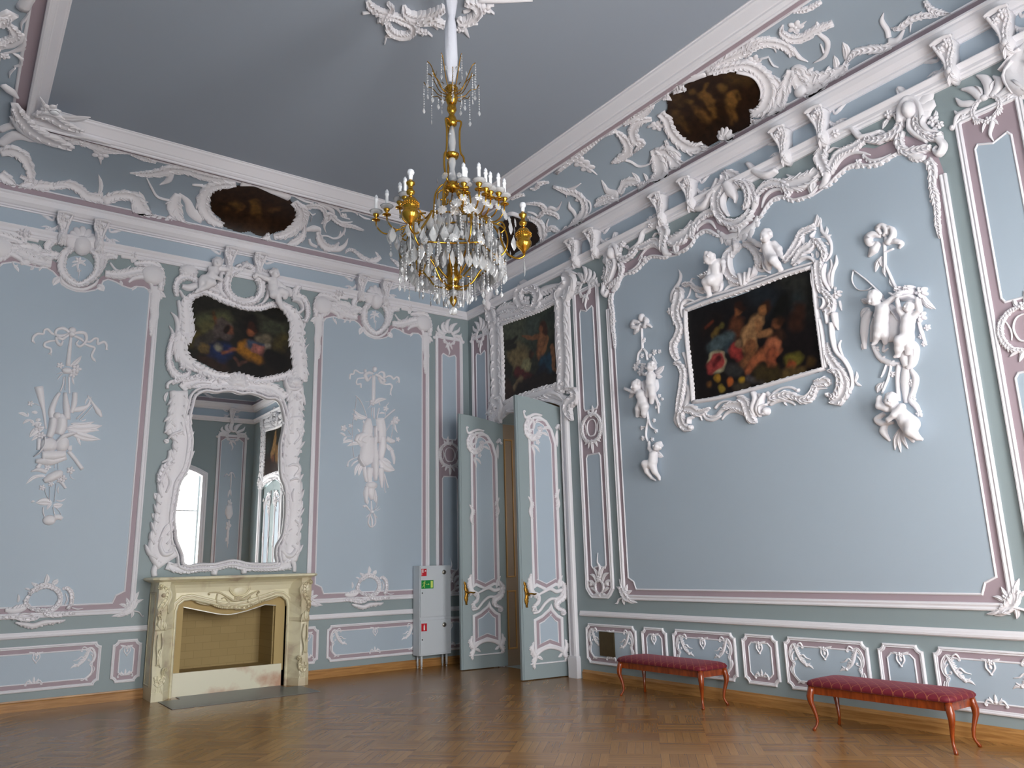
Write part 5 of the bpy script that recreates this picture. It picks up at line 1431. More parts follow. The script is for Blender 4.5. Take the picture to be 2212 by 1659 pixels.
trace('''
s 380,1264 405,1100 395,900 385,740 470,645 620,585 760,625 900,695 1080,755 1200,795 1400,800 1560,755 1700,775 1800,860 1880,1000 1890,1264;170 180 170 150 100 84 90 90 84 76 76 76 100 140 170 190;pg h.07
s 180,855 250,940 270,1080 235,1264;14 60 60 60;h.05
s 155,1040 200,1130 200,1264;14 44 50;h.05
s 260,640 245,510 295,410 410,370 510,420 570,480;60 80 96 96 70 30;h.07 pg
S 430,350 400,175;140 9;h.08
o 420,290;110 80;h.09
s 330,500 420,520 520,500 570,560;60 100 90 60;h.06
s 300,560 360,660 440,680;30 50 30;h.06
s 1120,285 1000,330 940,430 940,560 1010,660 1120,715 1200,728 1320,700 1395,600 1400,480 1345,380 1295,285 1210,235 1120,285;70 96 96 84 84 76 84 84 96 96 84 66 56 56;pg h.10
s 1010,640 1110,690 1200,700 1300,660;30 60 60 30;h.11 f-1/24/40
S 1205,250 1215,160;150 5;h.08
s 1060,240 1110,220 1140,250;30 50 20;h.08
s 870,290 850,430 850,560 930,660;50 80 70 40;h.07
s 1495,480 1510,600 1440,720 1360,750;50 70 40 10;h.07
s 1360,290 1420,330 1500,400;50 70 50;h.07
s 1970,480 1890,540 1870,640 1960,665 2020,740 2040,880 2010,975 1965,955;50 90 100 76 66 56 56 26;h.075 pg
s 1830,690 1930,720 1965,820 1900,870 1870,800;34 50 50 40 20;h.09
s 1700,520 1790,560 1820,640;40 80 60;h.06
s 570,540 700,520 800,560 880,600;40 60 60 40;h.05
l 2000,1180 1960,1264;30 .1
F 480,350;50;h.10
F 800,510;50;h.08
s 280,700 300,820 300,960 250,1200;50 60 50 30;h.06 f-1/30/40
l 2010,1000 1990,1090;50 .1;h.05
o 1990,1140;26 30;h.06
''', SA, *ZA, R=FR)
FR.build('carved_frame', SA, parent=t, dh=.01)
PUTTO1 = '''
H 822,168,.17,66 -.25,.35,.9
c 800,235,.14,34 775,285,.13,62 735,370,.12,70 680,430,.11,74
c 730,255,.14,36 745,310,.17,30 800,370,.18,26 850,395,.17,22
h 850,395,.17,20 900,420,.15
c 850,262,.12,36 900,262,.13,30 950,262,.13,22
h 950,262,.13,20 1010,285,.13
c 640,400,.12,66 700,440,.16,58 755,450,.18,46 680,495,.15,42 600,535,.12,32 556,556,.10,26
c 620,440,.12,60 600,490,.11,40
c 556,556,.10,24 520,580,.10,18
'''
PUTTO2 = '''
H 1603,318,.17,66 .3,.1,.9
c 1590,385,.14,34 1575,430,.13,60 1580,520,.12,66 1610,590,.12,70
c 1530,405,.14,36 1460,380,.15,30 1400,350,.15,25 1350,335,.14,20
h 1350,335,.14,20 1318,385,.13
c 1640,440,.12,34 1690,490,.14,30 1740,520,.15,26
h 1740,520,.15,20 1775,570,.14
c 1600,600,.13,60 1690,570,.17,54 1750,590,.17,44 1740,640,.14,38
c 1590,610,.13,58 1640,620,.16,48 1660,700,.15,40 1690,780,.12,30
c 1690,780,.12,26 1715,800,.12,18
'''
figure('cherub', PUTTO1, SA, *ZA, t); figure('cherub', PUTTO2, SA, *ZA, t)
# painter --------------------------------------------------------------------------------------------
def painting(name, surf, outline, z, prims, bg, parent, h=.02, st=.011, oz=None):
    """a canvas: grid of coloured points; prims in picture coordinates: kind x,y[,r] ...;r g b;soft"""
    ky = z[3] if len(z) > 3 else 1.; PX = lambda x, y: np.array(surf.px(z[0] + x / z[2], z[1] + y * ky / z[2]))
    O = np.array([PX(*p) for p in P_(outline)]) if oz is None else np.array([surf.px(oz[0] + x / oz[2], oz[1] + y / oz[2]) for x, y in P_(outline)]); lo, hi = O.min(0), O.max(0); n = np.ceil((hi - lo) / st).astype(int) + 1
    g = np.stack(np.meshgrid(lo[0] + st * np.arange(n[0]), lo[1] + st * np.arange(n[1]), indexing='ij'), -1)
    top, bot = np.array(lin(bg[0])), np.array(lin(bg[1])); f = ((g[..., 1] - lo[1]) / (hi[1] - lo[1]))[..., None]; C = bot * (1 - f) + top * f
    wob = .008 * np.sin(g[..., 0] * 31 + 2 * np.sin(g[..., 1] * 23)) + .006 * np.sin(g[..., 1] * 57 + g[..., 0] * 19)
    for line in prims.strip().split('\n'):
        k, rest = line.strip()[0], line.strip()[1:].split(';'); q = [[float(v) for v in w.split(',')] for w in rest[0].split()]; col = np.array(lin([float(v) for v in rest[1].split()])); soft = float(rest[2]) if len(rest) > 2 else .02
        def S(x, y): a = PX(x, y); b = PX(x + 2 * z[2], y); c = PX(x, y + 2 * z[2]); return math.sqrt(abs((b - a)[0] * (c - a)[1] - (b - a)[1] * (c - a)[0])) / (2 * z[2])
        D = np.full(g.shape[:2], 9.); pr = [(PX(*w[:2]), w[2] * S(*w[:2])) for w in q]
        if len(pr) == 1: pr = pr * 2
        for (a, ra), (b, rb) in zip(pr[:-1], pr[1:]):
            ab = b - a; t_ = np.clip(((g - a) @ ab) / (ab @ ab + 1e-9), 0, 1); d = np.linalg.norm(g - a - t_[..., None] * ab, axis=-1) - (ra + (rb - ra) * t_); D = np.minimum(D, d)
        m = np.clip(.5 - (D + wob * min(1, soft / .03)) / (soft + .004), 0, 1)[..., None]
        if k == 'm':      # modelled flesh or cloth: lit from the upper left
            gy, gx = np.gradient(D)[1], np.gradient(D)[0]; sh = np.clip(.78 + .0 * gx + (np.clip(-D, 0, .05) / .05) * .3 - .25 * np.sign(gx + 1e-9) * np.clip(np.abs(gx) / st, 0, 1) * np.clip(1 + D / .04, 0, 1) * .8, .35, 1.25)[..., None]
            C = C * (1 - m) + col * sh * m
        else: C = C * (1 - m) + col * m
    x, y = g[..., 0], g[..., 1]; ins = np.zeros(x.shape, bool); j = len(O) - 1
    for i in range(len(O)):
        c = ((O[i, 1] > y) != (O[j, 1] > y)); xx = (O[j, 0] - O[i, 0]) * (y - O[i, 1]) / (O[j, 1] - O[i, 1] + 1e-12) + O[i, 0]; ins ^= c & (x < xx); j = i
    q = ins[:-1, :-1] | ins[1:, :-1] | ins[:-1, 1:] | ins[1:, 1:]; idx = np.arange(x.size).reshape(x.shape)
    F = np.stack([idx[:-1, :-1][q], idx[1:, :-1][q], idx[1:, 1:][q], idx[:-1, 1:][q]], 1)
    use = np.unique(F); mp = -np.ones(x.size, int); mp[use] = np.arange(len(use)); V = np.stack([x.ravel()[use], y.ravel()[use], np.full(len(use), h)], 1); nV = len(V)
    mb = MB(); mb.add(surf.w(V), mp[F].tolist(), False)
    o = mb.build(name, M_CANVAS, parent); a = o.data.color_attributes.new('Col', 'FLOAT_COLOR', 'POINT')
    col = np.concatenate([C.reshape(-1, 3)[use], np.ones((nV, 1))], 1).astype(np.float32); a.data.foreach_set('color', col.ravel()); return o
t2 = thing('overmantel_painting', (-4.04, -.02, 4.3), 'dark oil painting of reclining figures set in the frame above the mirror', 'painting')
painting('canvas', SA, '395,420 430,390 560,385 650,430 700,470 800,510 900,520 1000,510 1080,510 1120,490 1210,505 1280,570 1270,700 1255,850 1290,1000 1280,1065 1150,1075 1000,1105 880,1105 800,1080 700,1075 540,985 460,945 345,925 335,850 380,740 405,600', (395, 633, 3.83, 1.163), '''
b 200,100,80 500,120,60;40 38 30;.2
b 330,190,60 160,200,50;92 96 66;.12
b 190,260,60 330,220,40;104 100 60;.15
b 100,330,60;96 84 30;.15
b 640,200,90 800,260,60;72 76 58;.15
b 750,420,50 830,330,40;88 78 40;.12
b 560,200,70 540,330,60;26 18 14;.12
b 690,130,60 820,180,40;30 28 20;.1
s 250,150,12 280,220,16;112 66 28;.03
m 230,330,40 300,260,40 360,300,46;92 80 78;.04
m 150,360,60 230,300,30;70 64 56;.05
b 310,210,36 380,240,24;96 84 80;.04
m 380,270,34;150 92 66;.025
b 360,255,24 350,285,14;36 20 14;.03
m 240,420,60 330,430,90 300,500,50;26 44 92;.06
m 290,390,30;150 146 130;.04
s 330,430,12 420,400,14;150 90 60;.03
m 170,400,46;120 98 56;.03
m 560,280,34;150 88 56;.03
b 560,240,30 590,270,16;60 30 16;.03
m 520,400,70 590,470,70 560,380,40;176 118 30;.05
m 560,370,40 640,390,50;70 84 110;.05
m 600,400,36 680,420,40;190 120 110;.03
m 700,380,24 690,450,20;186 176 160;.03
m 620,330,30 690,330,40;120 110 90;.05
b 720,450,70 800,500,70;18 12 10;.1
b 450,520,90 620,560,60;20 12 12;.1
s 420,470,8 460,510,8 520,490,8;110 70 56;.03
b 160,470,40 330,540,40;52 30 18;.08
''', ((44, 44, 36), (34, 22, 16)), t2, h=.030, oz=(310, 540, 3.949))
# ================================================================== PAINTING WALL
ZR, ZQ = (1560, 190, 4.2538), (1240, 300, 5.53)
UB = -6.065
def ptsB(z, s): return [tuple(SB.px(z[0] + x / z[2], z[1] + y / z[2])) for x, y in P_(s)]
RIGHT = '''
o 1745,215;56 84;h.13
s 1650,330 1660,200 1720,110 1800,120 1850,220 1850,320;60 60 50 50 60 50;h.08
S 1770,240 1830,10;190 7;h.05
s 1700,70 1640,20 1640,90;60 50 26;h.06
o 1600,140;40 30;h.06
s 1820,260 1800,330 1850,420 1950,470 2040,440;40 60 70 60 40;pg h.07
s 1880,270 1860,340 1910,400 2000,410;30 46 46 20;h.08
s 1740,300 1740,380 1800,440 1900,500;50 60 60 40;h.07
s 1600,240 1650,310 1620,400 1530,460 1420,490 1320,470;40 56 60 60 60 40;pg h.06 f1/26/40
l 1520,440 1380,410;50 .1
l 1600,300 1590,230;40 .1
s 1990,470 2045,540 2010,610 1960,580 1990,540;70 70 56 36 20;h.07
s 1660,410 1640,510 1690,590 1780,590 1860,570 1930,560;60 70 70 70 60 40;pg h.06
s 1700,600 1790,640 1880,650;50 90 50;h.05 f1/24/36
F 1950,310;50;h.05
F 2010,345;34;h.05
l 1950,290 1970,210;40 .1
l 1930,330 1910,260;36 .1
l 2000,370 1930,390;36 .1
F 1550,250;44;h.07
l 1540,280 1480,380;40 .1
l 1530,220 1560,165;30 .1
s 1330,470 1240,540 1150,580 1080,620 1030,700 1000,790;50 60 60 60 50 40;pg h.05 f-1/30/44
s 1470,400 1300,460 1250,430 1210,390 1140,400;20 50 60 50 30;h.07
F 1090,350;50;h.06
l 1100,330 1190,320;40 .1
F 1070,430;40;h.10
s 1370,620 1300,600 1200,600 1110,650 1050,730 1020,780;10 26 30 30 26 10;h.03
s 1560,610 1460,660 1360,665 1300,610;8 28 30 10;h.03 f-1/22/34
s 1620,600 1530,650 1460,690 1370,712 1270,708 1180,720 1080,800 1000,880 940,925;16 22 22 22 22 22 22 22 14;h.035 f-1/26/44
F 1260,690;34;h.045
s 940,480 955,560 920,650 960,740 985,810;50 70 100 80 60;pg h.075
s 990,600 1040,560 1090,560;10 12 8;h.05
l 930,640 870,590;40 .1;h.06
s 980,780 960,870 900,930;60 60 14;h.06
s 800,760 740,820 660,830 600,800;14 40 40 14;h.04
s 560,860 640,890 740,870 830,830 890,760;60 110 120 100 60;pg h.055 f1/46/34
l 850,850 845,990;80 .1;h.06
s 760,1000 830,980 900,900;8 20 14;h.035
s 330,990 400,910 500,880 580,900 615,960 600,1010;30 56 60 60 44 16;pg h.05 f-1/26/40
s 370,1110 400,1010 460,950 540,935 560,965;10 26 30 26 14;h.03
s 840,985 750,1010 660,1028 580,1000 500,1012 440,1062 390,1140 350,1200;22 22 22 26 22 22 22 14;h.035 f-1/22/44
s 250,700 330,780 430,810 520,760;40 70 70 40;h.09
s 330,1000 310,1080 290,1140;40 50 20;h.05
s 340,1180 300,1260 240,1310 150,1360;30 44 60 40;h.035 f-1/50/50
s 250,1240 170,1300;14 40;h.03
s 1900,660 1945,760 1940,900 1965,1000 1985,1130 1990,1250 2012,1385;70 76 50 66 44 44 14;pg h.04 f1/16/44 f-1/16/40
F 1965,975;34;h.045
l 1940,1030 1920,1060;30 .1
'''
CART = '''
s 1800,395 1830,500 1765,620 1725,740 1745,880 1810,990;40 90 100 100 90 50;pg h.08 f1/16/44
s 1850,640 1805,740 1815,840 1865,930;26 44 44 26;h.09
s 1950,520 2060,560 2110,670 2100,790 2045,845;60 76 66 50 26;pg h.085
s 1830,410 1930,440 2020,500 2110,560 2170,680 2195,790;80 90 80 70 60 30;h.06 pg
s 1850,540 1900,640 1940,700 1945,775;120 120 70 8;h.10
s 2020,480 2100,415 2190,440;50 60 30;h.06
s 1795,980 1900,1015 2010,995 2095,920 2130,850;60 80 80 70 40;pg h.06 f1/56/44
s 1965,1030 1995,1110 1980,1180;26 36 20;h.04
s 1720,620 1650,690 1610,780 1500,830;60 60 50 30;h.09
s 1720,1095 1800,1185 1900,1190 2010,1145 2100,1085;30 50 56 50 30;h.03 f1/60/54
'''
TR = trace(RIGHT, SB, *ZR, kw=1.1); CT = trace(CART, SB, *ZQ, kw=1.1)
lilh = ptsB(ZR, '2030,800 2005,620 1960,560 1900,500 1800,450 1680,420 1600,450 1500,500 1400,540 1320,530 1230,560 1130,610 1040,700 980,790 900,840 830,860 740,860 640,880 580,880 480,890 380,940 330,1020 310,1100 230,1180 130,1230')
fldh = ptsB(ZR, '1915,760 1890,690 1840,650 1760,622 1690,602 1620,604 1550,642 1470,690 1370,714 1290,706 1210,712 1130,752 1050,822 980,880 930,922 840,982 750,1012 660,1028 580,1002 500,1014 440,1064 390,1142 345,1205 300,1285 220,1345 100,1395')
UR = min(p[0] for p in fldh) - .0
def half(P, e):
    P = [(max(x, UB - e), y) for x, y in P]; P[0] = (UB - e, P[0][1]); P = [p for p in P if p[0] < UB - .01] + [(UB, P[-1][1])]
    m = [(2 * UB - x, y) for x, y in P[:-1]]; return m + P[::-1]
LB, FB = half(lilh, 2.385), half(fldh, 2.26)
tb = big_panel(SB, UB - 2.385, UB + 2.385, LB, FB, 'very large blue wall panel holding the framed fruit painting, on the right wall')
TR.build('crest_scrollwork', SB, parent=tb, dh=.008); TR.build('crest_scrollwork', SB, parent=tb, mu=-1, cu=UB, dh=.008); CT.build('crest_cartouche', SB, parent=tb, dh=.008)
mb = MB(); c0 = SB.px(1240 + 1950 / 5.53, 300 + 780 / 5.53); mb.add(*poly_slab(SB, [(c0[0] + .17 * math.cos(a), c0[1] + .16 * math.sin(a)) for a in np.linspace(0, 2 * PI, 24, endpoint=False)], 0, .0115), False); mb.build('cartouche_ground', M_BLUE, tb)
# ------------------------------------------------------------------ framed painting
t = thing('framed_painting', tuple(SB.w([[-6.07, 3.35, 0]])[0]), 'large dark painting of children and fruit in a white scrolled frame with two cherubs', 'painting')
FB_ = Relief()
trace('''
s 1482,672 1530,653 1580,637 1640,617 1700,595 1757,578;8 9 9 9 9 9;h.05 f1/3/6
s 1484,671 1486,720 1491,770 1497,820 1501,868;8 8 8 8 8;h.05 f-1/3/6
s 1760,578 1764,640 1770,690 1777,745 1784,796;9 9 9 9 9;h.05 f1/3/6
s 1500,869 1560,859 1640,838 1720,815 1785,796;9 9 9 9 9;h.05 f-1/3/6
s 1480,662 1530,642 1580,628 1640,608 1700,586 1760,568;5 5 5 5 5 5;h.035
''', SB, 0, 0, 1, R=FB_)
za, zb, zc, zd = (1430, 480, 7.54), (1640, 460, 7.54), (1430, 690, 6.635), (1640, 680, 6.9125)
trace('''
s 230,0 285,120 245,260 190,360 200,480 250,580;60 90 80 80 90 50;pg h.06
s 175,640 270,650 330,760 325,900 305,1050 280,1200 262,1350;20 66 80 80 80 84 60;pg h.055 f-1/34/54
s 320,480 365,600 372,700;44 40 20;
s 380,950 400,1080 345,1250;30 66 66;
s 340,1290 295,1400 330,1520 400,1570 440,1545;50 90 100 70 50;pg h.06 e10
s 480,1400 425,1425 415,1500;30 44 40;h.07
o 440,1550;36 36;h.07
l 215,1330 240,1550;66 .1
s 330,1280 450,1290 530,1340 610,1330 710,1270;90 130 110 80 20;pg h.055
s 480,1390 560,1380 590,1450;30 44 16;
s 600,1340 650,1425 750,1440 870,1385;30 44 54 30;
s 640,1360 710,1400 800,1385 880,1300 960,1270;26 34 44 60 50;f-1/20/34
s 780,1275 850,1200 950,1175 1090,1190;40 34 30 10;
s 870,1440 940,1350 1040,1310 1150,1340 1240,1400;20 44 64 60 30;
s 890,1280 1000,1240 1100,1240 1180,1270 1240,1350;50 100 130 120 60;pg h.055 f-1/20/34
s 1100,1145 1160,1140 1230,1190 1270,1300 1320,1430 1385,1480;44 90 110 130 120 14;pg h.07
s 1330,1050 1375,1150 1340,1280 1370,1400;60 90 90 40;h.08
s 1500,1060 1445,1180 1410,1300 1430,1400;40 84 84 30;h.08
o 1525,1320;60 60;h.08
''', SB, *zc, R=FB_)
trace('''
s 150,1340 60,1380 70,1480 130,1480;30 44 44 50;h.08
s 130,1160 170,1230 150,1340;50 74 40;
s 10,1190 60,1240 30,1340;40 80 60;h.06
s 180,1345 280,1290 400,1280 500,1310 555,1350;50 64 54 50 30;
l 390,1290 432,1360;36 .1
s 200,1225 260,1150 380,1090 500,1090 590,1140;60 44 36 44 44;e-16
s 170,1260 300,1230 450,1200 560,1230 700,1280 800,1240 850,1150 870,1050;70 110 120 90 110 90 70 60;pg h.055 f1/30/44
s 530,1170 600,1220 720,1220 800,1150 830,1060;20 30 34 30 20;h.06
s 830,1010 930,1020 1030,1000 1070,1060;60 120 130 60;pg h.055
s 850,1185 900,1110 1030,1100;40 46 20;
s 1050,850 1180,850 1240,960 1230,1100 1160,1215 1060,1210;40 90 100 90 70 50;pg h.07 e16
s 1020,430 1060,600 1150,760 1260,900 1310,1050 1290,1180 1200,1290 1070,1290;70 90 130 140 150 150 130 60;pg h.055
s 1110,130 1120,350 1180,560 1300,690 1390,860 1420,1030 1370,1150 1300,1190;76 64 64 60 50 40 30 20;h.065
s 1240,380 1215,480 1275,640;14 40 20;
l 1445,1010 1470,850;50 .1
l 1450,1000 1545,1065;50 .1
s 920,60 960,250 980,400 1005,600 1020,800;40 46 46 50 40;h.05
s 1030,-20 1045,140;60 40;h.06
s 1140,-20 1160,110 1200,235;100 90 10;h.06
''', SB, *zd, R=FB_)
trace('''
s 420,810 560,640 660,480 720,340 830,280 940,230;60 110 110 90 84 76;pg h.055 f-1/34/44
l 900,260 960,30;100 .1
l 965,240 1015,80;60 .1
s 740,380 738,480 752,555;44 44 14;
s 560,860 660,750 740,630 860,560 920,450;60 120 130 130 60;pg h.055
s 900,440 980,480 1060,590 1095,700 1050,790;60 110 96 84 60;pg h.055
s 940,300 890,380 900,420 1000,470;8 56 44 20;h.06
s 1020,165 1040,300 1130,400 1190,520 1180,680 1100,800;20 60 76 46 40 20;
l 1090,390 1115,225;56 .1
l 1120,370 1195,362;44 .1
l 1170,440 1005,390;56 .1
l 1150,530 1080,480;44 .1
s 650,840 740,750 850,740 930,800 950,880;20 66 66 56 30;h.06
l 890,730 860,650;40 .1
l 960,740 940,620;66 .1
s 1010,780 1000,900 1010,1050 1030,1200 1065,1300;110 140 120 104 84;pg h.06
s 1110,830 1075,950 1090,1100 1150,1220 1180,1280;20 66 66 54 30;h.06
s 1180,755 1205,900 1160,1030 1190,1200;16 64 74 60;
s 1270,690 1275,820 1220,960 1200,1100 1210,1240;16 54 54 54 30;
F 1290,1330;76;h.06
l 1250,1270 1250,1200;44 .1
l 1340,1300 1360,1270;40 .1
s 1330,1440 1345,1520 1362,1595;34 34 10;
s 1060,1240 1130,1340 1215,1450 1200,1570 1090,1650;60 96 120 120 90;pg h.06
s 1010,1380 1080,1400 1105,1480 1060,1560 1010,1560;30 36 40 36 20;h.07
s 880,990 900,1150 930,1300 950,1450 965,1600;40 50 44 50 50;h.05
''', SB, *zb, R=FB_)
trace('''
s 288,775 322,880 290,1000 230,1080 180,1180 160,1300;8 44 54 54 54 30;
s 240,1100 305,1140 285,1300 250,1450 285,1659;60 140 150 120 96;pg h.06
s 350,1030 420,1020 500,1010 540,1060 640,1110 740,1120;50 74 60 60 104 80;pg h.055
s 570,1160 600,1220 750,1230;30 54 40;
s 490,1080 470,1180 430,1240;10 16 10;
F 385,1020;44;h.05
s 560,930 520,920 490,970;8 9 9;
s 555,1290 450,1270 380,1330 350,1450 370,1560;30 54 54 40 30;h.06
F 155,1450;66;h.05
s 120,1490 200,1520 265,1640;20 44 40;
s 1320,390 1215,445 1105,560 1080,700 1120,850 1220,950 1330,970;60 120 124 124 116 104 110;pg h.07 f-1/20/50
s 1340,390 1450,375 1560,480 1620,620 1610,760;60 120 124 130 60;pg h.07
s 1150,520 1150,700 1200,850 1290,920;30 40 44 30;h.085
s 1560,640 1560,740 1640,795 1725,770;30 54 60 40;
s 1290,850 1335,950 1345,1050;60 96 60;h.08
s 1400,830 1405,950 1375,1040;54 70 40;h.08
s 1480,760 1470,880 1410,980;50 70 40;h.08
s 1550,720 1540,840 1470,920;40 60 30;h.075
s 1210,320 1250,400 1245,490;50 100 60;h.09
l 1220,360 1300,350;60 .1;h.09
s 1100,900 1150,1000 1260,1020 1335,1070;40 90 70 20;f1/24/40
s 1400,1010 1480,940 1600,890 1720,880;20 44 44 30;
s 1030,1140 1100,1060 1200,1030 1290,1060;30 44 44 16;
s 890,960 985,1000 965,1120 860,1165;40 64 54 20;
''', SB, *za, R=FB_)
FB_.build('carved_frame', SB, parent=t, dh=.012)
figure('cherub', '''
H 765,578,.23,88 -.75,.55,.4
c 830,640,.17,42 880,705,.15,84 890,790,.14,84 885,880,.13,92
c 815,710,.17,44 785,800,.18,36 765,860,.19,34 730,905,.18,26
h 730,905,.18,24 700,950,.17
c 930,640,.14,46 990,650,.15,38 1005,720,.16,30 1000,770,.17,22
h 1000,770,.17,20 985,820,.17
c 880,910,.14,84 790,945,.20,72 715,970,.21,58 735,1060,.17,46 775,1180,.13,34
c 775,1180,.13,30 745,1215,.14,22
c 900,920,.13,80 870,1000,.14,56 880,1080,.10,44
''', SB, *za, t)
figure('cherub', '''
H 105,368,.23,92 -.35,.45,.8
c 110,460,.18,44 140,550,.16,84 165,640,.15,84 210,710,.14,90
c 60,530,.16,44 -20,510,.15,36 -90,460,.14,30 -150,425,.13,24
h -150,425,.13,22 -200,400,.12
c 240,510,.15,56 320,590,.15,50 345,670,.16,36 370,715,.17,26
h 370,715,.17,22 400,735,.17
c 200,710,.15,84 230,770,.21,66 290,840,.19,54 355,920,.14,36
c 355,920,.14,30 330,945,.15,22
c 180,720,.14,80 150,800,.14,56 165,900,.11,40
''', SB, *zb, t)
trace('''
s 180,520 215,600 160,680;20 34 30;h.2
s 120,700 140,820 170,930 200,990;30 50 60 20;h.12
s 240,500 220,560 240,640;16 20 14;h.22
''', SB, *zb).build('drapery', SB, parent=t)
trace('''
s 940,850 860,890 760,940;50 60 30;h.22 pg
s 950,870 960,980 900,1080 850,1140;60 80 60 20;h.16 pg
''', SB, *za).build('drapery', SB, parent=t)
painting('canvas', SB, '290,715 360,690 500,645 700,585 900,490 1080,412 1180,420 1200,600 1230,850 1258,1060 1235,1140 1000,1200 700,1260 500,1310 350,1345 325,1100 305,900', (1400, 460, 3.318), '''
b 1100,520,90 1000,470,60;52 54 50;.2
b 800,560,80 900,640,70;38 46 54;.2
b 1080,640,60;44 54 56;.12
b 980,640,60 940,720,50;20 20 16;.08
b 1180,560,50 1190,700,50;40 40 36;.15
m 640,800,60 620,870,50;100 58 36;.06
m 655,700,34;156 98 62;.03
b 655,665,30 690,690,20;50 26 16;.04
m 790,780,56 730,880,64 735,960,58;182 138 94;.04
m 740,960,50 745,1040,40 690,1090,30;150 98 62;.04
s 800,790,26 810,870,26 890,860,22;172 122 80;.03
b 850,680,46;60 34 20;.05
m 826,700,34;160 108 66;.03
m 930,800,36;150 92 58;.03
b 950,780,34;66 38 20;.05
m 940,890,50;70 44 30;.06
m 905,960,66 880,1010,60;186 112 78;.04
m 860,1000,44 770,1060,36 725,1130,28;176 102 66;.03
m 900,1010,44 885,1110,34;170 92 62;.03
b 1090,690,44 1070,790,60;62 36 24;.08
b 500,780,60 420,850,50;30 20 16;.1
s 420,820,8 470,780,6;110 50 28;.03
b 500,850,26 480,890,20;120 96 44;.04
b 540,810,18;110 100 50;.03
m 600,890,40 500,940,50 440,970,26;84 102 108;.05
b 590,960,40;60 78 88;.05
b 500,1070,74;206 202 166;.03
m 505,1065,62 460,1110,44;186 76 74;.03
b 520,1040,16 480,1090,14;110 30 34;.03
m 630,980,48 650,1020,36;168 62 58;.04
b 660,940,26;150 120 90;.03
m 505,1185,28;200 150 50;.02
m 595,1210,28;196 104 48;.02
m 535,1260,27;170 146 60;.02
m 678,1200,27;184 146 40;.02
m 450,1230,22;120 80 36;.03
b 730,1190,22 790,1200,22 830,1210,18;84 80 84;.03
b 640,1250,30 720,1240,24;70 62 50;.05
b 600,1120,40 660,1140,34;60 60 60;.06
m 1030,1060,52 1080,1050,40;120 112 44;.05
m 1030,1100,40;156 76 44;.04
b 1010,1170,60 1100,1150,44;104 84 48;.06
b 1180,1070,30;90 66 30;.06
b 820,1150,60 900,1160,60;70 58 30;.08
b 380,1000,60 360,1200,60;20 14 16;.1
''', ((26, 24, 26), (26, 16, 16)), t, h=.022, st=.010)
# ------------------------------------------------------------------ painting over the open door
zo = (960, 560, 4.1475)
t = thing('overdoor_painting', tuple(SB.w([[-1.8, 4.1, 0]])[0]), 'dark painting of a pointing figure in a white carved frame over the open door', 'painting')
OD = trace('''
s 465,540 478,700 480,850 480,1000 490,1150 485,1300 455,1430;90 96 84 84 96 120 120;pg h.06 f-1/20/44
s 520,600 530,800 535,1000 540,1270;26 26 26 26;h.05 f-1/10/24
s 1060,300 1070,450 1070,600 1080,750 1088,900 1085,1050 1080,1180;100 104 96 96 96 96 104;pg h.065 f1/24/44
s 1018,380 1022,560 1022,760 1036,950 1042,1130;26 26 26 26 26;h.05 f-1/10/24
s 1128,230 1120,420 1126,600 1136,800 1146,1000 1152,1170;26 26 26 26 26 26;h.035
s 545,1285 600,1262 720,1215 860,1165 960,1140 1040,1125;24 24 24 24 24 24;h.05 f-1/10/24
s 560,1340 660,1290 780,1240 900,1200 1000,1170 1090,1150;110 104 96 96 96 90;pg h.06 f1/20/44
s 520,590 620,550 740,510 860,465 960,415 1020,385;24 24 24 24 24 24;h.05 f1/10/24
s 500,540 620,505 740,470 860,420 960,370 1050,310;70 70 66 66 66 70;pg h.055
s 480,480 560,440 640,430 700,460 745,430;50 80 70 60 30;pg h.05
s 710,250 680,340 715,420 800,450 845,400 850,320 800,270 745,290;60 74 74 64 74 74 64 40;pg h.075
l 745,300 680,205;100 .1
F 745,375;50;h.05
s 850,330 900,280 980,250 1050,235;50 64 54 40;h.05 f1/40/34
s 1080,110 1135,190 1120,270 1060,330 1080,410;60 120 130 96 60;pg h.085
l 1100,210 1040,130;60 .1
s 1110,1190 1175,1180 1188,1250 1130,1300 1130,1370 1165,1445;40 60 64 76 60 10;pg h.08
s 390,430 430,500 455,600;60 96 70;pg h.06
s 440,1250 505,1330 450,1420 430,1455;50 96 70 40;pg h.07
s 900,1230 960,1200 1040,1220 1090,1270;30 50 44 20;h.07
s 640,1340 720,1290 800,1290;30 50 30;h.07
''', SB, *zo)
OD.build('carved_frame', SB, parent=t, dh=.012)
ODP = '''
b 560,700,90 700,640,90;92 100 80;.2
b 640,880,90 700,900,80;146 128 88;.2
b 800,600,90;78 92 84;.2
b 950,520,80;58 72 64;.15
b 540,760,24 620,740,22 660,700,10;34 36 26;.04
b 560,800,20 640,780,24;36 38 26;.05
b 540,900,30 580,1000,60;36 36 26;.08
b 980,760,50;36 46 34;.08
m 885,690,50 875,780,46 870,850,44;158 106 70;.04
b 890,590,34 920,650,26;76 42 24;.03
m 875,625,24;148 92 60;.02
s 850,690,20 800,710,16 735,695,11;156 104 68;.02
s 735,695,8 705,688,4;150 100 66;.01
s 930,710,18 915,800,16 860,900,12;160 110 72;.02
m 900,930,60 950,1010,56 960,890,56;34 70 92;.05
m 890,1000,50 850,1060,40;28 40 60;.06
s 975,790,24 990,900,20 985,980,16 1015,1010,10;160 112 78;.02
m 790,855,28;80 50 32;.03
m 740,960,56 700,1040,40;164 160 118;.04
m 660,1010,40 780,1080,40;104 44 44;.05
m 690,1090,34 640,1150,24;176 150 112;.03
b 900,1110,90 700,1180,80 1000,1080,60;44 32 26;.1
b 560,1150,60 600,1230,50;70 46 34;.08
'''
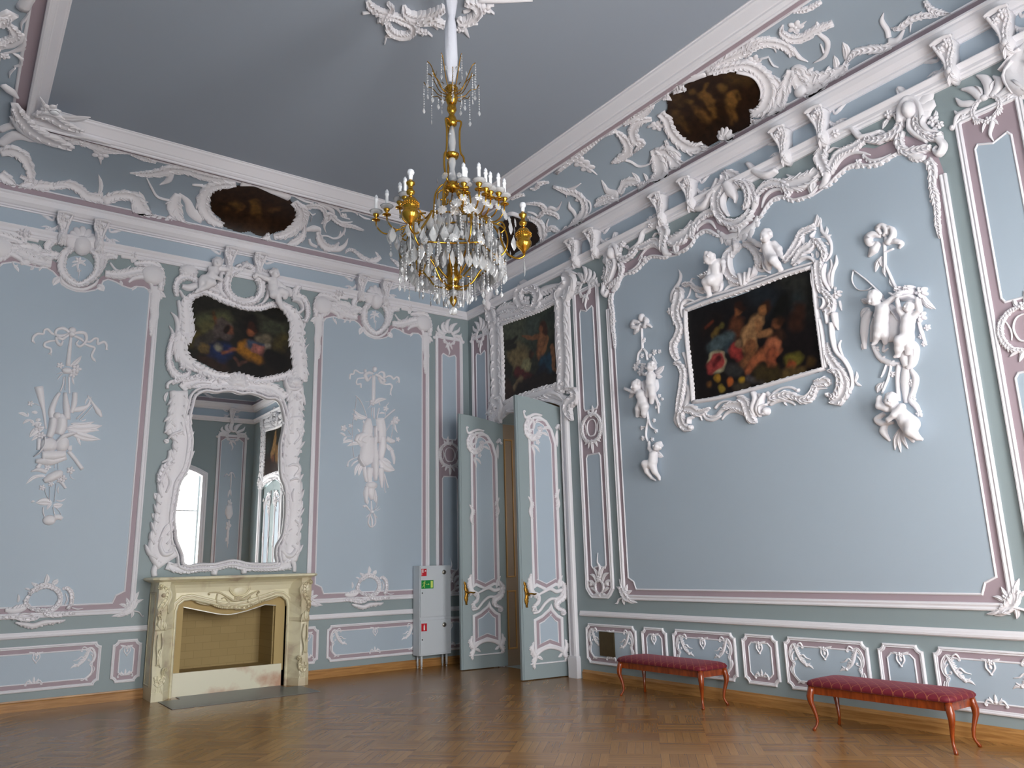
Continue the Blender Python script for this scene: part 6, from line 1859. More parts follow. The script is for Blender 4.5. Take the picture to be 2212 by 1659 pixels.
ODO = '525,600 600,570 750,510 860,465 1010,390 1020,560 1015,700 1030,900 1035,1120 880,1150 700,1210 560,1275 540,1270 540,1000 530,800'
painting('canvas', SB, ODO, zo, ODP, ((74, 88, 72), (44, 34, 28)), t, h=.022, st=.012)
# the matching picture and frame over the far door, seen only in the mirror
t = thing('overdoor_painting', (0, -RL + 1.75, 4.1), 'dark figure painting over the closed door, seen reflected in the mirror', 'painting')
OD.build('carved_frame', SB, parent=t, du=-RL, mu=-1, cu=0, dh=.012)
s_far = local_surf((0, -RL, 0), (0, -1, 0), (0, 0, 1), (-1, 0, 0))
class _Far:
    name = 'L'
    def px(s, x, y, h=0.): a, b = SB.px(x, y, h); return (-RL - a), b
    def w(s, U): U = np.asarray(U, float).reshape(-1, 3); return SB.w(U)
painting('canvas', _Far(), ODO, zo, '''
m 800,560,30;180 140 90;.03
m 800,640,50 780,800,60 740,900,60;170 130 80;.06
m 860,800,60 880,950,60;150 110 60;.08
m 760,980,60 740,1100,40;120 70 40;.06
b 600,800,80;60 70 66;.15
b 960,700,60 980,1000,70;60 40 24;.1
b 640,1100,80 900,1110,80;56 30 20;.1
''', ((44, 48, 40), (50, 28, 20)), t, h=.022, st=.016)
# ------------------------------------------------------------------ relief trophies with cherubs
t = thing('cherub_relief', tuple(SB.w([[SB.px(1400, 1030)[0], SB.px(1400, 1030)[1], 0]])[0]), 'white plaster relief of three cherubs climbing a garland, left of the big painting', 'plaster relief', 'cherub reliefs beside the big painting')
zl = (1300, 650, 4.045)
trace('''
s 345,190 300,185 285,225 330,235 355,200;24 34 34 30 16;pf h.05
o 360,150;32 40;h.06
s 385,150 405,180 385,225 360,205;24 34 34 16;pf h.05
s 340,210 320,250 290,292;30 40 12;pf h.04
s 385,210 420,212 448,232;16 30 12;pf h.04
''', SB, *zl).build('ribbon_bow', SB, parent=t, dh=.01)
trace('''
s 358,230 362,330 366,420;13 13 15;
F 375,350;20;h.03
l 370,360 385,320;18 .1
s 365,420 332,460 320,530;16 14 12;
s 372,420 400,460 406,520;16 20 14;
F 468,450;28;
F 512,443;20;
l 450,480 492,550;26 .1
F 360,480;22;
F 430,480;20;
F 305,580;34;h.04
F 350,622;38;h.05
F 372,572;32;h.05
F 328,540;28;h.04
s 370,710 388,770 440,800 490,765 492,690;18 30 34 30 14;h.07
s 380,700 400,770 400,900;20 40 20;h.05
s 470,790 482,850 500,900 505,985;12 20 20 8;
F 512,830;18;
F 538,858;14;
F 505,905;20;
F 485,930;16;
s 398,930 415,1040 402,1100 396,1180 412,1230;14 14 12 12 10;
s 420,1040 440,1100 482,1130;10 10 8;
F 465,1045;18;
F 358,1110;20;
F 482,1138;20;
F 368,1200;24;
F 450,1212;20;
l 400,1100 350,1120;16 .1
s 350,960 345,1010 385,1015;10 16 10;
''', SB, *zl).build('flower_garland', SB, parent=t, dh=.01)
figure('cherub', '''
H 432,572,.11,38 -.6,.15,.7
c 425,612,.09,18 430,655,.09,34 428,705,.09,36 432,755,.08,38
c 412,630,.10,16 392,640,.12,13 372,642,.12,10
h 372,642,.12,9 352,632,.11
c 438,760,.09,36 442,820,.09,27 436,885,.07,17
c 420,760,.08,32 405,820,.07,22
''', SB, *zl, t, st=.006, k=.014)
trace('l 470,625 552,568;56 .1;h.03\nl 475,640 536,664;44 .1;h.03\nl 292,808 244,852;46 .1;h.03\nl 488,1318 545,1362;46 .1;h.03\nl 488,1325 528,1368;34 .1;h.03', SB, *zl).build('wings', SB, parent=t, dh=.01)
figure('cherub', '''
H 300,735,.11,42 -.3,.3,.9
c 322,778,.09,20 342,822,.09,38 362,872,.08,38 368,915,.08,38
c 318,795,.10,18 268,792,.11,15 215,772,.12,11
h 215,772,.12,9 192,762,.12
c 345,890,.09,32 318,940,.09,24 310,1005,.06,13
c 375,925,.09,34 368,985,.08,22 372,1010,.06,14
''', SB, *zl, t, st=.006, k=.014)
figure('cherub', '''
H 490,1270,.11,37 -.3,-.2,.9
c 468,1308,.09,18 452,1350,.09,33 448,1395,.09,35 436,1425,.08,37
c 436,1322,.10,16 415,1290,.11,13 414,1245,.11,11
h 414,1245,.11,9 412,1222,.11
c 425,1425,.09,36 380,1425,.12,29 395,1490,.09,19 435,1545,.06,12
c 435,1545,.06,10 470,1568,.06,7
c 442,1430,.09,34 462,1490,.08,23 500,1540,.06,14
c 500,1540,.06,12 505,1560,.07,10
''', SB, *zl, t, st=.006, k=.014)
t = thing('cherub_relief', tuple(SB.w([[SB.px(1940, 975)[0], SB.px(1940, 975)[1], 0]])[0]), 'white relief of three cherubs with basket and archery bow, right of the painting', 'plaster relief', 'cherub reliefs beside the big painting')
zr = (1800, 460, 3.073)
trace('''
s 335,150 310,110 345,88 368,125 345,160;20 26 30 26 16;pf h.06
s 370,150 368,115 400,108 412,150 375,205 360,165;20 26 30 30 30 14;pf h.06
s 330,160 280,148 248,172 262,212 315,205;24 40 44 44 20;pf h.06
s 310,200 280,250 242,295;36 50 10;pf h.05
s 385,200 430,192 465,208 445,240;18 36 30 8;pf h.05
''', SB, *zr).build('ribbon_bow', SB, parent=t, dh=.01)
trace('''
s 345,200 350,260 350,400;20 20 18;
s 350,340 385,420 425,505;14 20 20;
s 350,266 410,240;9 9;
l 330,290 285,395;40 .1
l 320,300 332,362;30 .1
l 345,345 356,428;26 .1
l 380,430 410,500;26 .1
s 250,650 222,710 212,800 215,905;40 56 50 20;h.05
l 215,850 200,910;26 .1
s 300,700 290,760 270,860;60 80 40;h.05
s 370,620 400,700 380,800 380,860;60 120 130 60;h.06
s 330,560 400,640 450,720;14 16 10;h.09
s 500,850 545,900 535,990 500,1035;50 70 60 30;h.06
s 440,820 470,920 500,1020;60 80 60;h.06
s 500,840 560,900 545,1000;20 30 14;h.07
o 485,548;78 24;h.15
s 415,545 480,575 555,560;20 30 22;h.17
F 470,522;30;h.18
F 530,515;30;h.18
F 600,530;40;h.1
l 590,540 685,640;50 .1
l 600,560 660,640;36 .1
l 580,560 600,650;36 .1
F 590,690;40;h.06
l 560,680 540,740;30 .1
s 570,720 592,790 620,875;20 28 16;
F 630,762;24;
F 610,870;20;
F 590,820;20;
s 265,870 312,960 390,1000 445,1000;26 38 38 20;
F 330,970;26;
F 390,1003;30;
F 290,905;24;
s 360,1010 342,1060 322,1095;12 14 6;
s 390,1020 372,1100 330,1200;12 14 10;
l 330,1130 298,1195;48 .1
l 345,1120 335,1190;30 .1
F 402,1072;22;
s 345,870 340,920 372,900;8 20 8;
s 442,1010 432,1100 440,1250;34 30 28;
s 492,1010 482,1120 488,1262;50 66 30;
s 520,1040 552,1100 540,1180 520,1240 560,1290 592,1355;26 50 40 44 40 14;
F 530,1130;30;
F 530,1230;28;
F 575,1330;24;
l 550,1080 570,1100;30 .1
s 350,1330 300,1370 335,1400 410,1388;26 40 44 20;h.06
s 360,1395 340,1450 382,1515;30 54 14;h.05
l 450,1430 415,1575;34 .1
l 456,1430 455,1592;34 .1
l 460,1430 502,1565;34 .1
''', SB, *zr).build('flower_garland', SB, parent=t, dh=.01)
trace('s 145,382 250,465 342,558;9 11 13;h.03\ns 145,385 135,450 168,508 230,516 276,490;6 6 6 6 6;h.02', SB, *zr).build('archery_bow', SB, parent=t, dh=.02)
trace('l 232,600 188,578;44 .1;h.04\nl 250,640 188,690;60 .1;h.04\nl 235,660 200,720;50 .1;h.04\nl 540,1345 556,1425;60 .1;h.04', SB, *zr).build('wings', SB, parent=t, dh=.01)
figure('cherub', '''
H 268,562,.15,46 -.3,.5,.8
c 300,605,.12,22 330,645,.12,42 322,705,.11,42 318,755,.11,42
c 345,605,.13,22 385,575,.14,17 425,548,.15,13
h 425,548,.15,11 455,538,.15
c 312,760,.12,38 297,810,.11,28 278,858,.08,16
c 278,858,.08,13 262,872,.09,9
c 332,765,.10,36 342,815,.09,26 345,860,.06,16
c 302,625,.12,20 285,680,.12,15 300,720,.13,12
''', SB, *zr, t, k=.016)
figure('cherub', '''
H 504,622,.15,39 -.25,-.1,1
c 505,665,.12,22 500,705,.12,43 492,760,.12,43 490,812,.11,44
c 468,688,.13,22 440,645,.15,18 426,590,.17,14
h 426,590,.17,11 424,558,.17
c 538,685,.13,22 572,645,.15,18 558,590,.17,14
h 558,590,.17,11 552,558,.17
c 482,828,.12,42 442,850,.16,35 436,900,.13,28 428,945,.10,17
c 428,945,.10,14 408,955,.11,10
c 500,830,.11,38 505,880,.11,28 495,930,.08,18
''', SB, *zr, t, k=.016)
figure('cherub', '''
H 382,1240,.15,45 .2,.1,1
c 388,1285,.12,28 438,1320,.12,44 480,1370,.12,52 518,1400,.11,56
c 355,1298,.13,26 305,1280,.14,23 303,1238,.14,18
h 303,1238,.14,14 312,1212,.14
c 455,1290,.16,28 405,1340,.17,22 370,1368,.16,17
h 370,1368,.16,13 348,1378,.15
c 520,1405,.13,52 515,1445,.14,40 556,1488,.11,24
c 556,1488,.11,18 588,1502,.10,12
c 482,1400,.11,46 500,1465,.09,26 530,1512,.08,14
''', SB, *zr, t, k=.016)
# ------------------------------------------------------------------ brackets between the two cornices
SPRAY = vectors(Relief(), '''
s .05,.26 .11,.27 .13,.22 .19,.24 .24,.26;.02 .03 .03 .05 .02;h.03
l .2,.24 .28,.28;.05 .1;h.03
s .04,.2 .09,.12 .16,.07 .24,.04;.012 .03 .06 .02;h.03 f-1/.03/.03
F .17,.08;.04;h.04
l .12,.1 .26,.1;.03 .1''', .03)
def bracket(surf, u, side, label, group):
    t = thing('cornice_bracket', tuple(surf.w([[u, 5.92, .05]])[0]), label, 'bracket', group)
    secs = []
    for z, w, h in ((6.30, .16, .165), (6.275, .17, .175), (6.25, .145, .165), (6.20, .125, .14), (6.14, .12, .125), (6.08, .10, .115), (6.04, .10, .135), (6.00, .12, .14), (5.96, .11, .13), (5.92, .08, .115), (5.885, .03, .09)):
        secs.append(surf.w([(u - w / 2, z, .0), (u - w / 2, z, h * .75), (u - w * .32, z, h), (u, z, h * 1.06), (u + w * .32, z, h), (u + w / 2, z, h * .75), (u + w / 2, z, .0)]))
    mb = MB(); V, F = loft(secs); mb.add(V, F, True); mb.build('console', M_WHITE, t)
    R = vectors(Relief(), '''
s -.08,.36 -.07,.28 -.02,.2 -.01,.1 -.02,.02;.03 .05 .05 .04 .02;h.03 pg
s .08,.36 .05,.27 .03,.18 .03,.1;.03 .04 .03 .02;h.03
F -.04,.33;.045;h.045
F .03,.3;.035;h.04
l 0,.12 .06,.2;.03 .1
l .0,.04 -.05,-.04;.04 .1
l .0,.04 .04,-.05;.04 .1
o .0,.08;.03 .04;h.04
s -.1,.37 -.04,.385 .04,.385 .1,.37;.03 .04 .04 .03;h.05''', .03)
    R2 = MB()
    for V, F, sm in R.p:
        V = V.copy(); z = 5.92 + V[:, 1]; V[:, 2] = V[:, 2] * 1.1 + np.interp(z, [5.88, 5.96, 6.06, 6.14, 6.28], [.085, .125, .12, .125, .19]); V[:, 0] += u; V[:, 1] = z; R2.add(surf.w(V), F, sm)
    R2.build('leaf_carving', M_WHITE, t)
    for sd in ([-1, 1] if side == 0 else [side]): SPRAY.build('ribbon_spray', surf, parent=t, mu=sd, du=u, dv=6.02)
BP = {'B': [((1044, 626), 0, 'over the left side of the door frame'), ((1233, 530), 1, 'over the right side of the door frame'), ((1274, 506), -1, 'just left of the big panel crest mask'),
            ((1417, 430), 1, 'left of the crest cartouche, outer of its pair'), ((1480, 398), -1, 'left of the crest cartouche, inner of its pair'), ((1682, 291), 1, 'right of the crest cartouche, inner of its pair'),
            ((1762, 249), -1, 'right of the crest cartouche, outer of its pair'), ((2039, 106), 1, 'right of the big panel crest mask'), ((2158, 43), -1, 'at the top right picture corner')],
      'A': [((141, 472), -1, 'left above the far left panel cartouche'), ((220, 488), 1, 'right above the far left panel cartouche'), ((500, 551), -1, 'above the left cherub of the mirror frame'),
            ((563, 562), 1, 'above the right cherub of the mirror frame'), ((785, 610), -1, 'left above the cartouche of the panel by the corner'), ((838, 621), 1, 'right above the cartouche of the panel by the corner')]}
for k, L in BP.items():
    sf = SA if k == 'A' else SB
    for p, sd, lb in L: bracket(sf, sf.px(*p, .17)[0], sd, 'white plaster cornice bracket ' + lb, 'brackets of the ' + ('fireplace wall' if k == 'A' else 'right wall') + ' frieze')
bracket(SD, -.72, 0, 'white plaster cornice bracket seen near the top of the mirror reflection', 'brackets of the window wall frieze')
# panel with a trophy beside the window, seen in the mirror
t = panel_base('moulded_panel', SD, [(-1.08, 1.06), (-.22, 1.06), (-.22, 5.55), (-1.08, 5.55)], [(-.98, 1.17), (-.32, 1.17), (-.32, 5.35), (-.45, 5.45), (-.85, 5.45), (-.98, 5.35)], 'narrow wall panel with a leafy pendant beside the window, seen in the mirror', 'large framed wall panels')
PTOP.build('leaf_crest', SD, parent=t, du=-.65, dv=5.5, mu=1.45, mv=1.3, dh=.01)
R = trace('''
s 640,530 690,500 740,520 770,490 830,500 870,550;8 14 14 16 14 8;
s 785,490 785,600 780,700;26 26 14;
l 780,670 730,760;40 .1
l 785,670 800,740;40 .1
F 770,820;50;
l 770,880 680,900;60 .1
l 770,880 830,900;60 .1
s 760,840 760,930 750,990;120 170 60;h.06
F 755,1060;60;
s 755,1000 750,1150 745,1300;10 60 10;
l 740,1200 700,1230;50 .1
l 740,1230 770,1250;50 .1''', SA, 320, 900, 4.608)
R.build('leafy_pendant', SD, parent=t, du=-.65 - SA.px(320 + 765 / 4.608, 1050)[0], mv=1.9, cv=2.35, dv=.75, dh=.01)
# ================================================================== COVE AND CEILING ORNAMENT
COVA1 = '''
s 1510,1172 1400,1178 1330,1210 1298,1290 1310,1350 1360,1410 1430,1442;30 50 64 76 70 60 30;pg h.05
s 1540,1168 1640,1176 1740,1215 1850,1262;30 50 50 34;h.05
s 1880,1290 1930,1340 1930,1400 1880,1462 1820,1500 1750,1515;44 66 76 66 54 30;pg h.05
s 1440,1480 1520,1500 1600,1555 1660,1570 1725,1515;50 84 96 96 60;pg h.07
o 1590,1510;60 36;h.08
s 1300,1400 1230,1360 1200,1290 1145,1238;70 60 40 14;
s 1140,1240 1115,1330 1180,1420 1270,1455 1350,1490 1450,1500;44 100 116 96 50 30;pg h.045
s 0,1110 50,1150 110,1190 180,1180 230,1150;70 64 64 64 30;pg h.04 f1/20/40
s 170,1200 260,1190 350,1190 450,1180 520,1220 560,1258 660,1270;60 70 40 54 54 54 60;pg h.04
s 340,1190 400,1175 460,1200 490,1240;14 20 20 8;
l 630,1262 630,1115;30 .1
s 660,1290 760,1250 860,1262 900,1330 980,1390 1060,1400 1140,1370;60 60 60 96 120 104 80;pg h.04 f1/30/50
l 905,1330 890,1225;44 .1
l 960,1380 950,1290;36 .1
s 830,1105 930,1110 1030,1100 1100,1082 1200,1090 1330,1130 1500,1152;8 30 50 50 40 40 20;pg h.035
s 1100,1090 1080,1150 1020,1182;40 40 8;
s 940,1140 970,1200 1010,1260 1100,1285;8 14 16 14;
s 1230,1180 1300,1185;10 14;
s 300,880 400,900 500,900 600,930 700,960 820,970 920,1010 1000,1035;30 40 30 40 30 30 24 8;pg h.03
F 640,985;34;
s 640,1000 645,1050;30 6;
F 520,905;30;
F 400,900;30;
s 0,975 80,960 150,1000 190,1080 195,1150 130,1125;50 64 64 54 44 18;pg h.045
s 0,925 100,865 200,880 280,905;50 60 50 20;h.04
s 0,830 80,800 200,780 260,790;40 40 40 20;h.04
'''
ZE = (600, 380, 7.373)
COVA2 = '''
s 290,420 365,520 375,620 335,740 235,850 100,930 0,965;56 96 110 110 100 90 70;pg h.05
s 450,480 560,468 680,485 745,560 745,640;36 54 64 64 24;pg h.04
s 640,430 760,480 860,545 905,610;24 60 60 20;
s 690,755 770,690 810,610 870,640 940,712 1050,770 1180,790 1290,830 1375,858;24 70 90 80 60 44 44 30 8;pg h.04
s 790,640 745,760 742,830 770,905;70 54 30 8;
s 1065,790 1060,880 980,970 880,992 790,955 690,950;20 34 34 28 24 20;
l 960,980 1000,870;30 .1
l 1060,860 1070,950;24 .1
s 450,860 560,835 650,850 685,900;50 100 76 14;h.045
s 640,890 680,1040 780,1140 900,1135 965,1050;70 116 120 80 10;pg h.045 f1/30/44
s 500,1000 525,1080 620,1130;40 54 44;
s 430,740 425,850 380,970 250,1060 120,1112 0,1060;24 54 96 110 96 84;pg h.045
l 290,1020 310,940;44 .1
l 330,960 350,900;36 .1
s 860,1185 980,1165 1070,1100 1120,990;60 90 56 8;
s 1070,1235 1105,1180 1180,1172 1270,1232 1350,1300 1450,1345;16 40 44 54 66 60;pg h.04 f1/24/40
s 1440,1350 1550,1340 1640,1290;60 80 50;pg f1/20/40
l 1600,1300 1548,1205;40 .1
s 1790,1310 1880,1380 1990,1480 2100,1525;16 54 66 54;pg h.04 f-1/26/40
s 240,300 360,360 450,400 570,425;8 18 16 8;
s 640,430 780,450 900,485 975,560 1000,625;8 34 54 30 8;
s 1000,565 1100,540 1220,562 1270,615;12 30 36 16;
s 1290,610 1380,660 1475,685;8 18 8;
F 1050,625;34;
s 1020,640 1150,680;8 6;
s 880,640 1000,720 1100,735 1190,725;20 24 16 6;
F 470,510;40;
s 500,560 550,610 600,590;8 8 6;
s 545,640 520,720;8 6;
'''
CA = trace(COVA1, KA, 0, 0, 2.963, kw=1.05); trace(COVA2, KA, *ZE, R=CA, kw=1.05)
def cove_thing(surf, R, label, name='cove_scrollwork', **kw):
    mb = MB(); o = R.build(name, surf, **kw); return tag(o, label, 'plaster scrollwork', 'scrollwork of the coving')
cove_thing(KA, CA, 'white plaster scrollwork on the coving above the fireplace wall')
cove_thing(KC, CA, 'white plaster scrollwork on the coving at the top left corner', du=.4)
cove_thing(KD, CA, 'white plaster scrollwork on the coving above the window wall, seen in the mirror')
# fine beads at both edges of the coving are trims; paintings of the coving
t = thing('cove_painting', tuple(KA.w([[-4.04, .1, .03]])[0]), 'brown oval painting in the coving above the overmantel mirror', 'painting', 'brown paintings in the coving')
def brown(surf, outline, z, prims, t): return painting('canvas', surf, outline, z, prims, ((66, 42, 22), (50, 30, 18)), t, h=.02, st=.014)
brown(KA, '1345,1260 1378,1205 1450,1195 1540,1180 1620,1175 1700,1200 1795,1225 1858,1278 1895,1340 1888,1405 1845,1465 1765,1478 1700,1510 1640,1500 1600,1475 1530,1485 1435,1448 1415,1395 1360,1350', (0, 0, 2.963), '''
b 1500,1300,24 1540,1320,20;110 78 36;.06
b 1630,1290,26 1640,1350,30;118 84 38;.06
s 1630,1360,14 1680,1420,12;110 76 36;.04
s 1560,1320,10 1520,1350,8;104 70 34;.04
b 1740,1340,20 1780,1330,12;100 68 34;.05
b 1450,1330,18;90 60 30;.05
b 1640,1450,80;70 46 28;.12
''', t)
ZB1, ZB2, ZB3, ZB4 = (1200, 0, 3.318), (1080, 380, 7.373), (1700, 0, 3.6875), (1240, 300, 5.53)
CB = trace('''
s 1080,515 1200,480 1300,462 1390,462 1475,515 1532,600 1532,700 1480,790 1400,812;34 50 56 66 84 96 96 80 50;pg h.055
s 755,805 800,850 830,930 900,1012 990,1062 1065,1040;56 66 66 76 84 50;pg h.055
s 1300,500 1420,530 1480,620 1480,700;16 24 24 16;h.07
s 905,600 980,560 1080,530;20 44 30;
s 705,470 760,530 860,570 900,625;30 130 140 70;pg h.07
s 735,625 800,625 890,615;50 90 40;pg h.07
s 660,740 740,690 820,680;20 60 40;pg h.05
F 860,545;44;h.10
F 800,500;40;h.10
s 1060,1060 1130,1085 1240,1045 1340,985;50 110 116 60;pg h.08
S 1220,1030 1235,905;150 7;h.06
s 1130,1190 1200,1125 1290,1090;30 90 60;pg h.10
F 1175,1105;50;h.13
F 1260,1085;40;h.13
s 1415,850 1390,950 1310,1005;30 70 40;
s 1560,540 1625,640 1605,760 1510,860 1420,880;16 64 76 80 40;pg h.045
s 1600,800 1560,860 1480,900;10 30 30;
s 1690,500 1660,600 1620,720 1640,800;60 76 66 30;pg h.045
s 1690,500 1740,510 1760,580 1810,640 1890,600 1990,500;40 110 120 120 96 60;pg h.045 f1/24/44
o 1760,655;50 46;h.06
s 1640,760 1720,730 1800,700;30 50 30;
l 1780,530 1850,480;40 .1
s 1060,462 1160,460 1250,410 1340,370 1430,300 1540,262;16 30 54 54 50 16;pg h.035
s 1350,410 1400,340 1480,300 1570,300 1660,335 1700,400;30 54 60 54 60 26;pg h.04
s 1480,330 1560,332 1582,372;8 16 8;
s 1700,340 1745,405 1812,442;26 30 6;
s 1630,175 1620,225 1690,272 1780,262 1860,212 1990,160;16 34 54 54 54 34;pg h.04
l 1860,220 1872,150;36 .1
s 1600,130 1680,80 1800,60 1905,5;14 34 34 20;pg h.035
s 1880,235 1950,300 1930,400 1850,450;26 40 30 8;
s 1900,310 1925,375;8 16;
F 1425,432;40;
s 1460,420 1530,402;8 7;
s 1530,410 1560,460 1600,480;8 8 4;
F 1720,190;44;
l 1720,190 1800,148;16 .1
l 1700,200 1740,240;16 .1
s 700,745 640,800 560,845 480,890;26 44 44 20;pg h.035
s 690,850 600,862 555,930 575,1005 622,1020 560,1092;26 54 64 60 50 8;pg h.04
s 720,880 660,910;30 14;
F 730,900;36;
s 440,940 500,1000 522,1080 460,1135 400,1162;26 54 66 50 8;pg h.04
s 430,1140 530,1152 600,1190 680,1170 722,1110;8 14 16 14 6;
s 440,930 340,970 250,1040 150,1120 0,1240;30 44 34 34 20;pg h.03
F 180,1160;40;
F 225,1195;40;
s 240,1200 300,1252;14 4;
s 700,1070 742,1150 752,1250 680,1320 590,1345;44 100 110 110 60;pg h.045 f1/24/44
s 715,1080 820,1092 865,1170 905,1215;44 90 90 50;pg h.045
s 790,1000 830,1090 930,1162 1045,1115;16 26 54 44;pg h.045
l 600,1340 548,1235;40 .1
l 660,1310 630,1240;36 .1
s 460,1395 500,1312 570,1300 625,1350;34 54 54 30;pg
s 330,1290 375,1370 455,1395;8 44 54;
s 275,1485 350,1435 450,1402;12 56 66;pg
l 380,1430 385,1370;30 .1
''', KB, *ZB1, kw=1.05)
trace('''
s 430,650 560,690 665,790 690,930 665,1060 560,1140;26 64 96 104 96 50;pg h.05 f-1/24/44
s 120,600 200,590 290,620 390,665;24 44 44 30;h.05
s 400,432 560,430 680,465 725,560;8 34 56 60;pg h.04
s 740,540 810,500 900,530 950,480 985,400;20 50 54 30 8;
s 620,655 700,565 800,572 900,612 950,685;60 66 66 54 8;pg h.04
s 440,565 540,590 622,655;12 20 20;
s 780,680 750,760 760,825;16 22 8;
s 640,700 700,800 735,900;50 56 60;
s 740,880 830,820 900,855 980,885 1065,800;60 84 76 96 16;pg h.045
s 960,905 1100,835 1235,720 1342,600 1362,480 1310,345 1180,255 1060,232 845,150;60 96 120 110 80 76 76 64 8;pg h.05
s 1090,200 1180,185 1295,110;16 44 14;
s 1060,240 1062,345;34 8;
s 1210,370 1260,400;50 20;
s 1100,405 1115,500 1175,565 1215,655;8 56 54 44;
s 1360,360 1440,425 1445,560 1380,645;12 16 16 8;
s 1540,390 1620,360 1720,330 1820,330;30 70 70 50;pg h.04
s 1620,70 1680,150 1720,240 1780,300;8 30 40 40;
s 170,370 280,310 390,290;20 50 30;pg h.03
s 480,200 570,190 640,110 780,90;20 40 60 20;pg h.03
''', KB, *ZB2, R=CB, kw=1.05)
trace('''
s 1100,0 1145,65 1225,102 1310,110;30 44 54 30;pg h.045
s 830,222 900,222 990,155 1100,122 1205,130;8 44 54 54 20;pg h.04
s 990,170 982,258;20 5;
s 770,100 757,165 800,240 812,300;8 40 44 44;
s 810,335 880,322 935,235;60 54 16;
s 830,360 760,392 690,392 600,402 530,432 480,505;60 66 64 54 44 8;pg h.04 f1/20/36
s 480,480 440,560 300,612 180,612 80,540;24 66 90 96 50;pg h.045 f-1/26/44
l 470,480 445,335;66 .1
l 385,580 375,440;54 .1
''', KB, *ZB3, R=CB, kw=1.05)
cove_thing(KB, CB, 'white plaster scrollwork on the coving above the right wall')
t = thing('cove_painting', tuple(KB.w([[-6.06, .1, .03]])[0]), 'large brown painting of figures in the coving above the right wall', 'painting', 'brown paintings in the coving')
brown(KB, '800,690 850,640 925,610 1000,555 1090,530 1200,510 1300,498 1385,512 1458,575 1490,680 1468,760 1412,805 1412,865 1380,928 1285,950 1225,940 1165,1010 1100,1040 1050,1012 955,1018 870,935 810,862 785,830 812,760', ZB1, '''
m 1060,680,34 1110,720,34;140 100 48;.04
s 1060,650,12 1085,590,8;136 98 46;.03
s 1110,740,26 1150,830,18;130 92 44;.04
b 980,650,26;110 80 40;.04
m 1260,680,40 1260,740,36;146 104 52;.04
b 1200,620,32;120 88 42;.05
s 1300,650,12 1330,700,9;130 92 44;.03
s 1260,760,18 1300,860,12;126 88 42;.04
s 1240,760,16 1270,880,10;112 78 38;.04
b 1270,550,50 1380,570,40;92 66 32;.08
m 1040,790,30 1090,850,26;120 84 42;.05
b 960,720,24;112 82 40;.04
s 1000,760,18 1060,860,14;112 78 38;.05
b 860,800,30 890,860,30;100 72 34;.06
s 900,860,18 960,940,12;100 70 34;.05
b 870,680,30 880,740,30;84 60 30;.07
''', t)
t = thing('cove_painting', tuple(KB.w([[-1.5, .1, .03]])[0]), 'small brown painting in the coving half hidden behind the chandelier', 'painting', 'brown paintings in the coving')
brown(KB, '110,660 230,630 320,680 450,720 570,750 640,850 655,960 610,1050 525,1120 380,1155 260,1215 180,1300 90,1210 -30,1000 0,800', ZB2, 'b 300,900,60;70 46 28;.1', t)
# ------------------------------------------------------------------ ceiling
ZM = (780, 0, 5.53)
MED = trace('''
s 80,0 120,60 230,130 330,140 372,80 320,15;56 76 84 64 54 26;pg h.05
F 190,130;50;h.06
s 110,140 20,148;16 26;
s 225,250 300,180 400,180 500,220 605,270 625,350 560,400 440,400 345,340 320,260;84 64 64 84 96 84 76 76 76 50;pg h.06 f1/20/44
l 400,430 280,440;50 .1
s 300,440 280,510;20 26;
s 510,55 540,130 640,182 780,172 900,120 1000,60;44 84 96 110 84 60;pg h.07
s 600,220 740,230 860,220 1010,290;36 96 84 50;pg h.06
s 660,260 680,360 735,390;50 66 20;
s 780,290 870,290 915,345;20 44 20;
s 920,180 960,250 1025,272;24 44 54;
F 740,372;40;h.05
s 790,370 850,425;24 16;
s 1160,200 1220,240 1330,200 1402,110 1360,30 1240,0;50 76 96 96 84 50;pg h.07
s 1225,135 1290,112 1312,60;34 34 12;
s 1220,290 1250,370 1292,445;40 54 10;
s 1300,270 1395,285;50 16;
F 1180,325;44;h.06
F 1480,92;60;h.06
s 1500,60 1590,55;30 20;
s 1540,110 1590,155;20 16;
s 1400,0 1700,6 2050,4;50 40 10;
''', SCE, *ZM)
xm, ym = -4.07, -6.1
med = tag(MED.build('ceiling_rosette', SCE), 'white plaster scroll rosette on the ceiling around the chandelier cord', 'ceiling rosette')
for a, b in ((-1, -1), (1, -1)):
    MED.build('rosette_scroll', SCE, parent=med, mu=a, mv=b, cu=xm, cv=ym)
CORNR = trace('''
s 105,560 150,650 230,740 340,800 480,856;40 70 76 64 20;pg h.05 b.2
s 90,650 150,730 250,800 300,820;30 50 40 14;h.04 b.2
s 225,645 330,640 430,705 550,745;20 54 44 10;pg h.04 b.2
l 340,650 590,655;44 .1;h.03 b.2
l 280,645 268,520;30 .1;h.03 b.2
F 335,600;36;h.03 b.2
s 340,620 380,570;12 5;h.02 b.2
s 460,780 600,800 720,835;10 20 6;h.02 b.2
s 30,440 80,480 130,530;30 44 10;h.04 b.2
''', SCE, 0, 0, 2.963)
tag(CORNR.build('corner_scrollwork', SCE), 'white plaster scrolls wrapping the top left corner of the ceiling moulding', 'plaster scrollwork')
p = SCE.px(118, 243, .235); t = thing('smoke_detector', (p[0], p[1], ZC - .2), 'small round white smoke detector on the top left ceiling corner', 'smoke detector')
mb = MB(); mb.lathe((p[0], p[1], ZC - .21), [(.06, 0), (.06, .01), (.055, .02), (.05, .022), (.05, .034), (.04, .042)], 20, (0, 0, -1)); mb.build('housing', M_PORC, t)
mb = MB(); mb.lathe((p[0], p[1], ZC - .231), [(.0515, 0), (.0515, .006)], 20, (0, 0, -1)); mb.build('sensor_slot', M_BLACK, t)
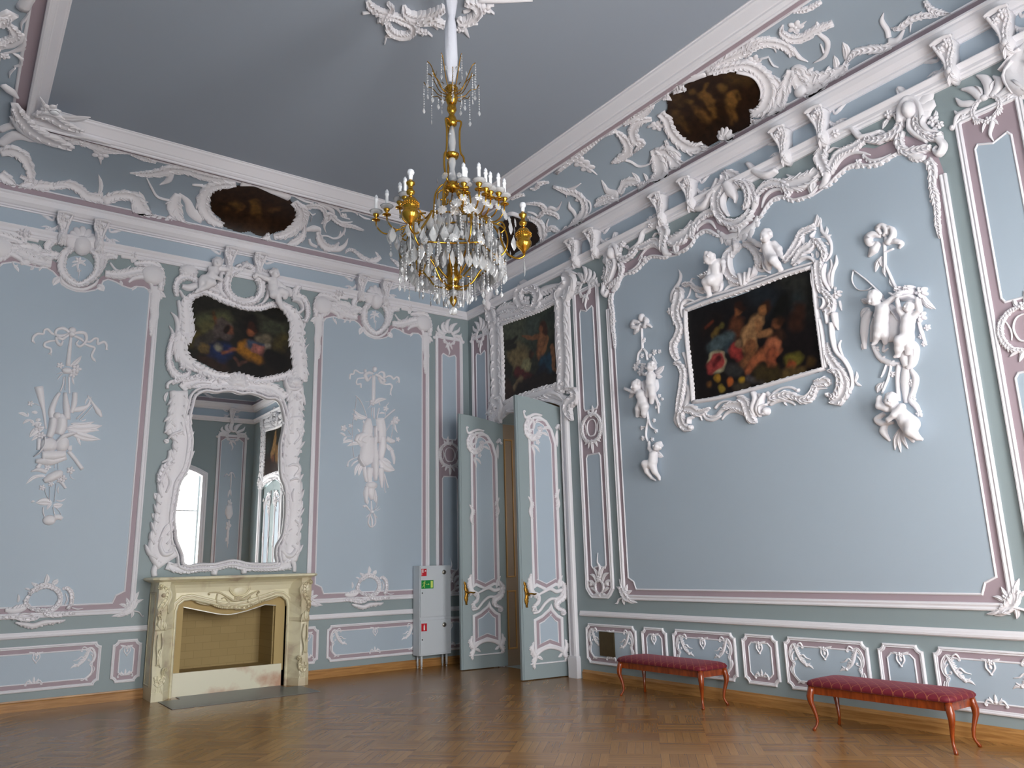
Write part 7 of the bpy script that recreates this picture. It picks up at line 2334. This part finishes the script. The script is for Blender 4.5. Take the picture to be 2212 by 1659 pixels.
# ================================================================== CHANDELIER
CX, CY = -4.07, -6.1; CO_ = np.array([CX, CY, 0.]); VR = np.array([.852, -.523, 0.]); VT = np.array([-.523, -.852, 0.])      # right, towards the camera
def ch(r, z, t=0.): return tuple(CO_ + VR * r + VT * t + np.array([0, 0, z]))
CH = thing('chandelier', (CX, CY, 3.6), 'brass and crystal chandelier with white candle bulbs hanging from a cloth sleeve', 'chandelier')
def lathe_part(name, m, c, prof, n=18, parent=CH): mb = MB(); mb.lathe(c, prof, n); return mb.build(name, m, parent)
sl = MB(); secs = []
for z, r, sq in ((7.23, .05, .9), (7.0, .06, .8), (6.72, .062, .8), (6.58, .045, .9), (6.53, .036, 1), (6.50, .045, .9), (6.42, .056, .85), (6.25, .060, .8), (6.1, .060, .85), (5.98, .052, .9), (5.86, .030, 1)):
    secs.append([(CX + r * (1 + .12 * math.sin(5 * a + z * 6)) * math.cos(a), CY + r * sq * (1 + .12 * math.cos(4 * a + z * 5)) * math.sin(a), z) for a in np.linspace(0, 2 * PI, 20, endpoint=False)])
sl.add(*loft(secs)); sl.build('cloth_sleeve', M_CLOTH, CH)
lathe_part('crown_cup', M_GOLD, (CX, CY, 5.62), [(.012, 0), (.04, .01), (.055, .05), (.06, .08), (.045, .10), (.035, .12), (.055, .15), (.06, .17), (.045, .19), (.02, .2)])
lathe_part('upper_baluster', M_GOLD, (CX, CY, 5.40), [(.02, 0), (.045, .02), (.05, .05), (.04, .09), (.022, .12), (.03, .14), (.045, .17), (.04, .21), (.015, .23)])
lathe_part('crystal_column', M_CRYS, (CX, CY, 4.86), [(.018, 0), (.038, .03), (.03, .08), (.022, .12), (.034, .18), (.03, .24), (.02, .28), (.03, .33), (.036, .38), (.03, .46), (.02, .54)], 10)
lathe_part('middle_collar', M_GOLD, (CX, CY, 5.08), [(.03, 0), (.05, .01), (.062, .03), (.065, .045), (.05, .055), (.03, .06)])
lathe_part('lower_collar', M_GOLD, (CX, CY, 4.76), [(.015, 0), (.05, .02), (.062, .05), (.055, .08), (.03, .1)])
lathe_part('hanging_acorn', M_GOLD, (CX, CY, 4.60), [(.002, 0), (.014, .015), (.028, .05), (.03, .07), (.012, .09), (.006, .17)])
lathe_part('bottom_baluster', M_GOLD, (CX, CY, 3.845), [(.03, 0), (.06, .01), (.066, .03), (.06, .04), (.042, .05), (.052, .08), (.056, .12), (.05, .17), (.054, .2), (.05, .235), (.032, .25), (.03, .27), (.036, .29), (.02, .31), (.012, .33)], 24)
lathe_part('crystal_cup', M_CRYS, (CX, CY, 3.79), [(.02, 0), (.045, .02), (.05, .04), (.03, .055)], 12)
lathe_part('acorn_finial', M_GOLD, (CX, CY, 3.70), [(.003, 0), (.014, .012), (.028, .035), (.034, .06), (.028, .085), (.016, .095)])
lathe_part('glass_ball', M_CRYS, (CX, CY, 3.625), [(.008, 0), (.028, .008), (.036, .03), (.034, .05), (.02, .068), (.006, .075)])
def arc3(P, n=6):
    P = np.array(P, float); Q = np.vstack([2 * P[0] - P[1], P, 2 * P[-1] - P[-2]]); t = np.linspace(0, 1, n, endpoint=False)[:, None]; out = []
    for i in range(1, len(Q) - 2):
        a, b, c, d = Q[i - 1], Q[i], Q[i + 1], Q[i + 2]; out.append(.5 * ((2 * b) + (-a + c) * t + (2 * a - 5 * b + 4 * c - d) * t * t + (-a + 3 * b - 3 * c + d) * t ** 3))
    return np.vstack(out + [P[-1:]])
def pol(a, r, z): return np.array([CX + (VR[0] * math.cos(a) + VT[0] * math.sin(a)) * r, CY + (VR[1] * math.cos(a) + VT[1] * math.sin(a)) * r, z])
def rod(name, P, r=.008, m=None, n=6): mb = MB(); mb.tube(arc3(P, n), r, 6); return mb.build(name, m or M_GOLD, CH)
CRY = []      # crystals: (position, kind, size, spin)
D2 = math.radians
for k in range(8):       # upper basket of wires
    a = D2(22 + 45 * k); rod('crown_wire', [pol(a, .05, 5.74), pol(a, .11, 5.78), pol(a, .16, 5.88), pol(a, .20, 5.97), pol(a, .235, 6.0)], .0045, M_GILT)
    a2 = a + .35; rod('crown_wire', [pol(a2, .05, 5.70), pol(a2, .12, 5.72), pol(a2, .17, 5.78), pol(a2, .225, 5.80), pol(a2, .25, 5.84)], .0045, M_GILT)
    CRY += [(pol(a, .235, 5.99), 'chain', .32, a), (pol(a2, .25, 5.83), 'chain', .36, a2), (pol(a, .15, 5.9), 'rosette', .03, a), (pol(a2, .12, 5.68), 'chain', .14, a2)]
for k in range(3):       # stay rods beside the stem
    a = D2(10 + 120 * k); rod('stay_rod', [pol(a, .04, 5.46), pol(a, .085, 5.44), pol(a, .07, 5.34), pol(a, .075, 5.15), pol(a, .105, 5.08), pol(a, .105, 4.95), pol(a, .075, 4.86), pol(a, .03, 4.82)], .009)
for k in range(6):       # bows from the collar to the upper ring, and spiral
    a = D2(0 + 60 * k)
    rod('cage_bow', [pol(a, .03, 4.80), pol(a, .09, 4.83), pol(a, .15, 4.74), pol(a, .165, 4.58), pol(a, .19, 4.48), pol(a, .30, 4.44)], .008)
    rod('cage_scroll', [pol(a, .05, 4.80), pol(a, .12, 4.76), pol(a, .13, 4.70), pol(a, .09, 4.69), pol(a, .08, 4.73)], .007)
    CRY += [(pol(a, .13, 4.86), 'rosette', .035, a), (pol(a + .5, .14, 4.68), 'pendant', .10, a), (pol(a + .5, .18, 4.56), 'chain', .16, a), (pol(a + .2, .10, 4.60), 'pendant', .12, a)]
def ring_(r, z, name, n=6, rr=.008):
    P = [pol(D2(60 * k), r, z) for k in range(7)]; Q = []
    for i in range(6):
        for f in np.linspace(0, 1, 6, endpoint=False): q = P[i] * (1 - f) + P[i + 1] * f; d = q - CO_ - [0, 0, z]; s_ = .93 + .0 * f; Q.append(CO_ + d * (1 - .07 * math.sin(PI * f)) + [0, 0, z])
    Q.append(Q[0]); mb = MB(); mb.tube(Q, rr, 8); mb.build(name, M_GOLD, CH)
ring_(.34, 4.44, 'upper_ring'); ring_(.30, 4.36, 'flat_ring', rr=.008); ring_(.46, 4.12, 'lower_ring')
for k in range(6):
    a = D2(30 + 60 * k); R = Relief(); c = pol(a, .33, 4.44); mb = MB()
    for j in range(7):
        b = D2(-90 + j * 30 - 0); q = c + np.array([0, 0, 1]) * .035 * math.sin(b) + np.cross([0, 0, 1], pol(a, 1, 0) - CO_) * .035 * math.cos(b); mb.tube([c, (c + q) / 2, q], [.008, .009, .004], 6)
    mb.lathe(tuple(c + [0, 0, -.06]), [(.002, 0), (.012, .02), (.012, .03), (.004, .04)], 8); mb.build('ring_flower', M_GOLD, CH)
for k in range(6):       # big lower bows down to the finial
    a = D2(12 + 60 * k)
    rod('lower_bow', [pol(a, .34, 4.44), pol(a, .44, 4.39), pol(a, .48, 4.28), pol(a, .45, 4.16), pol(a, .34, 4.08), pol(a, .24, 4.01), pol(a, .16, 3.90), pol(a, .055, 3.87)], .0075)
    rod('inner_rod', [pol(a + .5, .30, 4.36), pol(a + .5, .27, 4.24), pol(a + .5, .18, 4.10), pol(a + .5, .10, 4.0), pol(a + .5, .05, 3.95)], .007)
    rod('side_scroll', [pol(a, .38, 4.42), pol(a, .43, 4.44), pol(a, .46, 4.38), pol(a, .42, 4.34), pol(a, .40, 4.38)], .007)
# candles: traced tips carried to their true height
def tip3(px, py, z): d = ray(px, py); t_ = (z - CAM[2]) / d[2]; return CAM + d * t_
def candle(p):
    """p: tip of the bulb"""
    x, y, z = p; c = thing_part('candle_arm')
    mb = MB(); mb.lathe((x, y, z - .175), [(.0135, 0), (.0135, .115), (.017, .118), (.018, .13), (.016, .137)], 14); s_ = mb.build('candle_sleeve', M_PORC, CH)
    mb = MB(); mb.lathe((x, y, z - .038), [(.012, 0), (.0165, .008), (.015, .02), (.007, .034), (.001, .04)], 14); b_ = mb.build('bulb', M_BULB, s_)
    mb = MB(); n = 20; V = []; 
    for r, h in ((.012, 0), (.035, .004), (.052, .016), (.055, .026), (.048, .024), (.03, .012)):
        for k in range(n): a = 2 * PI * k / n; q = r * (1 + .06 * (k % 2)); V.append((x + q * math.cos(a), y + q * math.sin(a), z - .18 + h))
    mb.add(V, [(i * n + k, i * n + (k + 1) % n, (i + 1) * n + (k + 1) % n, (i + 1) * n + k) for i in range(5) for k in range(n)]); mb.build('glass_drip_pan', M_CRYS, s_)
    mb = MB(); mb.lathe((x, y, z - .245), [(.006, 0), (.034, .004), (.038, .010), (.012, .014), (.011, .03), (.014, .036), (.026, .05), (.028, .062), (.02, .066)], 14); mb.build('candle_cup', M_GOLD, s_)
    dx, dy = x - CX, y - CY; R_ = math.hypot(dx, dy); a = np.array([dx / R_, dy / R_, 0]); 
    P = [np.array([x, y, z - .245]), np.array([x, y, z - .30]) - a * .01, np.array([x, y, z - .355]) - a * .06, np.array([x, y, z - .36]) - a * .13, np.array([x, y, z - .31]) - a * .21]
    e = CO_ + a * .36 + [0, 0, 4.44]; P.append((P[-1] + e) / 2 + [0, 0, .01]); P.append(e)
    mb = MB(); mb.tube(arc3(P, 5), .007, 6); mb.build('candle_arm', M_GOLD, s_)
    CRY.append((P[3] + [0, 0, -.01], 'chain', .26, R_ * 9)); CRY.append((P[1], 'rosette', .035, R_)); CRY.append((P[4] + [0, 0, -.01], 'pendant', .12, 1.))
def thing_part(n): return None
for px, py in ((813, 421), (836, 409), (864, 393), (875, 382), (1001, 351), (1006, 360), (1034, 351), (1048.5, 363), (1058.5, 370), (1076, 373), (1088.5, 385)): candle(tip3(px, py, 4.72))
def urn(p):
    """p: top of the globe bulb"""
    x, y, z = p
    mb = MB(); mb.lathe((x, y, z - .245 - .235), [(.012, 0), (.022, .02), (.05, .05), (.066, .075), (.07, .10), (.06, .118), (.058, .13), (.064, .15), (.066, .165), (.060, .20), (.04, .228), (.014, .24), (.012, .255), (.03, .265), (.036, .285), (.026, .30), (.018, .31), (.02, .335), (.034, .35), (.036, .365), (.02, .375), (.012, .39)], 24); u = mb.build('urn', M_GOLD, CH)
    mb = MB()
    for zz, rr in ((z - .39, .062), (z - .32, .066), (z - .30, .066)):
        for k in range(20): a = 2 * PI * k / 20; c = (x + rr * math.cos(a), y + rr * math.sin(a), zz); mb.lathe((c[0], c[1], c[2] - .006), [(.002, 0), (.0075, .004), (.0075, .008), (.002, .012)], 6)
    mb.build('beaded_band', M_GOLD, u)
    mb = MB(); mb.lathe((x, y, z - .09), [(.014, 0), (.016, .012), (.018, .03), (.016, .04)], 14); mb.build('lamp_holder', M_PORC, u)
    mb = MB(); mb.lathe((x, y, z - .055), [(.016, 0), (.026, .010), (.031, .026), (.027, .044), (.012, .054), (.001, .056)], 16); mb.build('globe_bulb', M_BULB, u)
    dx, dy = x - CX, y - CY; R_ = math.hypot(dx, dy); a = np.array([dx / R_, dy / R_, 0]); b = np.array([x, y, z - .48])
    mb = MB(); mb.tube(arc3([b, b + [0, 0, -.02], b - a * .04 + [0, 0, -.045], b - a * .10 + [0, 0, -.03], b - a * .16 + [0, 0, .03], CO_ + a * .40 + [0, 0, 4.36], CO_ + a * .36 + [0, 0, 4.43]], 5), [.010] * 31, 8); mb.build('urn_arm', M_GOLD, u)
    CRY.append((b + [0, 0, -.05], 'drop', .16, 1.)); CRY.append((b - a * .12, 'rosette', .03, 1.))
zt = 4.65
for px, py in ((887, 366), (1128.5, 437)): urn(tip3(px, py, zt))
urn(pol(D2(240), .62, zt))
# crystals
rg = np.random.default_rng(5)
for k in range(26): a = 2 * PI * k / 26; CRY.append((pol(a, .33, 4.43), 'pendant', .16, a)); CRY.append((pol(a + .1, .22, 4.40), 'pendant', .15, a)); CRY.append((pol(a + .05, .40, 4.28), 'pendant', .15, a + 1)); CRY.append((pol(a, .30, 4.26), 'pendant', .15, a))
for k in range(34): a = 2 * PI * k / 34; CRY.append((pol(a, .43, 4.14), 'pendant', .15, a)); CRY.append((pol(a + .1, .36, 4.08), 'pendant', .15, a + 2)); CRY.append((pol(a, .455, 4.10), 'chain', .20 + .05 * (k % 3), a))
for k in range(12): a = 2 * PI * k / 12; CRY.append((pol(a, .30, 4.04), 'chain', .26, a)); CRY.append((pol(a, .16, 3.93), 'chain', .22, a)); CRY.append((pol(a, .46, 4.13), 'rosette', .04, a)); CRY.append((pol(a + .2, .38, 4.30), 'pendant', .14, a))
for k in range(8): a = 2 * PI * k / 8; CRY.append((pol(a, .06, 3.83), 'chain', .16, a)); CRY.append((pol(a, .12, 3.88), 'drop', .16, a)); CRY.append((pol(a, .12, 4.5), 'pendant', .14, a))
for k in range(170): a = rg.uniform(0, 2 * PI); r = rg.uniform(.1, .56); CRY.append((pol(a, r, 4.42 - .25 * (r < .4) * rg.uniform(0, 1) - .1 * rg.uniform(0, 1)), ['pendant', 'chain', 'rosette'][k % 3], [.14, .18, .042][k % 3], a))
def gem(mb, c, w, h, t_, sp):
    """faceted leaf-shaped pendant, top at c"""
    a = np.array([math.cos(sp), math.sin(sp), 0]); b = np.array([-math.sin(sp), math.cos(sp), 0]); V = [c]
    for f, q in ((.25, .55), (.55, 1), (.8, .62)):
        for k in range(8): th = 2 * PI * k / 8; V.append(c + a * w / 2 * q * math.cos(th) + b * t_ / 2 * q * math.sin(th) - np.array([0, 0, h * f]))
    V.append(c - np.array([0, 0, h])); F = [(0, 1 + k, 1 + (k + 1) % 8) for k in range(8)]
    for i in range(2): F += [(1 + i * 8 + k, 9 + i * 8 + k, 9 + i * 8 + (k + 1) % 8, 1 + i * 8 + (k + 1) % 8) for k in range(8)]
    F += [(17 + k, 25, 17 + (k + 1) % 8) for k in range(8)]; mb.add(V, F, False)
def crystal(mb, p, kind, s, sp):
    p = np.array(p, float)
    if kind in ('pendant', 'drop'): w = s * (.5 if kind == 'pendant' else .22); gem(mb, p - [0, 0, .008], w, s, .018, sp); gem(mb, p, .012, .012, .012, sp)
    elif kind == 'chain':
        n = max(2, int(s / .03)); z = 0
        for k in range(n - 2): gem(mb, p - [0, 0, z], .016, .024, .014, sp + k); z += .025
        gem(mb, p - [0, 0, z], .034, .062, .016, sp)
    else:       # star rosette facing outward
        d = p - CO_; d[2] = 0; L = np.linalg.norm(d) + 1e-6; d /= L; t_ = np.array([-d[1], d[0], 0]); V = [p + d * .008]; n = 20
        for k in range(n): a = 2 * PI * k / n; q = s * (1 if k % 2 else .78); V.append(p + t_ * q * math.cos(a) + np.array([0, 0, q * math.sin(a)]))
        V.append(p - d * .006); mb.add(V, [(0, 1 + k, 1 + (k + 1) % n) for k in range(n)] + [(n + 1, 1 + (k + 1) % n, 1 + k) for k in range(n)], False)
CRY.sort(key=lambda c: -(c[2] if c[1] != 'rosette' else c[2] * 2))
for c in CRY[:95]: mb = MB(); crystal(mb, *c); mb.build('crystal_' + {'pendant': 'pendant', 'drop': 'drop', 'chain': 'chain', 'rosette': 'rosette'}[c[1]], M_CRYS, CH)
mb = MB()
for c in CRY[95:]: crystal(mb, *c)
o = mb.build('small_crystals', M_CRYS, CH); o['kind'] = 'stuff'
